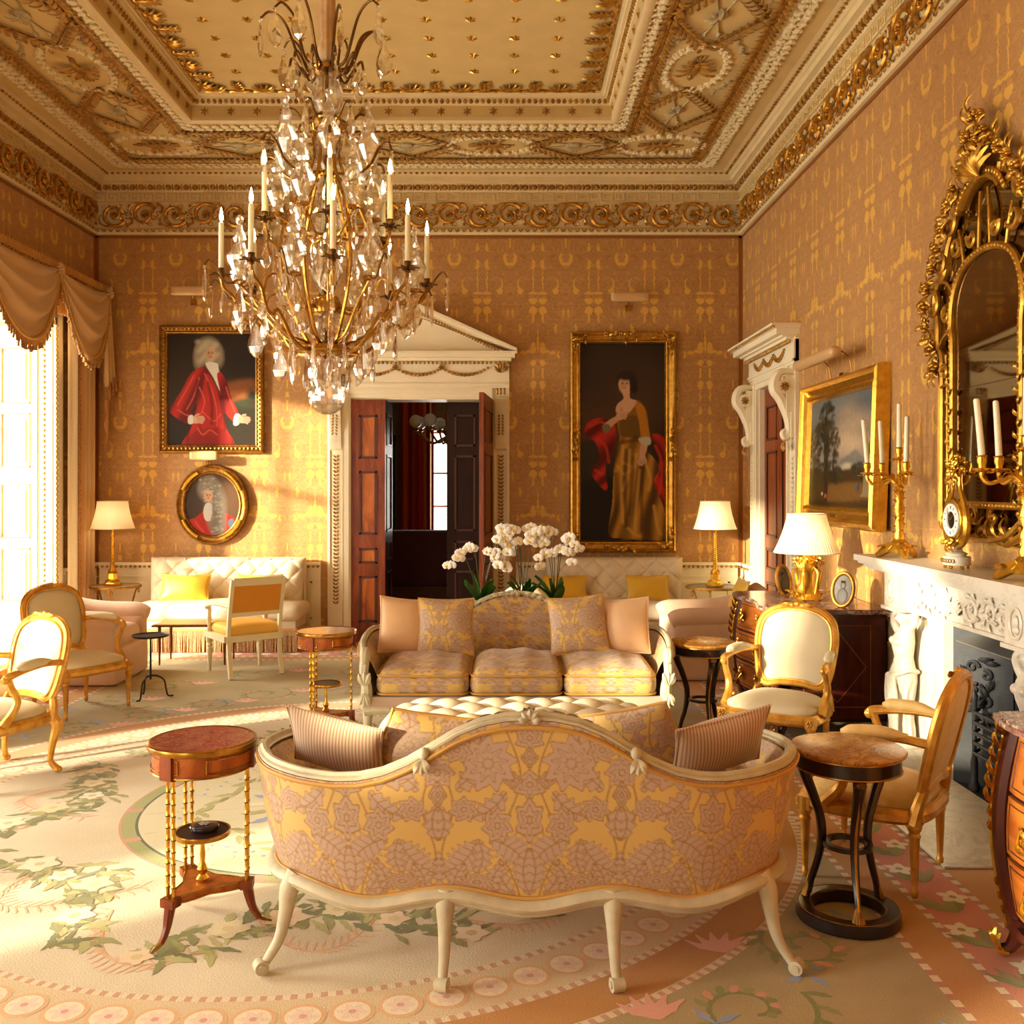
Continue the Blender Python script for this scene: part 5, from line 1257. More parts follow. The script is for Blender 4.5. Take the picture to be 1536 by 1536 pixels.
obj('body', MB().add(lathe([(.045, 0), (.048, .004), (.048, .012), (.046, .014)], 28, sx=1.1, sy=.8)), mat('dark_tortoiseshell', lin(52, 42, 44), .2, var=.4, vs=60), bx_)
obj('lid', MB().add(lathe([(.049, .014), (.05, .016), (.048, .021), (.02, .024), (0, .0245)], 28, sx=1.1, sy=.8)), mat('dark_lid', lin(60, 50, 52), .2, var=.4, vs=60), bx_)
obj('inlay', MB().add(rosette(.022, 6, .002), mT(0, 0, .0245)), mat('pale_inlay', lin(170, 165, 165), .3), bx_)
def black_gueridon(label, loc, rz):
    t = thing('gueridon', label, 'side table', (loc[0], loc[1], 0), rz, 'pair of ebonised round tables')
    obj('marble_top', MB().add(lathe([(0, .638), (.205, .638), (.212, .643), (.214, .65), (.21, .656), (.2, .658), (0, .658)], 48, cap=False)), SIENA, t)
    obj('frieze', MB().add(lathe([(.15, .575), (.194, .575), (.197, .58), (.194, .585), (.194, .63), (.2, .638), (.15, .638)], 48, cap=False)), EBON, t, angle=30)
    mb = MB()
    for z in (.580, .634): mb.add(tube([(.197*cos(a), .197*sin(a), z) for a in np.linspace(0, 2*pi, 49)[:-1]], .003, 5, closed=True))
    obj('gilt_lines', mb, GILT, t)
    for k in range(3):
        a = k*2*pi/3-pi/2-.1; c_, s_ = cos(a), sin(a)
        R = [(.172, .58), (.168, .53), (.135, .45), (.105, .36), (.10, .28), (.118, .19), (.142, .11), (.152, .06)]
        P = cat([(r*c_, r*s_, z) for r, z in R], 5)
        lg = obj('leg', MB().add(tube(P, [.026, .022, .019, .017, .016, .014, .012, .012], 8)), EBON, t)
        obj('gilt_line', MB().add(tube(P[3:-3]+np.array([c_, s_, 0])*.0155, [.006, .005, .004], 5)), GILT, lg)
        obj('capital', MB().add(ell((.178*c_, .178*s_, .56), (.026, .026, .02), 8, 6)), BRONZE, lg)
        mb = MB()
        for q in range(7): b = a+(q-3)*.5; mb.add(tube([(.142*c_, .142*s_, .12), (.15*c_+.006*cos(b), .15*s_+.006*sin(b), .09), (.158*c_+.018*cos(b), .158*s_+.018*sin(b), .046)], [.005, .006, .007], 5))
        obj('tassel_foot', mb, GILT_DARK, lg)
    obj('stretcher_ring', MB().add(lathe([(.070, .272), (.092, .272), (.092, .290), (.070, .290), (.070, .272)], 40, cap=False)), EBON, t, angle=30)
    obj('base_ring', MB().add(lathe([(.135, 0), (.192, 0), (.195, .006), (.19, .042), (.182, .048), (.142, .048), (.135, .042), (.135, 0)], 56, cap=False)), EBON, t, angle=30)
    mb = MB()
    for r in (.186, .140): mb.add(tube([(r*cos(a), r*sin(a), .0475) for a in np.linspace(0, 2*pi, 57)[:-1]], .0025, 4, closed=True))
    obj('base_gilt_lines', mb, GILT_DARK, t)
    return t
black_gueridon('round yellow marble table on curved black legs and ring base, near the gilt damask armchair', (1.315, 3.70), 0)
black_gueridon('round yellow marble table on curved black legs, between the crested sofa and the commode', (1.268, 6.21), .25)

def iron_table(label, loc, rz, top_m, half=False, r=.27, h=.63):
    t = thing('lamp_table', label, 'side table', (loc[0], loc[1], 0), rz)
    obj('top', MB().add(cyl(r, h-.014, h, 40)), top_m, t); obj('top_rim', MB().add(lathe([(r-.005, h-.02), (r+.008, h-.02), (r+.012, h-.008), (r+.006, h+.003), (r-.003, h+.001)], 40, cap=False)), GILT_DARK, t)
    for k in range(3):
        a = k*2*pi/3+.5; c_, s_ = cos(a), sin(a)
        P = cat([(r*.93*c_, r*.93*s_, h-.02), (r*.80*c_, r*.80*s_, h-.10), (r*.6*c_, r*.6*s_, h-.30), (r*.62*c_, r*.62*s_, .2), (r*.85*c_, r*.85*s_, .01)], 5)
        lg = obj('leg', MB().add(tube(P, .009, 6)).add(ell((r*.85*c_, r*.85*s_, .012), (.016, .016, .012), 6, 4)), GILT_DARK, t)
        obj('ring', MB().add(tube([(r*.97*c_+.022*cos(b)*-s_, r*.97*s_+.022*cos(b)*c_, h-.062+.026*sin(b)) for b in np.linspace(0, 2*pi, 17)[:-1]], .0045, 5, closed=True)), GILT_DARK, lg)
    obj('lower_shelf', MB().add(lathe([(.155, .235), (.17, .235), (.172, .243), (.17, .252), (.155, .252), (.155, .235)], 28, cap=False)), GILT_DARK, t)
    return t
iron_table('round gilt metal table with ring drops in the corner by the window curtain', (-4.05, 9.94), .2, mat('pale_stone_top', lin(210, 190, 150), .3, var=.15), r=.245)
iron_table('round dark metal table with ring drops in the corner by the panelled door', (2.12, 9.86), 1.0, mat('dark_slate_top', lin(70, 58, 44), .2, var=.2), h=.63)
t = thing('coffee_table', 'low wooden table with slim tapered legs before the fringed sofa', 'table', (-2.92, 9.06, 0), .02)
obj('top', MB().add(cbox(-.36, .36, -.21, .21, .355, .378, .006, 2)), WALNUT, t); obj('top_inlay', MB().add(box(-.34, .34, -.19, .19, .378, .380)), mat('pale_wood_inlay', lin(190, 150, 90), .35, var=.15), t, smooth=False)
for sx in (-1, 1):
    for sy in (-1, 1): obj('leg', MB().add(cyl(.008, 0, .356, 8, .017), mT(sx*.30, sy*.16, 0)), WALNUT, t)
t = thing('tripod_table', 'small black iron tripod table beside the fluted gilt armchair', 'side table', (-2.80, 7.55, 0))
obj('tray_top', MB().add(lathe([(0, .475), (.13, .475), (.138, .48), (.142, .492), (.138, .492), (.13, .484), (0, .483)], 32, cap=False)), IRON, t)
obj('stem', MB().add(cyl(.008, .14, .476, 8)), IRON, t)
for k in range(3):
    a = k*2*pi/3+.25; c_, s_ = cos(a), sin(a); P = cat([(0, 0, .17), (.05*c_, .05*s_, .165), (.10*c_, .10*s_, .13), (.115*c_, .115*s_, .06), (.13*c_, .13*s_, .008), (.17*c_, .17*s_, .005)], 5)
    obj('leg', MB().add(tube(P, [.008, .007, .007, .006], 6)), IRON, t)
# sofa table and trough behind the crested sofa
t = thing('sofa_table', 'cream painted console table behind the crested sofa under the orchids', 'table', (.05, 7.15, 0))
obj('top', MB().add(cbox(-.47, .47, -.19, .19, .665, .70, .008, 2)), CREAM, t); obj('frieze', MB().add(box(-.43, .43, -.16, .16, .58, .665)), CREAM, t, smooth=False)
for sx in (-1, 1):
    for sy in (-1, 1): obj('leg', MB().add(lathe([(.014, 0), (.02, .02), (.014, .05), (.028, .52), (.03, .58)], 12), mT(sx*.39, sy*.13, 0)), CREAM, t)

# ---------------------------------------------------------------- bombe commodes
def commode(label, loc, rz, L=1.10, D=.66, H=.86):     # local: front towards -Y, long side X
    t = thing('commode', label, 'commode', (loc[0], loc[1], 0), rz, 'pair of marble-topped bombe commodes')
    fy = lambda u: -.5*D+.045*np.cos(u*pi*1.5)-.05*np.exp(-(u*2.2)**2)     # serpentine front, u in -1..1
    def prof(u, z): zz = (z-.12)/(H-.16); return fy(u)-.05*np.sin(np.clip(zz, 0, 1)*pi)*1.0
    hx = L/2
    def top_outline(o, n=40):
        u = np.linspace(-1, 1, n); f = np.stack([u*(hx+o-.02)/1., fy(u)-.05-o], 1); return np.vstack([f, [(hx+o, D/2), (-hx-o, D/2)]])
    V, F = prism(top_outline(.02), H-.032, H); V = V[:, [0, 2, 1]]; mb = MB().add((V, [f[::-1] if f.ndim == 1 else f[:, ::-1] for f in F]))
    V, F = prism(top_outline(.035), H-.024, H-.008); V = V[:, [0, 2, 1]]; mb.add((V, [f[::-1] if f.ndim == 1 else f[:, ::-1] for f in F])); obj('marble_top', mb, ROUGE_GREY, t, smooth=False)
    us = np.linspace(-.93, .93, 41); zs = np.linspace(.14, H-.034, 19)
    body = obj('carcase', MB().add(surf(lambda U, Z: (U*hx, prof(U, Z), Z), us, zs)).add(box(-hx*.93, hx*.93, -D/2+.10, D/2-.005, .12, H-.034)), MAHOG_DARK, t)
    sp = lambda s, Y, Z: s*(hx*.935+.03*np.sin(np.clip((Z-.12)/(H-.16), 0, 1)*pi)*(D/2-Y)/D)
    ys = np.linspace(-D/2+.02, D/2-.01, 12)
    for s in (-1, 1):
        V, F = surf(lambda Y, Z: (sp(s, Y, Z), Y, Z), ys, zs)
        sd = obj('side_panel', MB().add((V, F if s > 0 else [f[:, ::-1] for f in F])), ROSEW, t)
        loopa = np.array([(-.22, .22), (.22, .22), (.22, .75), (-.22, .75)]); loopb = np.array([(0, .25), (.19, .48), (0, .72), (-.19, .48)])
        mb = MB()
        for lp in (loopa, loopb):
            Q = []
            for a_, b_ in zip(lp, np.roll(lp, -1, 0)):
                for q in np.linspace(0, 1, 9)[:-1]: y, z = a_+(b_-a_)*q; Q.append((float(sp(s, y, z))+s*.001, y, z))
            mb.add(tube(np.array(Q), .0035, 4, closed=True))
        obj('inlay_stringing', mb, mat('tulipwood_stringing', lin(150, 76, 40), .3), sd)
    for i in range(3):                                # drawers
        z0 = .19+i*.212; z1 = z0+.195; uu = np.linspace(-.80, .80, 41); zz = np.linspace(z0, z1, 7)
        dr = obj('drawer', MB().add(surf(lambda U, Z: (U*hx, prof(U, Z)-.014, Z), uu, zz)).add(surf(lambda U, W: (U*hx, prof(U, z1+0*U)-.014*W, z1+0*U), uu, np.array([0, 1.]))).add(surf(lambda U, W: (U*hx, prof(U, z0+0*U)-.014*(1-W), z0+0*U), uu, np.array([0, 1.]))), TULIP, t)
        lp = [(q, z0+.02) for q in np.linspace(-.75, .75, 24)]+[(q, z1-.02) for q in np.linspace(.75, -.75, 24)]
        obj('inlay_line', MB().add(tube(np.array([(u*hx, prof(u, z)-.0145, z) for u, z in lp]), .003, 4, closed=True)), ROSEW, dr)
        for uc in (-.48, .48):
            xc, yc, zc = uc*hx, prof(uc, (z0+z1)/2)-.02, (z0+z1)/2; mb = MB()
            for q in range(6): mb.add(leaf(.06, .028, .3), mT(xc, yc, zc) @ mR(pi/2, 'x') @ mR(q*pi/3+.5, 'z'))
            mb.add(tube(cat([(xc-.05, yc-.01, zc+.01), (xc-.03, yc-.03, zc-.025), (xc, yc-.035, zc-.035), (xc+.03, yc-.03, zc-.025), (xc+.05, yc-.01, zc+.01)], 4), .006, 6)); obj('handle', mb, GILT_BRIGHT, dr)
        mb = MB()
        for q in range(5): mb.add(leaf(.05, .024, .3), mT(0, prof(0, (z0+z1)/2)-.02, (z0+z1)/2) @ mR(pi/2, 'x') @ mR(q*2*pi/5+.3, 'z'))
        obj('escutcheon', mb, GILT_BRIGHT, dr)
    for s in (-1, 1):                                 # corner stiles with ormolu, feet
        P = np.array([(s*hx*(.93+.02*sin((z-.12)/(H-.16)*pi)), prof(s*.93, z)-.005, z) for z in np.linspace(.10, H-.034, 16)])
        obj('corner_stile', MB().add(tube(P, .035, 8)), ROSEW, t)
        mb = MB()
        for i, p in enumerate(P[1:-1]):
            sc = 1.2 if i > 7 else .7
            if 2 < i < 6: continue
            for q in (-1, 1): mb.add(leaf(.07*sc, .03*sc, .3), mT(p[0]+s*.02, p[1]-.03, p[2]) @ mR(s*.6, 'z') @ mR(pi/2, 'x') @ mR(pi/2+q*.6, 'z'))
        mb.add(tube(P+np.array([s*.022, -.030, 0]), .009, 6)); obj('ormolu_mount', mb, GILT_BRIGHT, t)
        Pf = cat([(s*hx*.92, prof(s*.92, .14), .15), (s*hx*.93, prof(s*.92, .14)-.0, .09), (s*hx*.95, prof(s*.92, .14)-.02, .04), (s*hx*.975, prof(s*.92, .14)-.04, .024)], 4)
        obj('front_foot', MB().add(tube(Pf, [.04, .03, .022, .02], 8)), ROSEW, t)
        mb = MB().add(ell((Pf[-1][0], Pf[-1][1], .018), (.028, .028, .018), 8, 5))
        for q in range(3): mb.add(leaf(.08, .035, .3), mT(Pf[-1][0], Pf[-1][1]-.015, .02) @ mR(pi/2, 'x') @ mR(pi/2+(q-1)*.4, 'z'))
        obj('sabot', mb, GILT_BRIGHT, t)
        obj('rear_foot', MB().add(cbox(s*hx*.9-.03, s*hx*.9+.03, D/2-.07, D/2-.01, 0, .13, .006, 1)), ROSEW, t)
    xa = np.linspace(-.86, .86, 30); obj('apron', MB().add(tube(np.array([(u*hx, prof(u, .14)-.004, .135-.03*abs(cos(u*3.2))) for u in xa]), .02, 6)), ROSEW, t)
    mb = MB()
    for q in range(7): mb.add(leaf(.09, .04, .3), mT(0, prof(0, .14)-.02, .15) @ mR(pi/2, 'x') @ mR(-pi/2+(q-3)*.4, 'z'))
    obj('apron_mount', mb, GILT_BRIGHT, t)
    return t
commode('bombe commode with purple marble top carrying the table lamp', (2.15, 6.77), -pi/2)
commode('bombe commode with purple marble top on the camera side of the fireplace hearth', (2.15, 2.86), -pi/2)
# ---------------------------------------------------------------- chimneypiece
FYC = 4.985
FM = mT(XR, FYC, 0) @ mR(-pi/2, 'z')                  # local X towards the camera, local -Y into the room
fire = thing('chimneypiece', 'white marble chimneypiece carried by two draped caryatids', 'fireplace', (XR, FYC, 0), -pi/2)
mb = MB()
for d, z0, z1, e in ((.33, 1.195, 1.232, 1.08), (.31, 1.178, 1.195, 1.06), (.285, 1.16, 1.178, 1.03), (.265, 1.145, 1.16, 1.01)): mb.add(box(-e, e, -d, -.002, z0, z1))
obj('mantel_shelf', mb, MARBLE, fire, smooth=False)
mb = MB().add(box(-.60, .60, -.175, -.002, .93, 1.145)); mb.add(box(-.60, .60, -.195, -.175, .93, .95)); mb.add(box(-.60, .60, -.195, -.175, 1.125, 1.145))
obj('frieze', mb, MARBLE, fire, smooth=False)
mb = MB()
for sx in (-1, 1):
    for i, (cx_, R, a0, tn) in enumerate(((.15, .075, pi, 1.3), (.33, .07, pi, -1.3), (.49, .06, pi, 1.2))):
        sp_ = spiral(R, .012, tn, 26, a0=a0); sp_[:, 0] *= sx; mb.add(tube(sp_+[sx*cx_, -.178, 1.038], [.013, .011, .007], 6))
        for q in range(7): an = q*2*pi/7; mb.add(leaf(.05, .028, .35, n=5), mT(sx*cx_+R*.75*cos(an), -.176, 1.038+R*.75*sin(an)) @ mR(pi/2, 'x') @ mR(an+1, 'z'))
        mb.add(rosette(.022, 6, .012), mT(sx*cx_, -.178, 1.038) @ mR(pi/2, 'x'))
for q in range(7): mb.add(leaf(.08, .03, .3), mT(0, -.178, .99) @ mR(pi/2, 'x') @ mR(pi/2+(q-3)*.35, 'z'))
obj('frieze_carving', mb, MARBLE, fire)
for sx in (-1, 1):
    x = sx*.70
    obj('end_block', MB().add(box(x-.10, x+.10, -.245, -.002, .945, 1.145)).add(box(x-.115, x+.115, -.26, -.002, .925, .945)), MARBLE, fire, smooth=False)
    mb = MB().add(tube([(x+.05*cos(a), -.248, 1.045+.068*sin(a)) for a in np.linspace(0, 2*pi, 33)[:-1]], .008, 6, closed=True)); mb.add(ell((x, -.25, 1.05), (.022, .012, .034), 8, 6)); mb.add(ell((x, -.25, 1.015), (.03, .01, .02), 8, 5)); obj('medallion', mb, MARBLE, fire)
    obj('jamb', MB().add(box(min(sx*.55, sx*.84), max(sx*.55, sx*.84), -.075, -.002, 0, .925)).add(box(min(sx*.60, sx*.79), max(sx*.60, sx*.79), -.09, -.075, .15, .88)), MARBLE, fire, smooth=False)
    obj('slip', MB().add(box(min(sx*.43, sx*.55), max(sx*.43, sx*.55), -.055, -.002, 0, .93)).add(box(min(sx*.52, sx*.55), max(sx*.52, sx*.55), -.075, -.055, 0, .93)), MARBLE, fire, smooth=False)
    obj('plinth', MB().add(box(x-.12, x+.12, -.27, -.076, 0, .10)).add(box(x-.105, x+.105, -.255, -.076, .10, .13)), MARBLE, fire, smooth=False)
    # caryatid: lofted body, raised arms behind the head, drapery from the hips; one continuous skin by remeshing
    mb = MB(); H0 = .13
    sec = [(.0, 0, .0, .075, .06), (.03, 0, -.0, .07, .055), (.10, .004, .0, .064, .052), (.20, .012, -.012, .068, .056), (.30, .016, -.01, .078, .062), (.38, .016, 0, .084, .066), (.43, .014, .0, .083, .064), (.475, .008, .0, .068, .052), (.52, .0, -.004, .057, .045), (.565, -.006, -.01, .064, .052), (.61, -.01, -.012, .07, .056), (.65, -.012, -.006, .074, .044), (.675, -.012, 0, .055, .036), (.695, -.012, 0, .028, .026), (.715, -.012, -.004, .024, .024)]
    th = np.arange(48)*2*pi/48; V = []
    for z, ox, oy, rx, ry in sec:
        fold = .10*np.cos(11*th+z*16*sx)*np.clip((.42-z)/.1, 0, 1)*np.clip(z/.05, .3, 1)
        V.append(np.stack([sx*ox+rx*np.cos(th)*(1+fold), oy+ry*np.sin(th)*(1+fold), np.full(48, z)], 1))
    m = len(V); mb.add((np.concatenate(V), [gridF(m, 48, cv=True)[:, ::-1], np.arange(48)[::-1][None], (np.arange(48)+(m-1)*48)[None]]))
    mb.add(ell((-sx*.014, -.006, .752), (.036, .042, .048), 16, 12)); mb.add(ell((-sx*.014, .012, .768), (.042, .044, .042), 14, 10)); mb.add(ell((-sx*.014, -.05, .748), (.007, .010, .012), 8, 6))
    for s in (-1, 1):
        mb.add(ell((s*.028-sx*.01, -.052, .615), (.026, .022, .025), 10, 8))
        mb.add(tube(cat([(s*.06, .0, .655), (s*.085, -.01, .70), (s*.115, .0, .745), (s*.085, .02, .785), (s*.035, .035, .795)], 6), [.026, .024, .021, .019, .016], 10))
    mb.add(tube(cat([(-.075, -.02, .425), (-.03, -.058, .405), (.04, -.058, .425), (.078, -.01, .455), (.05, .045, .44), (-.04, .05, .43)], 6, closed=True), .014, 8, closed=True))
    for q in range(8): mb.add(ell((sx*(.05+.012*sin(q*2.1)), -.065+.004*q, .40-.03*q), (.018, .014, .02), 8, 6))
    for q in range(5): mb.add(tube(cat([(sx*(.06-.02*q), -.066, .41), (sx*(.05-.03*q), -.075, .28), (sx*(.01-.018*q), -.07, .14), (sx*(.03-.02*q), -.066, .02)], 5), .011, 6))
    mb.add(lathe([(.08, -.002), (.09, .0), (.085, .025), (.07, .03)], 20))
    mb.add(lathe([(.03, .785), (.05, .79), (.06, .796)], 16))
    o = obj('caryatid', mb, MARBLE, fire, mT(x, -.165, H0) @ mS(1.22, 1.12, 1), angle=None)
    r_ = o.modifiers.new('skin', 'REMESH'); r_.mode = 'VOXEL'; r_.voxel_size = .0045; r_.use_smooth_shade = True
    s2 = o.modifiers.new('smooth', 'SMOOTH'); s2.factor = .5; s2.iterations = 3
obj('lintel_slip', MB().add(box(-.55, .55, -.055, -.002, .90, .93)), MARBLE, fire, smooth=False)
# cast-iron register grate
CAST = mat('cast_iron', lin(52, 54, 58), .55, .3, var=.25, vs=30, bump=.2, bs=80)
gr = thing('fire_grate', 'black cast iron register grate with scrolled cheeks inside the marble chimneypiece', 'grate', (XR, FYC, 0), -pi/2)
def plate(P, th=.012):
    P = np.asarray(P, float); n = np.cross(P[1]-P[0], P[2]-P[0]); n /= np.linalg.norm(n); V = np.vstack([P, P+n*th]); return V, [np.array([[3, 2, 1, 0], [4, 5, 6, 7], [0, 1, 5, 4], [1, 2, 6, 5], [2, 3, 7, 6], [3, 0, 4, 7]])]
mb = MB()
for s in (-1, 1):
    q = [(s*.424, .0, .004), (s*.20, .22, .004), (s*.20, .22, .87), (s*.424, .0, .87)]; mb.add(plate(q if s < 0 else q[::-1]))
mb.add(box(-.22, .22, .22, .24, .004, .87)); mb.add(box(-.424, .424, .0, .40, .875, .89)); obj('cheeks', mb, CAST, gr, smooth=False)
obj('hood', MB().add(plate([(-.40, .0, .79), (.40, .0, .79), (.26, .16, .86), (-.26, .16, .86)], .006)), mat('steel_hood', lin(150, 146, 138), .4, .6), gr, smooth=False)
for s in (-1, 1):
    mb = MB(); a = atan2(.22, .224); Mo = mT(s*.318, .085, .0) @ mR(-s*a if s > 0 else a, 'z')
    for (cx_, cz_, R, tn, a0) in ((-.03, .66, .035, 1.2, 0), (.045, .62, .03, -1.2, 2), (-.02, .54, .03, 1.1, 1), (.04, .47, .04, -1.2, 3), (.01, .38, .035, 1.2, 4), (-.05, .43, .025, 1, 2)): mb.add(tube(spiral(R, .006, tn, 20, a0=a0)+[cx_, -.012, cz_], [.012, .009, .006], 6))
    for (cx_, cz_, an) in ((0, .70, .2), (.03, .69, .0), (-.04, .60, 2.2), (.01, .57, -1), (.05, .53, 1.2), (.02, .50, 4), (-.02, .47, 3), (.05, .41, 5), (0, .43, 1)): mb.add(leaf(.08, .04, .35, lobes=3), mT(cx_, -.012, cz_) @ mR(pi/2, 'x') @ mR(an, 'z'))
    obj('scroll_mount', mb, CAST, gr, Mo)
for i in range(5): obj('fire_bar', MB().add(tube([(-.26, .06, .22+i*.055), (-.20, -.0, .22+i*.055), (.20, -.0, .22+i*.055), (.26, .06, .22+i*.055)], .010, 6)), CAST, gr)
mb = MB()
for s in (-1, 1): mb.add(lathe([(.022, 0), (.03, .03), (.018, .06), (.02, .16), (.012, .2), (.014, .5), (.02, .52), (0, .56)], 10), mT(s*.23, .02, 0))
obj('standard', mb, CAST, gr)
st = MB().add(box(XR+.003, XR+.595, FY0+.001, FY1-.001, -.03, .003)); struct('trim_4', st, CAST)
he = thing('hearth', 'pale grey veined marble hearth slab before the fire', 'hearth', (1.90, FYC, 0))
obj('slab', MB().add(box(0, .61, -.82, .90, 0, .008)), HEARTH, he, smooth=False); obj('slab_border', MB().add(box(-.0, .02, -.82, .90, .008, .010)), MARBLE, he, smooth=False)

# ---------------------------------------------------------------- pier glass over the mantel
mi = thing('pier_glass', 'tall carved giltwood mirror with flower cresting above the marble mantel', 'mirror', (XR, FYC, 1.34), -pi/2)
MIRROR = mat('antique_mirror', lin(150, 140, 118), .03, 1.0)
Z0 = -1.34
half_out = [(0, 1.44), (.14, 1.38), (.30, 1.40), (.42, 1.46), (.50, 1.46), (.505, 1.9), (.505, 2.36), (.55, 2.45), (.56, 2.60), (.60, 2.72), (.55, 2.82), (.47, 2.86), (.44, 2.98), (.36, 3.10), (.27, 3.20), (.14, 3.26), (0, 3.28)]
out = np.array([(-x, z) for x, z in half_out]+[(x, z) for x, z in half_out[-2:0:-1]])
half_in = [(.36, 1.56), (.36, 2.0), (.36, 2.44), (.375, 2.55), (.36, 2.68), (.29, 2.80), (.17, 2.87), (0, 2.895)]
inn = np.array([(-x, z) for x, z in half_in]+[(x, z) for x, z in half_in[-2::-1]])
V, F = prism(out+[0, Z0], -.02, -.004); obj('backing_glass', MB().add((V, [f[::-1] if f.ndim == 1 else f[:, ::-1] for f in F])), MIRROR, mi, smooth=False)
inc = cat([(x, 0, z) for x, z in inn], 6); Pin = np.column_stack([inc[:, 0], np.full(len(inc), -.04), inc[:, 2]+Z0]); loop = Pin
V, F = prism(np.column_stack([inc[:, 0], inc[:, 2]+Z0]), -.034, -.021); obj('main_plate', MB().add((V, [f[::-1] if f.ndim == 1 else f[:, ::-1] for f in F])), MIRROR, mi, smooth=False)
obj('plate_joint', MB().add(box(-.355, .355, -.036, -.034, 2.19+Z0, 2.193+Z0)), BRONZE, mi, smooth=False)
mb = MB().add(tube(loop, .020, 8, closed=True))
L_ = np.concatenate([[0], np.cumsum(np.linalg.norm(np.diff(np.vstack([loop, loop[:1]]), axis=0), axis=1))]); lp2 = np.vstack([loop, loop[:1]])
for d in np.arange(0, L_[-1], .035): p = [np.interp(d, L_, lp2[:, k]) for k in range(3)]; mb.add(ell((p[0], p[1]-.014, p[2]), .011, 5, 4))
obj('inner_frame', mb, GILT, mi)
oc = cat([(x, 0, z) for x, z in out], 4, closed=True); Pout = np.column_stack([oc[:, 0], np.full(len(oc), -.03), oc[:, 2]+Z0])
obj('outer_frame', MB().add(tube(Pout, .022, 8, closed=True)), GILT, mi)
def cscroll(cx_, cz_, R, tn, a0, r=.018, y=-.045): return tube(spiral(R, R*.22, tn, 22, a0=a0)+[cx_, y, cz_+Z0], [r, r*.8, r*.55], 7)
for s in (-1, 1):
    mb = MB()
    for (x, z, R, tn, a0) in ((.60, 2.70, .10, .9, 1.2), (.62, 2.52, .07, -.9, -1.5), (.50, 2.92, .07, 1, 2), (.55, 2.36, .05, -1, 1), (.38, 3.12, .08, .9, 2.4), (.25, 3.24, .09, 1., 2.6), (.42, 1.47, .06, 1, 3), (.22, 1.42, .07, -1, .5), (.44, 2.30, .045, 1, .3), (.42, 2.62, .05, -1, 2), (.30, 2.98, .06, 1.1, 3.4), (.12, 2.98, .05, -1.1, .4), (.10, 1.50, .05, .9, 2)):
        P = cscroll(x, z, R, tn, a0); P[0][:, 0] *= s; mb.add(P if s > 0 else (P[0], [f[:, ::-1] for f in P[1]]))
    mb.add(tube(np.array([(s*x, -.04, z+Z0) for x, z in ((.505, 1.46), (.51, 1.8), (.505, 2.3))]), .014, 6)); mb.add(tube(np.array([(s*x, -.036, z+Z0) for x, z in ((.42, 1.5), (.425, 2.25), (.44, 2.4))]), .010, 6))
    for p0, p1 in (((.37, 2.52), (.52, 2.46)), ((.36, 2.74), (.50, 2.82)), ((.22, 2.86), (.28, 3.06)), ((.06, 2.90), (.04, 3.2)), ((.37, 2.2), (.50, 2.22))): mb.add(tube(cat([(s*p0[0], -.04, p0[1]+Z0), (s*(p0[0]+p1[0])/2+.02, -.05, (p0[1]+p1[1])/2+.02+Z0), (s*p1[0], -.04, p1[1]+Z0)], 5), .010, 6))
    obj('scroll_carving', mb, GILT, mi)
    mb = MB(); rr = random.Random(5)
    path = cat([(x, 0, z) for x, z in ((.52, 2.30), (.58, 2.45), (.64, 2.62), (.66, 2.76), (.56, 2.88), (.50, 3.0), (.42, 3.12), (.33, 3.24), (.22, 3.34), (.12, 3.42))], 5)
    for i, p in enumerate(path):
        for q in range(2): mb.add(leaf(rr.uniform(.06, .11), rr.uniform(.03, .05), .4, lobes=2), mT(s*p[0]+rr.uniform(-.02, .02), -.05, p[2]+Z0+rr.uniform(-.02, .02)) @ mR(pi/2, 'x') @ mR(rr.uniform(0, 6.3), 'z'))
        if i % 4 == 1: mb.add(rosette(rr.uniform(.03, .045), 6, .03), mT(s*p[0], -.065, p[2]+Z0) @ mR(pi/2, 'x'))
    for i in range(14): z = 1.5+i*.055; mb.add(leaf(.05, .025, .4), mT(s*.36, -.055, z+Z0) @ mR(pi/2, 'x') @ mR(pi/2+(.6 if i % 2 else -.6), 'z'))
    c = obj('leaf_carving', mb, GILT, mi, angle=None); c['kind'] = 'stuff'
mb = MB(); rr = random.Random(9)
for q in range(9): mb.add(leaf(.19, .055, .35), mT(0, -.06, 3.26+Z0) @ mR(pi/2, 'x') @ mR(pi/2+(q-4)*.3, 'z'))
arcp = [(.24*cos(a), -.05, 3.06+.2*sin(a)+Z0) for a in np.linspace(.5, pi-.5, 18)]; mb.add(tube(np.array(arcp), .035, 8, flat=.6))
for a in np.linspace(.4, pi-.4, 20): mb.add(ell((.27*cos(a), -.07, 3.06+.23*sin(a)+Z0), (.014, .014, .022), 6, 4))
obj('shell_cresting', mb, GILT, mi)
mb = MB()
for i in range(26):
    z = 3.36+rr.uniform(0, .24); x = rr.uniform(-1, 1)*.15*(1-(z-3.36)/.34)-.0; y = -.07-rr.uniform(0, .05)
    if i % 2: mb.add(rosette(rr.uniform(.025, .042), 6, .03), mT(x, y, z+Z0) @ mR(pi/2+rr.uniform(-.5, .5), 'x'))
    else: mb.add(leaf(rr.uniform(.07, .12), .04, .4, lobes=2), mT(x, y, z+Z0) @ mR(pi/2, 'x') @ mR(rr.uniform(0, pi), 'z'))
mb.add(tube([(0, -.05, 3.3+Z0), (0, -.07, 3.45+Z0), (-.02, -.09, 3.58+Z0)], [.03, .02, .01], 6)); obj('flower_cresting', mb, GILT, mi, angle=None)
mb = MB()
for q in range(7): mb.add(leaf(.10, .04, .4, lobes=2), mT((q-3)*.07, -.05, 1.50+Z0) @ mR(pi/2, 'x') @ mR(-pi/2+(q-3)*.2, 'z'))
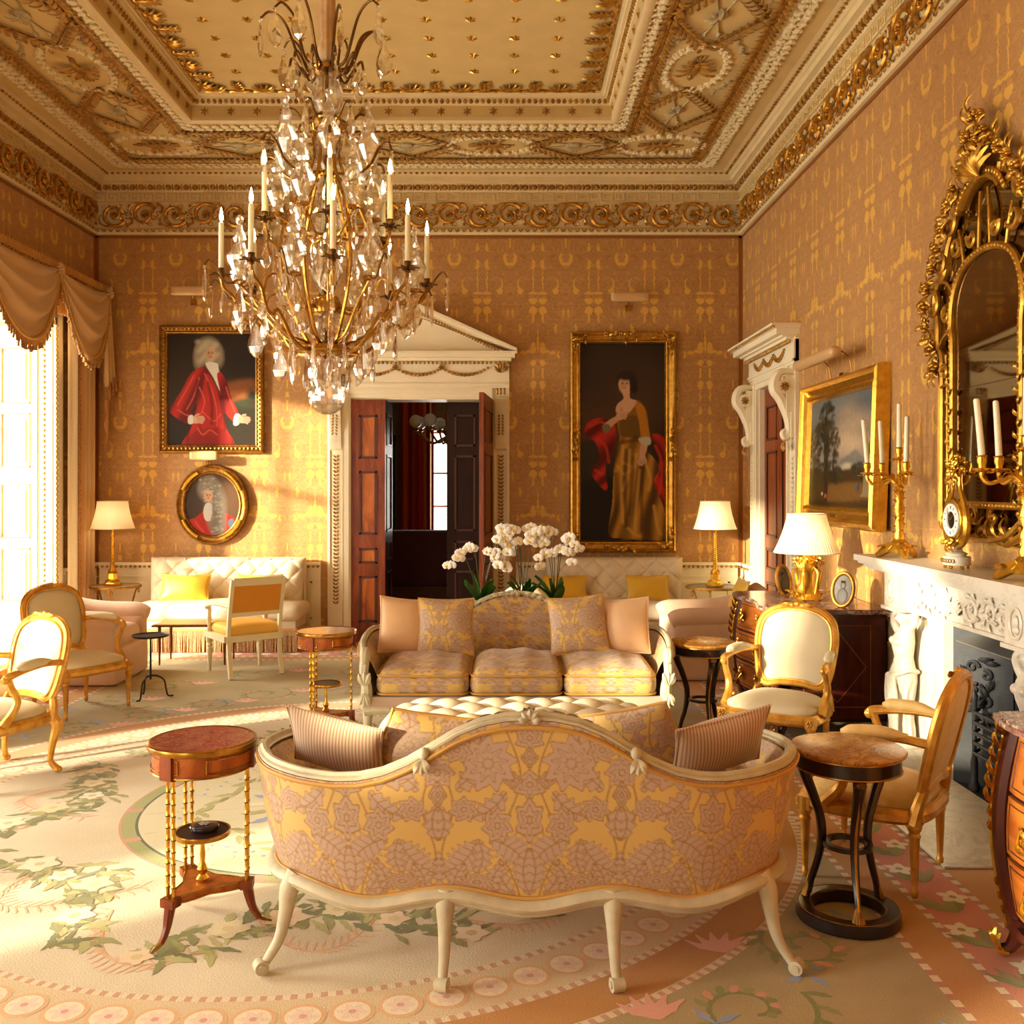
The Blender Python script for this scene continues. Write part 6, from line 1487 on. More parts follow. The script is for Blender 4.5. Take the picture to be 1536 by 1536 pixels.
mb.add(tube(cat([(-.40, -.05, 1.50+Z0), (-.25, -.06, 1.41+Z0), (0, -.06, 1.385+Z0), (.25, -.06, 1.41+Z0), (.40, -.05, 1.50+Z0)], 5), .018, 7)); obj('apron_carving', mb, GILT, mi)

# ---------------------------------------------------------------- mantel garniture
SH = 1.233
WAX = mat('ivory_wax', lin(246, 238, 206), .4, Subsurface_Weight=.15, Subsurface_Radius=(.02, .012, .006))
WICK = mat('black_wick', (.02, .02, .02), .9)
def candelabrum(label, lx, ang0):
    wx, wy = XR-.18, FYC-lx
    t = thing('candelabrum', label, 'candelabrum', (wx, wy, SH), 0, 'pair of gilt candelabra on the mantel')
    mb = MB()
    for k in range(3):
        a = k*2*pi/3+.4; mb.add(tube(cat([(.02*cos(a), .02*sin(a), .07), (.07*cos(a), .07*sin(a), .05), (.11*cos(a), .11*sin(a), .02), (.135*cos(a), .135*sin(a), .010)], 4), [.035, .03, .022, .012], 7))
        for q in range(3): mb.add(leaf(.07, .04, .3, lobes=2), mT(.06*cos(a), .06*sin(a), .05) @ mR(a+(q-1)*.6, 'z'))
    mb.add(lathe([(.06, .03), (.065, .05), (.045, .075), (.05, .09), (.03, .11)], 14)); obj('base', mb, GILT_BRIGHT, t)
    mb = MB().add(lathe([(.028, .10), (.034, .13), (.022, .16), (.03, .20), (.018, .24), (.034, .28), (.022, .33), (.028, .38), (.016, .40), (.03, .42), (.014, .44), (.010, .56), (.016, .58)], 12))
    rr = random.Random(4)
    for q in range(26): z = .10+q*.012; a = q*2.4; mb.add(leaf(.045, .026, .5), mT(.022*cos(a), .022*sin(a), z) @ mR(a, 'z') @ mR(-.9, 'y'))
    obj('stem', mb, GILT_BRIGHT, t)
    tips = [(0, 0, .60, 0, 0)]
    for a in (1.75, 2.65, -1.75):
        c_, s_ = cos(a), sin(a); R = .18
        P = cat([(.01*c_, .01*s_, .43), (.05*c_, .05*s_, .47), (.10*c_, .10*s_, .455), (.15*c_, .15*s_, .44), (R*c_, R*s_, .47), (R*c_, R*s_, .50)], 5)
        mb = MB().add(tube(P, [.011, .010, .009, .010, .010, .012], 7))
        for q in range(3): mb.add(leaf(.05, .025, .4), mT(P[5+5*q][0], P[5+5*q][1], P[5+5*q][2]) @ mR(a+pi*(q % 2), 'z') @ mR(-.5, 'y'))
        obj('arm', mb, GILT_BRIGHT, t); tips.append((R*c_, R*s_, .51, c_, s_))
    lab = 'from the lyre clock' 
    for i, (x, y, z, c_, s_) in enumerate(tips):
        mb = MB().add(lathe([(.012, z-.02), (.04, z-.008), (.042, z-.002), (.016, z+.002), (.015, z+.012), (.022, z+.03), (.020, z+.05), (.026, z+.056), (.013, z+.058)], 12))
        for q in range(6): mb.add(leaf(.035, .022, -.5), mT(x*0+.025*cos(q*pi/3), .025*sin(q*pi/3), z-.004) @ mR(q*pi/3, 'z'))
        obj('socket', mb, GILT_BRIGHT, t, mT(x, y, 0))
    return t, tips, (wx, wy)
def taper(label, x, y, z, lx, ly, group):
    t = thing('candle', label, 'candle', (x, y, z), 0, group); L = .255
    P = [(0, 0, 0), (lx*.02, ly*.02, L*.3), (lx*.05, ly*.05, L*.7), (lx*.075, ly*.075, L)]
    obj('wax', MB().add(tube(cat(P, 3), [.0155, .0148, .014, .0134], 10)).add(ell((lx*.075, ly*.075, L), (.0133, .0133, .008), 8, 4)), WAX, t)
    obj('wick', MB().add(tube([(lx*.075, ly*.075, L), (lx*.077, ly*.077, L+.014)], .0016, 5)), WICK, t)
    return t
for lab, lx, an in (('gilt bronze candelabrum on the mantel end nearest the landscape painting', -.74, .35), ('gilt bronze candelabrum on the mantel end nearest the second commode', .66, 1.0)):
    cd, tips, (wx, wy) = candelabrum(lab, lx, an)
    side = 'nearest the landscape painting' if lx < 0 else 'away from the landscape painting'
    for i, (x, y, z, c_, s_) in enumerate(tips):
        arms_ = ('over the centre stem', 'on the arm towards the landscape' if lx < 0 else 'on the arm towards the lyre clock', 'on the arm over the mantel edge', 'on the arm towards the lyre clock' if lx < 0 else 'on the arm towards the second commode')
        taper('ivory candle '+arms_[i]+', candelabrum '+side, wx+x, wy+y, SH+z+.0585, c_*.3, s_*.3, 'candles of the candelabrum '+side)
# lyre clock
ck = thing('mantel_clock', 'gilt lyre clock with white ring dial on a white drum base', 'clock', (XR-.185, FYC-.0, SH), -pi/2)
WMARB = MARBLE
obj('base', MB().add(lathe([(.085, .018), (.088, .022), (.088, .06), (.084, .064), (.06, .066), (.055, .072)], 28, sx=1, sy=.72)), MARBLE, ck)
mb = MB()
for a in np.linspace(0, 2*pi, 7)[:-1]: mb.add(lathe([(.006, 0), (.010, .006), (.006, .018)], 8), mT(.07*cos(a), .05*sin(a), 0))
obj('toupie_feet', mb, GILT_BRIGHT, ck)
mb = MB()
for q in range(8): a = -pi/2+(q-3.5)*.22; mb.add(tube([(.0885*cos(a)+.012*cos(b), .0645*sin(a), .041+.009*sin(b)) for b in np.linspace(0, 2*pi, 9)[:-1]], .003, 4, closed=True))
obj('guilloche_band', mb, GILT_BRIGHT, ck)
obj('pedestal', MB().add(lathe([(.05, .07), (.055, .078), (.03, .09), (.028, .105), (.04, .115)], 18)), MARBLE, ck)
mb = MB()
for s in (-1, 1): mb.add(tube(cat([(s*.02, 0, .115), (s*.09, 0, .16), (s*.108, 0, .25), (s*.08, 0, .34), (s*.04, 0, .41), (s*.035, 0, .48), (s*.06, 0, .53)], 6), [.02, .022, .022, .018, .014, .013, .010], 8))
mb.add(box(-.05, .05, -.012, .012, .49, .505)); obj('lyre_frame', mb, GILT_BRIGHT, ck)
obj('strings', MB().add(tube([(0, .0, .36), (0, 0, .49)], .0025, 5)).add(tube([(-.014, .0, .36), (-.014, 0, .49)], .0025, 5)).add(tube([(.014, .0, .36), (.014, 0, .49)], .0025, 5)), BRONZE, ck)
Mr = mT(0, -.02, .25) @ mR(pi/2, 'x')
obj('chapter_ring', MB().add(lathe([(.045, .0), (.085, .0), (.087, .006), (.085, .012), (.045, .012), (.045, 0)], 40, cap=False), Mr), mat('white_enamel', lin(248, 246, 240), .15), ck, angle=30)
obj('movement', MB().add(cyl(.046, -.03, .004, 28), Mr), mat('dark_movement', lin(40, 30, 22), .3, .5), ck)
nm = MB()
for h_ in range(12):
    a = h_*pi/6; nm.add(box(-.002, .002, .058, .074, .0121, .0128), Mr @ mR(-a, 'z'))
    if h_ % 3 == 0: nm.add(box(.004, .007, .058, .074, .0121, .0128), Mr @ mR(-a, 'z'))
obj('numerals', nm, WICK, ck, smooth=False)
obj('hands', MB().add(box(-.0025, .0025, 0, .04, .0135, .015), Mr @ mR(-.9, 'z')).add(box(-.002, .002, 0, .062, .0155, .017), Mr @ mR(.6, 'z')), GILT_BRIGHT, ck, smooth=False)
mb = MB().add(tube([(.098*cos(a), -.02, .25+.098*sin(a)) for a in np.linspace(0, 2*pi, 41)[:-1]], .010, 6, closed=True))
rr = random.Random(2)
for i in range(30): mb.add(ell((rr.uniform(-.06, .06), rr.uniform(-.03, .02), .50+rr.uniform(0, .09)), (.013, .012, .013), 6, 4))
for i in range(14): mb.add(leaf(.06, .03, .4), mT(rr.uniform(-.04, .04), -.01, .47+rr.uniform(0, .06)) @ mR(pi/2, 'x') @ mR(rr.uniform(0, 6), 'z'))
for i in range(12): mb.add(leaf(.05, .026, .4), mT(rr.uniform(-.05, .05), -.03, .13+rr.uniform(0, .03)) @ mR(pi/2, 'x') @ mR(rr.uniform(3, 6.2), 'z'))
obj('floral_mounts', mb, GILT_BRIGHT, ck, angle=None)
# ---------------------------------------------------------------- paintings
class Paint:
    def __init__(s, w_, h_, bg):
        s.w, s.h = w_, h_; s.Xg, s.Yg = np.meshgrid(np.linspace(0, 1, w_), np.linspace(0, 1, h_), indexing='ij'); s.A = np.tile(np.array(lin(*bg)), (w_, h_, 1)); s.asp = h_/w_
    def put(s, m, c): s.A = s.A*(1-m[..., None])+np.array(lin(*c))*m[..., None]
    def ell(s, x, y, rx, ry, c, soft=.15, rot=0, a=1.):
        dx, dy = s.Xg-x, (s.Yg-y)*s.asp; cr, sr = cos(rot), sin(rot); u = (dx*cr+dy*sr)/rx; v = (-dx*sr+dy*cr)/(ry*s.asp); d = np.hypot(u, v); s.put(a*np.clip((1+soft-d)/(2*soft), 0, 1), c)
    def poly(s, P, c, a=1., smooth=True, blur=1):
        P = np.array(P, float)
        if smooth: P = cat([(x, y, 0) for x, y in P], 5, closed=True)[:, :2]
        m = np.zeros(s.Xg.shape, bool)
        for (x0, y0), (x1, y1) in zip(P, np.roll(P, -1, 0)):
            if y0 == y1: continue
            m ^= ((s.Yg > min(y0, y1)) & (s.Yg <= max(y0, y1)) & (s.Xg < (x1-x0)*(s.Yg-y0)/(y1-y0)+x0))
        m = m.astype(float)
        for _ in range(blur): m = (m+np.roll(m, 1, 0)+np.roll(m, -1, 0)+np.roll(m, 1, 1)+np.roll(m, -1, 1))/5
        s.put(m*a, c)
    def stroke(s, P, wd, c, a=.7):
        P = cat([(x, y, 0) for x, y in P], 6)[:, :2]; d = np.full(s.Xg.shape, 9.)
        for (x0, y0), (x1, y1) in zip(P[:-1], P[1:]):
            ex, ey = x1-x0, (y1-y0)*s.asp; L2 = max(ex*ex+ey*ey, 1e-9); q = np.clip(((s.Xg-x0)*ex+(s.Yg-y0)*s.asp*ey)/L2, 0, 1); d = np.minimum(d, np.hypot(s.Xg-x0-q*ex, (s.Yg-y0)*s.asp-q*ey))
        s.put(a*np.clip(1.5-d/wd, 0, 1), c)
    def mask(s, P, blur=1):
        B = s.A.copy(); s.A = np.zeros_like(s.A); s.poly(P, (255, 255, 255), 1., True, blur); m = s.A[..., 0].copy(); s.A = B; return m
    def drape(s, P, dark, light, ang, freq, seed=0, a=1.):            # cloth with folds running along ang
        m = s.mask(P); r = np.random.default_rng(seed); n = 0
        for k in range(5): n = n+np.sin(s.Xg*r.uniform(2, 9)+s.Yg*s.asp*r.uniform(2, 9)+r.uniform(0, 6))
        t = (s.Xg-.5)*cos(ang)+(s.Yg-.5)*s.asp*sin(ang); q = .5+.5*np.sin(freq*t+.9*n); q = q**1.5
        c = np.array(lin(*dark))*(1-q[..., None])+np.array(lin(*light))*q[..., None]; s.A = s.A*(1-m[..., None]*a)+c*m[..., None]*a
    def hand(s, x, y, ang, L, c):                                      # palm and four fingers
        p_ = lambda u, v: (x+L*(u*cos(ang)-v*sin(ang)), y+L*(u*sin(ang)+v*cos(ang))/s.asp)
        s.poly([p_(0, -.28), p_(.5, -.32), p_(.62, 0), p_(.5, .32), p_(0, .26)], c, 1.)
        for i, v in enumerate((-.26, -.09, .08, .24)): s.stroke([p_(.45, v), p_(.8, v*1.15), p_((1.12, 1.2, 1.12, .95)[i], v*1.2+.06)], L*.085, c, 1.)
        for v in (-.17, 0, .16): s.stroke([p_(.5, v), p_(.95, v*1.15)], L*.02, tuple(int(q*.6) for q in c), .7)
        s.stroke([p_(.15, -.25), p_(.45, -.5), p_(.7, -.55)], L*.09, c, 1.)
    def speckle(s, am, seed=1):
        r = np.random.default_rng(seed).normal(0, 1, s.Xg.shape)
        for _ in range(3): r = (r+np.roll(r, 1, 0)+np.roll(r, -1, 0)+np.roll(r, 1, 1)+np.roll(r, -1, 1))/5
        s.A = np.clip(s.A*(1+am*r[..., None]), 0, 1)
CANVAS = matv('varnished_oil_paint', .5); CANVAS.node_tree.nodes['Principled BSDF'].inputs['Specular IOR Level'].default_value = .2
def canvas_mesh(p, W_, H_, oval=False):
    p.A = p.A*.80; V = np.stack([(p.Xg-.5)*W_, np.zeros_like(p.Xg), (.5-p.Yg)*H_], -1).reshape(-1, 3); F = gridF(p.w, p.h)[:, ::-1]
    if oval:
        d = (2*(p.Xg-.5))**2+(2*(p.Yg-.5))**2; ok = (d < 1.02).ravel(); F = F[ok[F].all(1)]
    return MB().add((V, [F]), None, p.A.reshape(-1, 3))
def face(p, x, y, r, skin, turn=.15):                  # an oil-sketch face: planes, eyes, nose, mouth
    a = p.asp; p.ell(x, y, r*.72, r/a, skin, .12); p.ell(x-r*.28, y+r*.1/a, r*.4, r*.7/a, tuple(int(c*.82) for c in skin), .6, a=.5); p.ell(x+r*.28, y+r*.25/a, r*.24, r*.2/a, (214, 128, 98), .8, a=.5); p.ell(x-r*.2, y+r*.25/a, r*.2, r*.2/a, (204, 120, 92), .8, a=.4)
    for s in (-1, 1): p.ell(x+s*r*.27+r*turn*.3, y-r*.10/a, r*.13, r*.07/a, (54, 36, 28), .4); p.stroke([(x+s*r*.27-r*.15, y-r*.24/a), (x+s*r*.27, y-r*.29/a), (x+s*r*.27+r*.16, y-r*.24/a)], r*.04, (96, 66, 44), .7)
    p.stroke([(x+r*turn*.4, y-r*.1/a), (x+r*turn*.9, y+r*.2/a), (x+r*turn*.3, y+r*.26/a)], r*.05, (176, 118, 84), .7); p.ell(x+r*turn*.4, y+r*.5/a, r*.2, r*.07/a, (168, 70, 58), .4)
# gentleman in a red coat
m1 = Paint(230, 290, (38, 28, 20))
m1.ell(.2, .3, .5, .4, (54, 42, 30), .7, a=.6); m1.poly([(.62, .46), (1.05, .42), (1.05, .64), (.66, .64)], (150, 88, 44), .75, blur=60); m1.poly([(.68, .53), (1.0, .50), (1.0, .56), (.7, .57)], (186, 112, 58), .6, blur=40)
m1.poly([(.6, .64), (1.05, .60), (1.05, .80), (.66, .78)], (44, 46, 30), .9, blur=24); m1.ell(.86, .62, .07, .03, (56, 62, 38), .6); m1.ell(.95, .56, .06, .06, (42, 48, 30), .6); m1.poly([(.6, .78), (1.05, .76), (1.05, 1.05), (.6, 1.05)], (46, 38, 24), .9, blur=6)
m1.ell(.46, .16, .135, .115, (168, 152, 122), .25); m1.ell(.36, .22, .06, .10, (150, 134, 106), .4); m1.ell(.58, .21, .055, .09, (140, 124, 98), .4)
for i in range(16): m1.ell(.345+.23*((i*7) % 16)/16, .08+.19*i/16, .03, .02, (198, 184, 152), .7, a=.5)
face(m1, .485, .185, .075, (206, 160, 124))
m1.poly([(.43, .27), (.56, .27), (.58, .33), (.62, .42), (.60, .52), (.52, .40)], (214, 204, 184))
m1.poly([(.42, .30), (.32, .33), (.25, .38), (.17, .50), (.04, .67), (.07, .73), (.22, .80), (.30, .77), (.27, .70), (.34, .62), (.27, .84), (.18, 1.03), (.74, 1.03), (.66, .84), (.63, .70), (.74, .78), (.80, .72), (.72, .58), (.67, .44), (.60, .35), (.56, .38), (.60, .55), (.50, .40)], (150, 24, 18))
m1.drape([(.42, .30), (.32, .33), (.25, .38), (.17, .50), (.04, .67), (.07, .73), (.22, .80), (.30, .77), (.27, .70), (.34, .62), (.27, .84), (.18, 1.03), (.74, 1.03), (.66, .84), (.63, .70), (.74, .78), (.80, .72), (.72, .58), (.67, .44), (.60, .35), (.56, .38), (.60, .55), (.50, .40)], (92, 12, 10), (188, 40, 28), .5, 26, 3, .85)
m1.poly([(.44, .36), (.56, .52), (.60, .70), (.58, .90), (.40, .88), (.38, .66)], (172, 34, 24), .9); m1.poly([(.30, .88), (.62, .85), (.66, 1.03), (.26, 1.03)], (140, 22, 18), .8)
for P in ([(.30, .38), (.22, .50), (.12, .64)], [(.36, .40), (.30, .56), (.22, .68)], [(.42, .36), (.50, .50), (.55, .66), (.56, .82)], [(.12, .68), (.2, .72), (.28, .74)], [(.40, .70), (.52, .78), (.60, .72)], [(.66, .48), (.70, .58), (.76, .70)], [(.36, .48), (.42, .60), (.38, .72)], [(.34, .84), (.40, .90), (.48, .86), (.56, .90)]): m1.stroke(P, .008, (222, 88, 62), .65)
for P in ([(.34, .42), (.33, .56), (.30, .66)], [(.27, .70), (.36, .76)], [(.61, .56), (.64, .70), (.65, .86)], [(.24, .86), (.22, 1.0)], [(.46, .44), (.50, .62), (.50, .80)]): m1.stroke(P, .016, (84, 10, 10), .6)
m1.hand(.285, .775, -.1, .11, (206, 160, 128)); m1.poly([(.24, .74), (.29, .73), (.29, .80), (.24, .80)], (216, 210, 198))
m1.poly([(.76, .72), (.82, .73), (.80, .81), (.74, .81)], (212, 206, 192)); m1.hand(.80, .768, .05, .105, (200, 152, 118)); m1.speckle(.10)
# lady in a gold dress
m2 = Paint(200, 450, (32, 24, 18))
m2.ell(.5, .24, .5, .16, (104, 74, 48), .9, a=.6); m2.ell(.25, .42, .5, .16, (92, 62, 38), .8, a=.7); m2.ell(.2, .2, .5, .12, (42, 36, 30), .8, a=.6); m2.poly([(.0, .52), (.3, .5), (.3, .7), (0, .7)], (46, 42, 26), .7, blur=8); m2.poly([(-.1, .72), (1.1, .72), (1.1, 1.1), (-.1, 1.1)], (26, 19, 14), .9, blur=8)
RD = [(.10, .40), (.22, .38), (.36, .39), (.42, .44), (.40, .52), (.30, .62), (.32, .74), (.20, .70), (.14, .64), (.24, .58), (.18, .50), (.06, .46)]
m2.poly([(.10, .40), (.22, .38), (.36, .39), (.42, .44), (.40, .52), (.30, .62), (.32, .74), (.20, .70), (.14, .64), (.24, .58), (.18, .50), (.06, .46)], (150, 28, 20)); m2.poly([(.84, .46), (1.03, .52), (1.03, .84), (.86, .82), (.74, .74), (.86, .66), (.92, .58)], (158, 30, 20)); m2.drape(RD, (80, 12, 10), (196, 44, 30), .9, 30, 7, .9); m2.drape([(.84, .46), (1.03, .52), (1.03, .84), (.86, .82), (.74, .74), (.86, .66), (.92, .58)], (84, 12, 10), (190, 42, 28), -.7, 30, 8, .9)
for P in ([(.12, .42), (.24, .40), (.36, .42)], [(.20, .48), (.30, .52), (.34, .60)], [(.88, .52), (.94, .60), (.84, .72)], [(.96, .60), (.94, .72), (.88, .80)], [(.18, .64), (.26, .66)]): m2.stroke(P, .016, (206, 62, 40), .6)
m2.poly([(.42, .34), (.50, .37), (.64, .29), (.76, .33), (.80, .42), (.82, .49), (.74, .50), (.70, .46), (.72, .52), (.86, .58), (.92, .64), (.86, .70), (.98, .84), (1.0, .98), (.74, .985), (.72, .99), (.52, .98), (.34, .96), (.38, .80), (.40, .62), (.46, .50), (.44, .42)], (146, 98, 28))
m2.drape([(.46, .50), (.70, .46), (.72, .52), (.86, .58), (.92, .64), (.86, .70), (.98, .84), (1.0, .98), (.74, .985), (.52, .98), (.34, .96), (.38, .80), (.40, .62)], (70, 44, 14), (186, 130, 44), .25, 34, 5, .9)
m2.poly([(.46, .50), (.70, .49), (.72, .56), (.66, .80), (.62, .97), (.46, .96), (.46, .70)], (180, 126, 40), .35, blur=24); m2.poly([(.48, .39), (.66, .37), (.70, .46), (.49, .47)], (104, 76, 26), .9)
m2.poly([(.64, .30), (.75, .33), (.80, .44), (.80, .49), (.72, .48), (.68, .38)], (192, 126, 30), .9)
for P in ([(.50, .52), (.48, .70), (.50, .90)], [(.58, .54), (.56, .66), (.50, .74)], [(.66, .56), (.62, .62), (.50, .60)], [(.70, .64), (.66, .80), (.64, .94)], [(.44, .62), (.52, .66), (.64, .62)], [(.76, .60), (.82, .68), (.80, .74)], [(.86, .82), (.90, .92), (.94, .96)], [(.56, .93), (.64, .96), (.70, .97)]): m2.stroke(P, .018, (214, 164, 72), .55)
for P in ([(.54, .54), (.53, .72), (.54, .92)], [(.62, .58), (.60, .72), (.57, .86)], [(.72, .58), (.72, .76), (.72, .94)], [(.42, .66), (.42, .84)], [(.66, .49), (.50, .50)]): m2.stroke(P, .02, (76, 46, 14), .6)
m2.ell(.545, .198, .115, .052, (44, 28, 20), .2); m2.ell(.635, .225, .04, .032, (40, 25, 18), .3); face(m2, .52, .212, .094, (220, 176, 140), .1); m2.ell(.54, .170, .098, .022, (50, 32, 22), .35); m2.ell(.605, .20, .03, .03, (44, 28, 20), .4)
m2.poly([(.485, .24), (.575, .235), (.585, .28), (.66, .295), (.60, .34), (.50, .37), (.42, .345), (.44, .31), (.51, .28)], (216, 172, 136)); m2.stroke([(.48, .33), (.50, .36), (.54, .355)], .012, (170, 118, 88), .5)
m2.poly([(.28, .415), (.36, .385), (.44, .37), (.46, .385), (.38, .42), (.32, .44)], (206, 160, 122)); m2.hand(.43, .378, -.25, .10, (210, 166, 128)); m2.poly([(.26, .42), (.33, .41), (.36, .435), (.30, .455)], (120, 112, 84))
m2.poly([(.72, .495), (.79, .49), (.77, .55), (.73, .58), (.69, .575)], (206, 160, 122)); m2.hand(.735, .565, 1.9, .10, (206, 160, 122)); m2.poly([(.69, .48), (.81, .475), (.82, .51), (.76, .515), (.70, .50)], (190, 184, 160)); m2.speckle(.10, 2)
# oval portrait in a long grey wig
m3 = Paint(150, 180, (58, 44, 36))
m3.ell(.8, .4, .4, .5, (110, 76, 48), .8, a=.7); m3.poly([(.05, .78), (.20, .70), (.36, .60), (.60, .58), (.80, .66), (.98, .80), (.9, 1.1), (.1, 1.1)], (168, 34, 22)); m3.ell(.44, .25, .20, .20, (132, 122, 108), .2); m3.ell(.56, .55, .18, .34, (138, 128, 114), .3); m3.ell(.60, .80, .14, .24, (124, 114, 102), .3)
r3 = random.Random(2)
for i in range(110):
    q = r3.random(); x_ = r3.uniform(.27, .62)+.08*q; y_ = .07+.40*q if x_ < .44 else .07+.85*q
    m3.ell(x_, y_, .022, .014, r3.choice(((176, 166, 150), (108, 98, 86), (150, 140, 124), (196, 186, 168))), .7, a=.55)
face(m3, .43, .36, .105, (214, 168, 134), .1); m3.poly([(.38, .49), (.48, .48), (.50, .60), (.46, .74), (.38, .74), (.34, .62)], (200, 196, 188)); m3.poly([(.78, .76), (.86, .72), (.90, .82), (.82, .88)], (90, 106, 122)); m3.stroke([(.2, .76), (.26, .84), (.34, .92)], .02, (206, 74, 48), .6); m3.speckle(.08, 3)
# classical landscape
m4 = Paint(190, 124, (150, 140, 130))
m4.poly([(-.1, -.1), (1.1, -.1), (1.1, .32), (-.1, .36)], (104, 112, 112), .9, blur=10)
for x, y, rx, ry, c in ((.6, .14, .18, .07, (176, 150, 122)), (.75, .26, .22, .09, (190, 162, 132)), (.55, .38, .2, .10, (206, 176, 138)), (.86, .10, .15, .08, (92, 96, 100)), (.45, .06, .2, .06, (120, 124, 122)), (.68, .46, .18, .08, (214, 188, 150)), (.92, .34, .1, .08, (150, 130, 112))): m4.ell(x, y, rx, ry, c, .8, a=.7)
m4.poly([(.52, .58), (.64, .54), (.74, .50), (.84, .57), (.9, .62), (.5, .64)], (120, 122, 116), .8, blur=3); m4.ell(.62, .64, .08, .03, (198, 186, 156), .5)
m4.poly([(-.1, .66), (.4, .68), (.7, .66), (1.1, .68), (1.1, 1.1), (-.1, 1.1)], (70, 50, 24), 1, blur=4); m4.poly([(.3, .82), (.6, .78), (.9, .80), (1.0, .94), (.4, .98)], (136, 96, 42), .8, blur=6)
r4 = random.Random(8)
def foliage(x, y, rx, ry, n, cs):
    for _ in range(n): a_, q = r4.uniform(0, 6.28), sqrt(r4.random()); m4.ell(x+rx*q*cos(a_), y+ry*q*sin(a_), r4.uniform(.012, .03), r4.uniform(.012, .03), r4.choice(cs), .7, a=.75)
DK = [(40, 38, 22), (54, 50, 28), (32, 30, 18), (74, 64, 34)]
m4.poly([(.24, .24), (.28, .9), (.33, .9), (.30, .24)], (42, 30, 18)); foliage(.28, .24, .14, .20, 90, DK); foliage(.20, .45, .12, .22, 70, DK); foliage(.38, .50, .12, .26, 90, DK); foliage(.08, .55, .12, .3, 80, DK); foliage(.47, .72, .08, .08, 30, DK); foliage(.95, .62, .10, .16, 60, [(70, 58, 34), (54, 46, 28), (92, 74, 42)]); foliage(.80, .68, .12, .06, 40, DK)
m4.poly([(.86, .68), (.94, .68), (.95, .86), (.98, .90), (.82, .90), (.85, .86)], (150, 132, 104), .9, False); m4.ell(.76, .82, .012, .035, (70, 90, 120), .3); m4.ell(.79, .82, .01, .035, (60, 60, 66), .3); m4.ell(.30, .90, .02, .02, (190, 90, 50), .4); m4.ell(.24, .88, .012, .015, (220, 200, 170), .4); m4.poly([(-.1, .93), (.5, .95), (1.1, .92), (1.1, 1.1), (-.1, 1.1)], (48, 32, 16), .8, blur=6); m4.speckle(.14, 4)

def framed(name, label, W_, H_, fw, depth, p, M0, prof, m=GILT, oval=False):
    t = thing(name, label, 'painting'); t.matrix_world = Matrix(M0.tolist())
    inner = (W_-2*fw, H_-2*fw)
    obj('canvas', canvas_mesh(p, inner[0]+.03, inner[1]+.03, oval), CANVAS, t, mT(0, -depth*.35, 0), angle=None)
    pr = np.array(prof)*[fw, depth]
    if oval:
        n = 72; th = np.arange(n)*2*pi/n; V = []
        for ins, d in pr: V.append(np.stack([(W_/2-ins)*np.cos(th), np.full(n, -d), (H_/2-ins)*np.sin(th)], 1))
        fr = obj('frame', MB().add((np.concatenate(V), [gridF(len(pr), n, cv=True)])), m, t, angle=35)
    else:
        V, F = ringmould(pr, -W_/2, W_/2, -H_/2, H_/2); V = V[:, [0, 2, 1]]*[1, -1, 1]; fr = obj('frame', MB().add((V, F)), m, t, smooth=False)
    obj('backboard', MB().add(box(-inner[0]/2*.98, inner[0]/2*.98, -depth*.3, 0, -inner[1]/2*.98, inner[1]/2*.98) if not oval else (lambda v: (v[0][:, [0, 2, 1]]*[1, -1, 1], v[1]))(cyl(1, 0, depth*.3, 32))), BRONZE, t, mT(0, 0, 0) if not oval else np.diag([inner[0]/2, 1, inner[1]/2, 1.]), smooth=False)
    return t, fr
PROF = [(0, 0), (0, .55), (.08, .85), (.22, .95), (.30, .80), (.36, .70), (.62, .55), (.72, .58), (.80, .72), (.90, .66), (1, .35)]
def PB(x, y): return (x-760)/140, EYE-(y-729)/140
def wallpic_back(name, label, x0, y0, x1, y1, fwpx, p, depth=.07, m=GILT, oval=False):
    (a, b), (c, d) = PB(x0, y0), PB(x1, y1); M0 = mT((a+c)/2, YB-.012, (b+d)/2); return framed(name, label, c-a, b-d, fwpx/140, depth, p, M0, PROF, m, oval), (a, b, c, d)
(t1, f1), q1 = wallpic_back('portrait', 'gilt framed portrait of a man in a red coat and pale wig', 241, 489, 397, 680, 13, m1, .06, GILT_DARK)
(t2, f2), q2 = wallpic_back('portrait', 'tall gilt framed portrait of a woman in a gold dress with red drape', 854, 499, 1013, 828, 17, m2, .08, GILT)
(t3, f3), q3 = wallpic_back('portrait', 'oval gilt framed portrait of a man in a long grey wig', 266, 697, 374, 817, 14, m3, .07, GILT_DARK, True)
W2_, H2_ = q2[2]-q2[0], q2[1]-q2[3]; rr = random.Random(6)
for cx_, cz_, n in ((-W2_/2+.06, H2_/2-.06, 14), (W2_/2-.06, H2_/2-.06, 14), (-W2_/2+.06, -H2_/2+.06, 14), (W2_/2-.06, -H2_/2+.06, 14), (0, H2_/2-.05, 14), (0, -H2_/2+.05, 14), (-W2_/2+.05, 0, 12), (W2_/2-.05, 0, 12)):
    mb = MB(); vert = abs(cx_) > .3 and cz_ == 0; hor = cx_ == 0
    for i in range(n):
        ox, oz = rr.uniform(-.02, .02), rr.uniform(-.02, .02)
        if vert: oz = (i/n-.5)*.36
        elif hor: ox = (i/n-.5)*.36
        elif i % 2: ox = -np.sign(cx_)*rr.uniform(0, .16)
        else: oz = -np.sign(cz_)*rr.uniform(0, .16)
        mb.add(leaf(rr.uniform(.05, .08), .035, .4, lobes=2), mT(cx_+ox, -.075, cz_+oz) @ mR(pi/2, 'x') @ mR(rr.uniform(0, 6.3), 'z')) if i % 3 else mb.add(rosette(.028, 6, .02), mT(cx_+ox, -.072, cz_+oz) @ mR(pi/2, 'x'))
    obj('frame_carving', mb, GILT, t2, angle=None)
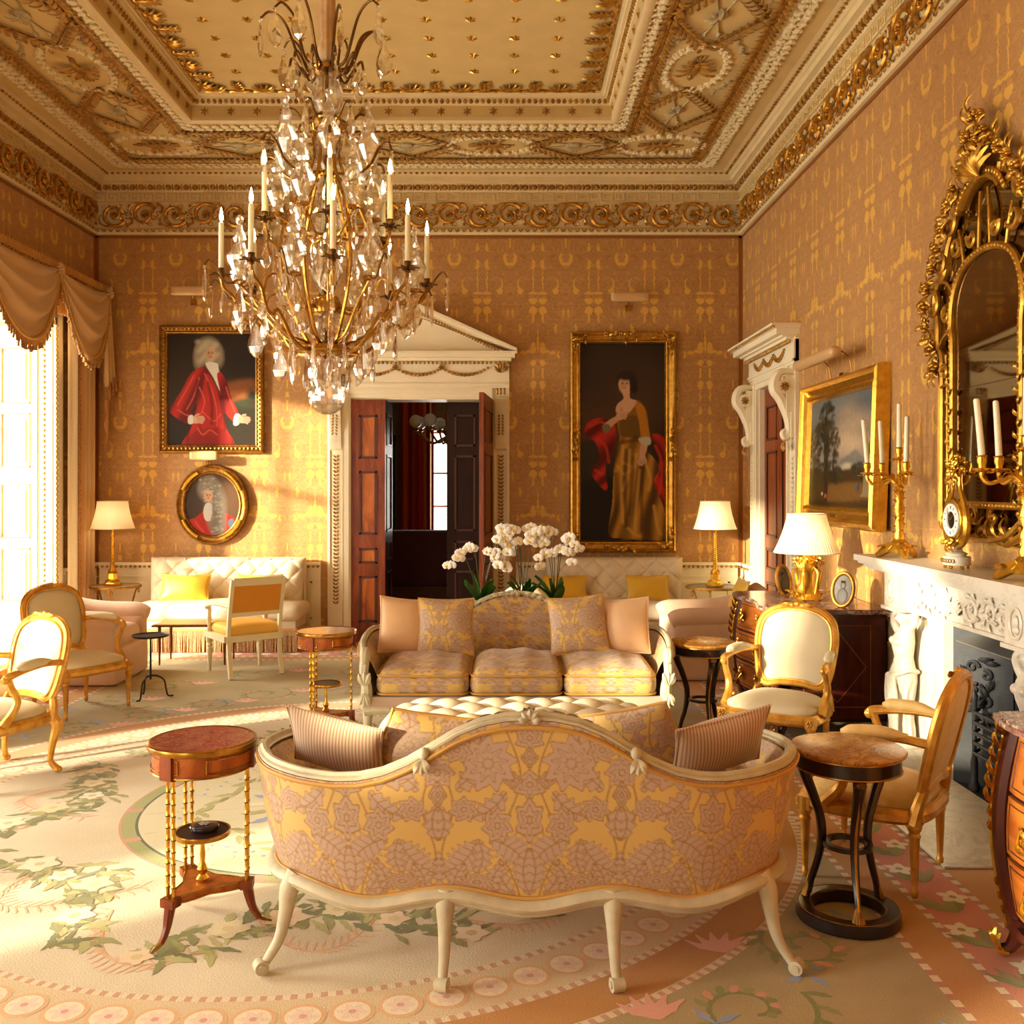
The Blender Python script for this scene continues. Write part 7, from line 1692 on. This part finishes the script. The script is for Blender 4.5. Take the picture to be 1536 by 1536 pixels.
for k in range(4):                                    # burnished reserves on the oval frame
    a0 = k*pi/2+pi/4; W3, H3 = q3[2]-q3[0], q3[1]-q3[3]; P = [((W3/2-.05)*cos(a), -.062, (H3/2-.05)*sin(a)) for a in np.linspace(a0-.35, a0+.35, 12)]
    obj('frame_reserve', MB().add(tube(np.array(P), .022, 8)), GILT_BRIGHT, t3)
mb = MB(); W1, H1_ = q1[2]-q1[0], q1[1]-q1[3]
for x, y, a, st_ in along_rect(-W1/2+.05, W1/2-.05, -H1_/2+.05, H1_/2-.05, .045): mb.add(ell((x, -.048, y), (.014, .01, .014), 5, 3))
c = obj('frame_beads', mb, GILT, t1); c['kind'] = 'stuff'
ML = mT(XR-.014, (6.29+7.95)/2, 1.918) @ mR(-pi/2, 'z') @ mR(-.035, 'x')
t4, f4 = framed('landscape_painting', 'gilt framed landscape with tall trees above the bombe commode', 1.66, 1.11, .15, .11, m4, ML, PROF, GILT_BRIGHT)
t4['label'] = 'gilt framed landscape with tall trees above the bombe commode'
obj('name_plate', MB().add(cbox(-.06, .06, -.075, -.062, -.50, -.47, .004, 1)), BRASS, t4)
# picture lights
TANSHADE = mat('tan_enamel_shade', lin(206, 168, 118), .4, .2)
def pic_light(label, x, y, z, wd, rz=0, long=False):
    t = thing('picture_light', label, 'picture light', (x, y, z), rz)
    obj('shade', MB().add(rbox(wd/2, .03, .05, .024, 4, (0, -.17, 0)) if not long else rbox(wd/2, .045, .04, .036, 4, (0, -.20, .0))), TANSHADE, t)
    for s in ((-.25, .25) if long else (0,)): obj('arm', MB().add(tube(cat([(s*wd, -.17, .02), (s*wd, -.09, .03), (s*wd, -.03, -.03), (s*wd, -.012, -.14 if long else -.10)], 5), .006, 6)), BRASS, t)
    obj('fixing', MB().add(box(-.03, .03, -.014, -.002, -.15 if long else -.12, -.10 if long else -.06)), BRASS, t, smooth=False)
    return t
xx, zz_ = PB(942, 450); pic_light('tan picture light on a thin stem above the tall portrait of a woman', xx, YB, zz_, .40)
xx, zz_ = PB(291, 441); pic_light('tan picture light above the portrait of the man in red, partly behind the chandelier', xx, YB, zz_, .38)
xx, zz_ = PB(313, 684); pic_light('small tan picture light between the red coat portrait and the oval portrait', xx, YB, zz_-.0, .30)
pic_light('long tan picture light on two curved arms above the landscape painting', XR-.03, 7.12, 2.60, .90, -pi/2, True)
# ---------------------------------------------------------------- crystal chandelier
def crystal():                                        # thin cut glass: clear through the face, glossy on the bevels
    t = NT('cut_crystal'); tr = t.node('ShaderNodeBsdfTransparent'); tr.inputs[0].default_value = (.97, .965, .94, 1); gs = t.node('ShaderNodeBsdfGlass'); gs.inputs['Roughness'].default_value = .03; gs.inputs['IOR'].default_value = 1.5; gs.inputs[0].default_value = (1, .99, .96, 1)
    gl = t.node('ShaderNodeBsdfGlossy'); gl.inputs['Roughness'].default_value = .06; gl.inputs[0].default_value = (1, .98, .94, 1); lw = t.node('ShaderNodeLayerWeight'); lw.inputs[0].default_value = .45
    m1_ = t.node('ShaderNodeMixShader'); m1_.inputs[0].default_value = .40; m2_ = t.node('ShaderNodeMixShader')
    t.link(tr.outputs[0], m1_.inputs[1]); t.link(gs.outputs[0], m1_.inputs[2]); t.link(X(t.t, lw.outputs['Fresnel'])*.55+.06, m2_.inputs[0]); t.link(m1_.outputs[0], m2_.inputs[1]); t.link(gl.outputs[0], m2_.inputs[2]); t.link(m2_.outputs[0], t.t.nodes['Material Output'].inputs[0]); return t.m
CRYS = crystal()
def flame_mat():
    t = NT('candle_flame'); t.base((1, .8, .4)); t.b.inputs['Emission Color'].default_value = (1, .72, .30, 1); t.b.inputs['Emission Strength'].default_value = 60; return t.m
FLAME = flame_mat()
CH = thing('chandelier', 'large cut crystal and gilt bronze chandelier with lit candles', 'chandelier', (CXm, 5.03, 0))
SLEEVE = mat('gathered_silk_cord_cover', lin(206, 168, 120), .7, var=.2, vs=20)
V, F = lathe([(.03, 5.155), (.042, 5.1), (.044, 4.5), (.043, 4.1), (.035, 4.0), (.045, 3.96), (.05, 3.92), (.03, 3.88)], 28); th = np.arctan2(V[:, 1], V[:, 0]); V[:, :2] *= (1+.09*np.cos(9*th))[:, None]
obj('cord_sleeve', MB().add((V, F)), SLEEVE, CH, angle=None)
PCH = lathe([(.001, -.001), (.012, -.012), (.014, -.03), (.026, -.06), (.030, -.085), (.022, -.108), (.008, -.122), (.001, -.126)], 8, sx=1, sy=.42)
pear = MB().add(PCH).add(lathe([(.001, .0), (.008, .006), (.008, .014), (.001, .02)], 6, cap=False)).mesh('pear_drop', CRYS, False)
big = MB().add(PCH, mS(1.5, 1.2, 1.42)).add(lathe([(.001, .0), (.012, .008), (.012, .02), (.001, .028)], 6, cap=False)).mesh('plaque_drop', CRYS, False)
icicle = MB().add(lathe([(.001, 0), (.008, -.008), (.011, -.03), (.012, -.10), (.008, -.14), (.001, -.155)], 6, cap=False)).add(lathe([(.001, .0), (.008, .006), (.008, .014), (.001, .02)], 6, cap=False)).mesh('icicle_drop', CRYS, False)
sp_prof = [(.012, 0), (.032, .012), (.026, .03), (.038, .055), (.060, .10), (.064, .125), (.050, .15), (.030, .185), (.026, .205), (.034, .225), (.028, .25), (.016, .28), (.012, .30), (.019, .315), (.021, .33), (.012, .345), (.001, .355)]
V, F = lathe(sp_prof, 10); spire = MB().add((V, F)).mesh('crystal_spire', CRYS, False)
bead = MB().add(ell((0, 0, 0), .0085, 6, 4)).mesh('bead', CRYS, False)
# stem: bronze shaft inside cut-glass balusters
obj('shaft', MB().add(cyl(.010, 2.20, 3.88, 10)), BRONZE, CH)
for prof in ([(.03, 3.60), (.075, 3.65), (.085, 3.72), (.06, 3.79), (.03, 3.82)], [(.03, 3.30), (.05, 3.34), (.075, 3.42), (.05, 3.52), (.03, 3.58)], [(.035, 2.98), (.085, 3.02), (.075, 3.08), (.045, 3.16), (.05, 3.24), (.03, 3.28)], [(.03, 2.66), (.06, 2.70), (.085, 2.78), (.06, 2.88), (.035, 2.95)], [(.04, 2.42), (.11, 2.47), (.10, 2.52), (.06, 2.55)]): obj('glass_baluster', MB().add(lathe(prof, 12)), CRYS, CH, smooth=False)
mb = MB()
for z, r in ((3.84, .075), (3.59, .05), (3.29, .045), (2.965, .05), (2.64, .06)): mb.add(lathe([(.01, z-.012), (r, z-.012), (r*1.1, z), (r, z+.012), (.01, z+.012)], 16, cap=False))
mb.add(lathe([(.02, 2.56), (.075, 2.565), (.08, 2.60), (.07, 2.63), (.02, 2.635)], 20, cap=False)); mb.add(lathe([(.02, 2.33), (.10, 2.34), (.125, 2.365), (.12, 2.39), (.09, 2.405), (.02, 2.41)], 24, cap=False)); obj('bronze_collars', mb, BRASS, CH)
obj('ball_finial', MB().add(ell((0, 0, 2.125), .094, 18, 12)), CRYS, CH, smooth=False); obj('ball_mount', MB().add(lathe([(.02, 2.33), (.05, 2.30), (.02, 2.26), (.035, 2.22), (.02, 2.212)], 14)), BRASS, CH)
# curved bronze cage
for k in range(6):
    a = k*pi/3+.2; c_, s_ = cos(a), sin(a); P = cat([(r*c_, r*s_, z) for r, z in ((.09, 2.40), (.15, 2.52), (.22, 2.72), (.23, 2.95), (.16, 3.15), (.08, 3.32), (.06, 3.48), (.10, 3.56), (.14, 3.53), (.13, 3.48))], 6); obj('cage_bar', MB().add(tube(P, [.011, .010, .010, .009, .008, .006], 6)), BRASS, CH)
candle_m = MB().add(lathe([(.0145, 0), (.014, .20), (.013, .232), (.004, .238)], 10)).mesh('candle', WAX)
flame_m = MB().add(lathe([(.001, .236), (.009, .25), (.0105, .264), (.007, .286), (.001, .312)], 8, cap=False)).mesh('flame', FLAME)
mbp = MB().add(lathe([(.01, -.03), (.016, -.02), (.012, -.01), (.018, .0), (.016, .022), (.02, .026), (.012, .03)], 10))
for q in range(6): mbp.add(leaf(.048, .03, .25), mT(.010*cos(q*pi/3), .010*sin(q*pi/3), -.012) @ mR(q*pi/3, 'z'))
cup_m = mbp.mesh('candle_cup', BRONZE)
def hang(me, name, x, y, z, rz, parent=CH): link(name, me, parent, mT(x, y, z) @ mR(rz, 'z'))
def chandelier_arm(pts, a, r=.010):
    c_, s_ = cos(a), sin(a); P = cat([(q[0]*c_, q[0]*s_, q[1]) for q in pts], 6); o = obj('arm', MB().add(tube(P, [r*1.2, r, r*.95, r*.9, r*.9], 8)), BRASS, CH); return o, P
for k in range(8):
    a = k*pi/4+.24; c_, s_ = cos(a), sin(a)
    arm, P = chandelier_arm([(.10, 2.37), (.18, 2.36), (.26, 2.41), (.32, 2.49), (.36, 2.53), (.39, 2.50), (.43, 2.53), (.465, 2.62), (.515, 2.67), (.53, 2.72)], a)
    M0 = mT(.53*c_, .53*s_, 2.745); link('candle_cup', cup_m, arm, M0); cd = link('candle', candle_m, arm, M0 @ mT(0, 0, .026)); link('flame', flame_m, arm, M0 @ mT(0, 0, .026))
    hk = cat([(.45*c_, .45*s_, 2.60), (.42*c_, .42*s_, 2.68), (.36*c_, .36*s_, 2.70), (.33*c_, .33*s_, 2.65)], 5); obj('hook', MB().add(tube(hk, .006, 5)), BRASS, arm)
    for r_, z, me, nm in ((.33, 2.63, pear, 'pear_drop'), (.36, 2.50, big, 'plaque_drop'), (.46, 2.59, pear, 'pear_drop'), (.53, 2.70, icicle, 'icicle_drop'), (.24, 2.38, big, 'plaque_drop')): hang(me, nm, r_*c_, r_*s_, z, a+pi/2+.3*k)
    for q in range(5): u = q/4; hang(bead, 'bead', (.36+.17*u)*c_, (.36+.17*u)*s_, 2.53+.17*u-.09*4*u*(1-u), 0)
    a2 = a+pi/8; c2, s2 = cos(a2), sin(a2)
    if k % 2 == 0 or True:
        P2 = cat([(.10*c2, .10*s2, 2.40), (.22*c2, .22*s2, 2.44), (.34*c2, .34*s2, 2.56), (.42*c2, .42*s2, 2.62), (.47*c2, .47*s2, 2.66)], 5); ar2 = obj('spire_arm', MB().add(tube(P2, [.009, .008, .007], 6)).add(lathe([(.005, -.01), (.04, .0), (.03, .012)], 10), mT(0, 0, 0) @ mT(.47*c2, .47*s2, 2.665)), BRASS, CH)
        link('crystal_spire', spire, ar2, mT(.47*c2, .47*s2, 2.675) @ mS(1, 1, .93))
        Pk = cat([(.47*c2, .47*s2, 2.67), (.54*c2, .54*s2, 2.66), (.58*c2, .58*s2, 2.72), (.62*c2, .62*s2, 2.76), (.645*c2, .645*s2, 2.73)], 5); obj('hook', MB().add(tube(Pk, .005, 5)), BRONZE, ar2)
        for r_, z, me, nm in ((.645, 2.71, icicle, 'icicle_drop'), (.47, 2.645, big, 'plaque_drop'), (.34, 2.53, pear, 'pear_drop'), (.41, 2.60, icicle, 'icicle_drop'), (.20, 2.40, icicle, 'icicle_drop')): hang(me, nm, r_*c2, r_*s2, z, a2+.5*k)
for k in range(6):
    a = k*pi/3+.75; c_, s_ = cos(a), sin(a)
    arm, P = chandelier_arm([(.07, 2.60), (.15, 2.58), (.22, 2.66), (.25, 2.80), (.29, 2.87), (.34, 2.90), (.36, 2.97)], a, .009)
    M0 = mT(.36*c_, .36*s_, 3.0); link('candle_cup', cup_m, arm, M0); link('candle', candle_m, arm, M0 @ mT(0, 0, .026)); link('flame', flame_m, arm, M0 @ mT(0, 0, .026))
    for r_, z, me, nm in ((.25, 2.80, big, 'plaque_drop'), (.36, 2.95, pear, 'pear_drop'), (.16, 2.57, pear, 'pear_drop'), (.31, 2.88, icicle, 'icicle_drop')): hang(me, nm, r_*c_, r_*s_, z, a+.4*k)
    a2 = a+pi/6; c2, s2 = cos(a2), sin(a2)
    P2 = cat([(.05*c2, .05*s2, 2.97), (.12*c2, .12*s2, 2.96), (.20*c2, .20*s2, 3.03), (.25*c2, .25*s2, 3.06)], 5); ar2 = obj('spire_arm', MB().add(tube(P2, .008, 6)).add(lathe([(.005, -.01), (.035, .0), (.028, .012)], 10), mT(.25*c2, .25*s2, 3.065)), BRASS, CH)
    link('crystal_spire', spire, ar2, mT(.25*c2, .25*s2, 3.075)); hang(big, 'plaque_drop', .25*c2, .25*s2, 3.03, a2); hang(pear, 'pear_drop', .14*c2, .14*s2, 2.93, a2)
    # upper hooks with drops and small spires
    P3 = cat([(.05*c_, .05*s_, 3.30), (.14*c_, .14*s_, 3.27), (.24*c_, .24*s_, 3.31), (.30*c_, .30*s_, 3.40), (.35*c_, .35*s_, 3.42), (.37*c_, .37*s_, 3.38)], 5); ar3 = obj('hook', MB().add(tube(P3, .007, 6)), BRONZE, CH); hang(icicle, 'icicle_drop', .37*c_, .37*s_, 3.36, a); hang(pear, 'pear_drop', .19*c_, .19*s_, 3.27, a)
    link('crystal_spire', spire, ar3, mT(.24*c_, .24*s_, 3.315) @ mS(.95))
    P4 = cat([(.06*c2, .06*s2, 3.59), (.12*c2, .12*s2, 3.57), (.17*c2, .17*s2, 3.62), (.22*c2, .22*s2, 3.61)], 5); ar4 = obj('hook', MB().add(tube(P4, .007, 6)), BRONZE, CH); hang(big, 'plaque_drop', .22*c2, .22*s2, 3.595, a2)
for k in range(10):                                   # crown of drooping arms
    a = k*2*pi/10+.1; c_, s_ = cos(a), sin(a); R = .30+.04*(k % 2); Zt = 4.06+.07*((k*3) % 4)/3
    P = cat([(.06*c_, .06*s_, 3.84), (.13*c_, .13*s_, 3.87), (R*.62*c_, R*.62*s_, Zt-.06), (R*.85*c_, R*.85*s_, Zt), (R*c_, R*s_, Zt-.035)], 6); o = obj('crown_arm', MB().add(tube(P, [.009, .008, .007, .006], 6)), BRONZE, CH)
    hang(big, 'plaque_drop', R*c_, R*s_, Zt-.06, a+pi/2 if k % 2 else a); 
    P = cat([(.07*c_, .07*s_, 3.84), (.11*c_, .11*s_, 3.80), (.15*c_, .15*s_, 3.86), (.18*c_, .18*s_, 3.89), (.19*c_, .19*s_, 3.85)], 5); obj('hook', MB().add(tube(P, .007, 6)), BRONZE, CH); hang(pear, 'pear_drop', .19*c_, .19*s_, 3.84, a)
for k in range(12): a = k*pi/6; hang(big if k % 2 else pear, 'plaque_drop' if k % 2 else 'pear_drop', .11*cos(a), .11*sin(a), 2.325, a+pi/2)
for k in range(8): a = k*pi/4+.3; hang(pear, 'pear_drop', .055*cos(a), .055*sin(a), 2.29, a)
# ---------------------------------------------------------------- lamps
def shade_mat():
    t = NT('pleated_silk_shade'); t.base(lin(250, 240, 214)); t.set(Roughness=.7)
    tr = t.node('ShaderNodeBsdfTranslucent'); tr.inputs[0].default_value = (*lin(252, 232, 188), 1); mx = t.node('ShaderNodeMixShader'); mx.inputs[0].default_value = .45
    t.link(t.b.outputs[0], mx.inputs[1]); t.link(tr.outputs[0], mx.inputs[2]); t.link(mx.outputs[0], t.t.nodes['Material Output'].inputs[0]); return t.m
SHADE = shade_mat()
def shade(parent, r0, r1, z0, z1):
    n = 120; th = np.arange(n)*2*pi/n; m = 1+.012*(np.arange(n) % 2); V = []
    for f in np.linspace(0, 1, 5): r = r0+(r1-r0)*f-.01*sin(pi*f); V.append(np.stack([r*m*np.cos(th), r*m*np.sin(th), np.full(n, z0+(z1-z0)*f)], 1))
    o = obj('shade', MB().add((np.concatenate(V), [gridF(5, n, cv=True)[:, ::-1]])), SHADE, parent, smooth=False)
    tr = MB()
    for r, z in ((r0, z0), (r1, z1)): obj('shade_trim', MB().add(tube([(r*1.008*cos(a), r*1.008*sin(a), z) for a in np.linspace(0, 2*pi, 49)[:-1]], .004, 6, closed=True)), CREAMSILK, o)
    return o
def bulb(parent, z, watt):
    ld = bpy.data.lights.new('bulb', 'POINT'); ld.energy = watt; ld.color = (1, .80, .52); ld.shadow_soft_size = .03; lo = bpy.data.objects.new('bulb', ld); COLL.objects.link(lo); lo.parent = parent; lo.location = (0, 0, z)
def column_lamp(label, loc):
    t = thing('table_lamp', label, 'lamp', loc)
    obj('base', MB().add(lathe([(.095, 0), (.10, .012), (.085, .02), (.075, .05), (.05, .065), (.045, .12), (.055, .13), (.035, .145)], 6)).add(lathe([(.04, .14), (.05, .15), (.03, .17)], 16)), GILT_BRIGHT, t)
    P = [(.03, .165)]; 
    for z in np.arange(.18, .56, .02): P += [(.022-.010*(z-.18)/.38, z), (.027-.010*(z-.18)/.38, z+.010)]
    obj('stem', MB().add(lathe(P+[(.02, .57), (.012, .59), (.008, .66)], 14)), GILT_BRIGHT, t); obj('gallery', MB().add(lathe([(.03, .578), (.045, .585), (.045, .59), (.012, .592)], 16)), GILT_BRIGHT, t)
    shade(t, .215, .148, .588, .868); bulb(t, .70, 1.3); return t
column_lamp('gilt candlestick lamp with pleated cream shade beside the window curtain', (-4.08, 9.94, .6335))
column_lamp('gilt candlestick lamp with pleated cream shade in the corner by the panelled door', (2.14, 9.86, .6335))
t = thing('table_lamp', 'gilt rococo lamp with pleated cream shade on the bombe commode', 'lamp', (2.10, 6.72, .8605))
mb = MB().add(lathe([(.10, 0), (.115, .015), (.09, .035), (.075, .06), (.055, .12), (.058, .2), (.075, .26), (.06, .285), (.03, .30), (.02, .34)], 6)); rr = random.Random(3)
for q in range(40): a = rr.uniform(0, 6.3); z = rr.choice((.02, .03, .22, .25, .27)); r = .10 if z < .1 else .07; mb.add(leaf(.06, .03, .4, lobes=2), mT(r*cos(a), r*sin(a), z) @ mR(a, 'z') @ mR(rr.uniform(-1.4, -.2), 'y'))
for k in range(6): a = k*pi/3; mb.add(tube(cat([(.06*cos(a), .06*sin(a), .24), (.10*cos(a), .10*sin(a), .20), (.09*cos(a), .09*sin(a), .12), (.075*cos(a), .075*sin(a), .05)], 4), .008, 5))
mb.add(rosette(.025, 6, .012), mT(.10, -.02, .26) @ mR(pi/2, 'x')); obj('base', mb, GILT_BRIGHT, t); obj('stem', MB().add(cyl(.010, .29, .36, 10)), BRASS, t); shade(t, .222, .128, .335, .605); bulb(t, .45, 1.2)
for lab, x, y, rz, lean in (('oval photograph in a dark gilt frame standing beside the commode lamp', 2.22, 6.34, -.75, .22), ('oval photograph in a gilt frame half hidden behind the commode lamp', 2.00, 6.93, .6, .2)):
    t = thing('photograph_frame', lab, 'picture frame', (x, y, .8605), rz); Mo = mT(0, 0, .115) @ mR(-lean, 'x'); E = np.array([(.072*cos(a), 0, .11*sin(a)) for a in np.linspace(0, 2*pi, 41)[:-1]])
    obj('frame', MB().add(tube(E, .013, 8, closed=True)).add(tube(E*.9+[0, -.006, 0], .005, 6, closed=True)), GILT_DARK, t, Mo)
    V, F = fill_outline(E, np.zeros(3), .0, (0, -1, 0), 4); pic = MB().add((V, [f[:, ::-1] for f in F])); obj('photograph', pic, mat('sepia_print', lin(92, 84, 76), .25, col2=lin(56, 50, 46), vs=18), t, Mo)
    sil = MB().add(ell((0, -.003, -.04), (.035, .003, .05), 12, 8)).add(ell((0, -.003, .03), (.018, .003, .024), 12, 8)); obj('printed_figure', sil, mat('pale_print', lin(76, 70, 64), .5), t, Mo)
    obj('easel_strut', MB().add(box(-.012, .012, .004, .012, -.10, .06), mT(0, .012, .112) @ mR(.25, 'x')), BRONZE, t, smooth=False)

# ---------------------------------------------------------------- window drapery
GOLDSILK = mat('old_gold_silk', lin(196, 142, 66), .5, var=.15, vs=9, Sheen_Weight=.3); FAWN = mat('fawn_silk', lin(204, 168, 118), .55, var=.06, vs=5, Sheen_Weight=.3)
TASSEL = mat('tassel_fringe', lin(196, 146, 78), .7, col2=lin(128, 84, 40), vs=70)
dr = thing('window_drapery', 'fawn silk swags, tails and curtains with tasselled fringe around the tall window', 'curtain', (XL, 9.0, 0))
DXo = .17
yr = np.linspace(-1.46, 1.20, 220)
obj('ruffled_heading', MB().add(surf(lambda U, W: (DXo+.012*np.sin(U*120)+0*W, U, 3.70+.075*W+.006*np.sin(U*120)), yr, np.array([0, .5, 1.]))), GOLDSILK, dr); obj('pelmet_board', MB().add(box(.002, DXo-.02, -1.46, 1.20, 3.72, 3.76)), WALNUT, dr, smooth=False)
obj('gathered_valance', MB().add(surf(lambda U, W: (DXo-.025+.02*np.sin(U*85)+0*W, U, 3.30+.40*W), yr, np.linspace(0, 1, 3))), GOLDSILK, dr)
ROS = (1.10, -.02, -1.40)
for i in range(2):
    y0, y1 = ROS[i+1], ROS[i]; L = y1-y0; nu, nv = 61, 31
    def swg(U, W):
        sag = 4*U*(1-U); z = 3.70-(.06+.66*W)*sag**.85-.03*W; fold = .035*np.sin(W*pi*6.5+.6*np.sin(U*5))*sag**.6
        return (DXo+.05+.09*sag*np.sin(pi*np.clip(W, 0, 1)*.9)+fold, y0+L*U+0*W, z-.25*fold)
    obj('swag', MB().add(surf(swg, np.linspace(0, 1, nu), np.linspace(0, 1, nv))), FAWN, dr, angle=None)
    mb = MB(); rr = random.Random(i)
    for u in np.linspace(.02, .98, 80):
        x, y, z = swg(np.array(u), np.array(1.)); L_ = rr.uniform(.10, .13); mb.add(tube([(x, y, z+.02), (x+.01, y, z-L_*.5), (x+rr.uniform(-.01, .02), y+rr.uniform(-.01, .01), z-L_)], [.006, .005, .011], 5))
    f_ = obj('tassel_fringe', mb, TASSEL, dr); f_['kind'] = 'stuff'
    P = np.array([swg(np.array(u), np.array(1.)) for u in np.linspace(0, 1, 40)]); obj('fringe_braid', MB().add(tube(P+[.008, 0, 0], .014, 6)), GIMP, dr)
for y in ROS: obj('rosette', MB().add(rosette(.065, 10, .04), mT(DXo+.05, y, 3.69) @ mR(pi/2, 'y')), FAWN, dr)
# tail at the far end
obj('tail', MB().add(surf(lambda U, W: (DXo+.05+.03*np.sin(U*14)*(.3+W), 1.03+.12*U-.02*(1-W)+.06*(U-.5)*W, 3.66-(.98-.12*U)*W), np.linspace(0, 1, 40), np.linspace(0, 1, 10))), FAWN, dr, angle=None)
obj('tail_lining', MB().add(surf(lambda U, W: (DXo+.02+.02*np.sin(U*12), 1.08+.08*U-.04*W*U, 2.75-(.75*(.35+.65*U))*W), np.linspace(0, 1, 30), np.linspace(0, 1, 8))), GOLDSILK, dr, angle=None)
mb = MB()
for u in np.linspace(0, 1, 26): x, y, z = DXo+.05+.03*sin(u*14)*1.3, 1.03+.12*u+.06*(u-.5), 3.66-(.98-.12*u); mb.add(tube([(x+.005, y, z+.02), (x+.012, y, z-.06), (x+.01, y+.003, z-.13)], [.006, .005, .011], 5))
f_ = obj('tail_fringe', mb, TASSEL, dr); f_['kind'] = 'stuff'
def curtain_panel(y0, y1, m, name, x=.065, amp=.028, f=60): return obj(name, MB().add(surf(lambda U, W: (x+amp*np.sin(U*f)*(.6+.4*W)+0*W, U, .01+3.5*W), np.linspace(y0, y1, 110), np.linspace(0, 1, 6))), m, dr, angle=None)
curtain_panel(.66, 1.10, FAWN, 'curtain'); curtain_panel(.44, .66, mat('white_curtain_lining', lin(252, 246, 230), .8), 'curtain_lining', .085, .012, 30)
obj('curtain_braid', MB().add(surf(lambda U, W: (.106+0*U, U, .01+3.5*W), np.linspace(.65, .715, 4), np.linspace(0, 1, 2))), mat('patterned_braid', lin(206, 150, 84), .6, col2=lin(140, 84, 36), vs=45), dr, smooth=False)
curtain_panel(-1.46, -1.06, FAWN, 'curtain')

c = copytree(dr); c.location = (XL, sum(WINDOWS[1])/2+.365, 0); c['label'] = 'added unseen fawn swags and curtains lowering the sun at the window opposite the fireplace'  # out-of-view copy, added to cut off the high sun here
# ---------------------------------------------------------------- orchids on the sofa table
tr_ = thing('planter', 'low cream trough holding the white orchids behind the crested sofa', 'planter', (.05, 7.15, .7005))
mb = MB(); 
for q in ((-.40, .40, -.10, -.085), (-.40, .40, .085, .10)): mb.add(box(q[0], q[1], q[2], q[3], 0, .10))
for q in (-.40, .385): mb.add(box(q, q+.015, -.085, .085, 0, .10))
obj('trough', mb, CREAM, tr_, smooth=False); obj('moss', MB().add(rbox(.384, .084, .04, .03, 4, (0, 0, .045))), mat('moss', lin(90, 100, 50), .9, var=.4, vs=60, bump=.6, bs=90), tr_)
PETAL = mat('white_orchid_petal', lin(252, 250, 240), .5, Subsurface_Weight=.1, Subsurface_Radius=(.01, .01, .008)); LIP = mat('yellow_orchid_lip', lin(236, 196, 60), .5); STEM = mat('orchid_stem', lin(70, 78, 34), .5, var=.3); OLEAF = mat('orchid_leaf', lin(56, 110, 34), .3, var=.3, vs=9); BUD = mat('orchid_bud', lin(214, 214, 120), .5)
mb = MB()
for a, L, W in ((pi/2, .036, .030), (pi/2+2.25, .034, .026), (pi/2-2.25, .034, .026), (.12, .042, .052), (pi-.12, .042, .052)): mb.add(leaf(L, W, .15, n=6), mR(pi/2, 'x') @ mR(a, 'z'))
flower = mb.mesh('petals', PETAL, True, None); lipm = MB().add(ell((0, -.010, -.006), (.008, .012, .009), 6, 5)).mesh('lip', LIP); budm = MB().add(ell((0, 0, 0), (.010, .010, .013), 7, 5)).mesh('bud', BUD)
rr = random.Random(12)
plants = [('white orchid at the doorway end of the trough', -.26, [(-.40, 1.16), (-.32, 1.24), (-.22, 1.20), (-.12, 1.27), (-.17, 1.15)]),
          ('white orchid in the middle of the trough, the fullest of them', .08, [(-.02, 1.38), (.03, 1.36), (.10, 1.38), (.16, 1.33), (.05, 1.28)]),
          ('white orchid at the yellow cushion end of the trough', .34, [(.24, 1.36), (.32, 1.34), (.40, 1.30), (.30, 1.18), (.37, 1.22)])]
for lab, xb, tips in plants:
    t = thing('orchid', lab, 'plant', (.05+xb*.92, 7.13, .7865), 0, 'white orchids in the trough'); bz = .0
    for i, (tx, tz) in enumerate(tips):
        x1, z1 = tx-xb, tz-.80; dy = rr.uniform(-.10, .06); dirx = -1 if (tx < xb) else 1
        P = cat([(rr.uniform(-.03, .03), rr.uniform(-.02, .02), 0), (x1*.35, dy*.3, z1*.45), (x1*.75, dy*.7, z1*.88), (x1+dirx*.01, dy, z1), (x1+dirx*.06, dy-.01, z1-.02), (x1+dirx*.10, dy-.02, z1-.09)], 6); st_ = obj('flower_stem', MB().add(tube(P, [.004, .0035, .003, .0022], 5)), STEM, t)
        for q, j in enumerate(range(len(P)-14, len(P)-1, 3)):
            Mf = mT(P[j][0]+rr.uniform(-.02, .02), P[j][1]-.02+rr.uniform(-.015, .01), P[j][2]-.01+rr.uniform(-.02, .015)) @ mR(rr.uniform(-.6, .6), 'z') @ mR(rr.uniform(-.3, .35), 'x') @ mS(rr.uniform(.95, 1.2)); link('petals', flower, st_, Mf); link('lip', lipm, st_, Mf)
        link('bud', budm, st_, mT(*P[-1])); link('bud', budm, st_, mT(P[-3][0]+.008, P[-3][1], P[-3][2]+.01) @ mS(.8))
    for q in range(6):
        a = rr.uniform(-.5, .5)+(0 if q % 2 else pi); L = rr.uniform(.17, .27); obj('leaf', MB().add(leaf(L, .085, .12, n=9), mT(0, 0, .0) @ mR(rr.uniform(-.9, .5), 'z') @ mR(a if q % 2 else a, 'z') @ mR(-rr.uniform(.5, 1.3), 'y')), OLEAF, t, angle=None)
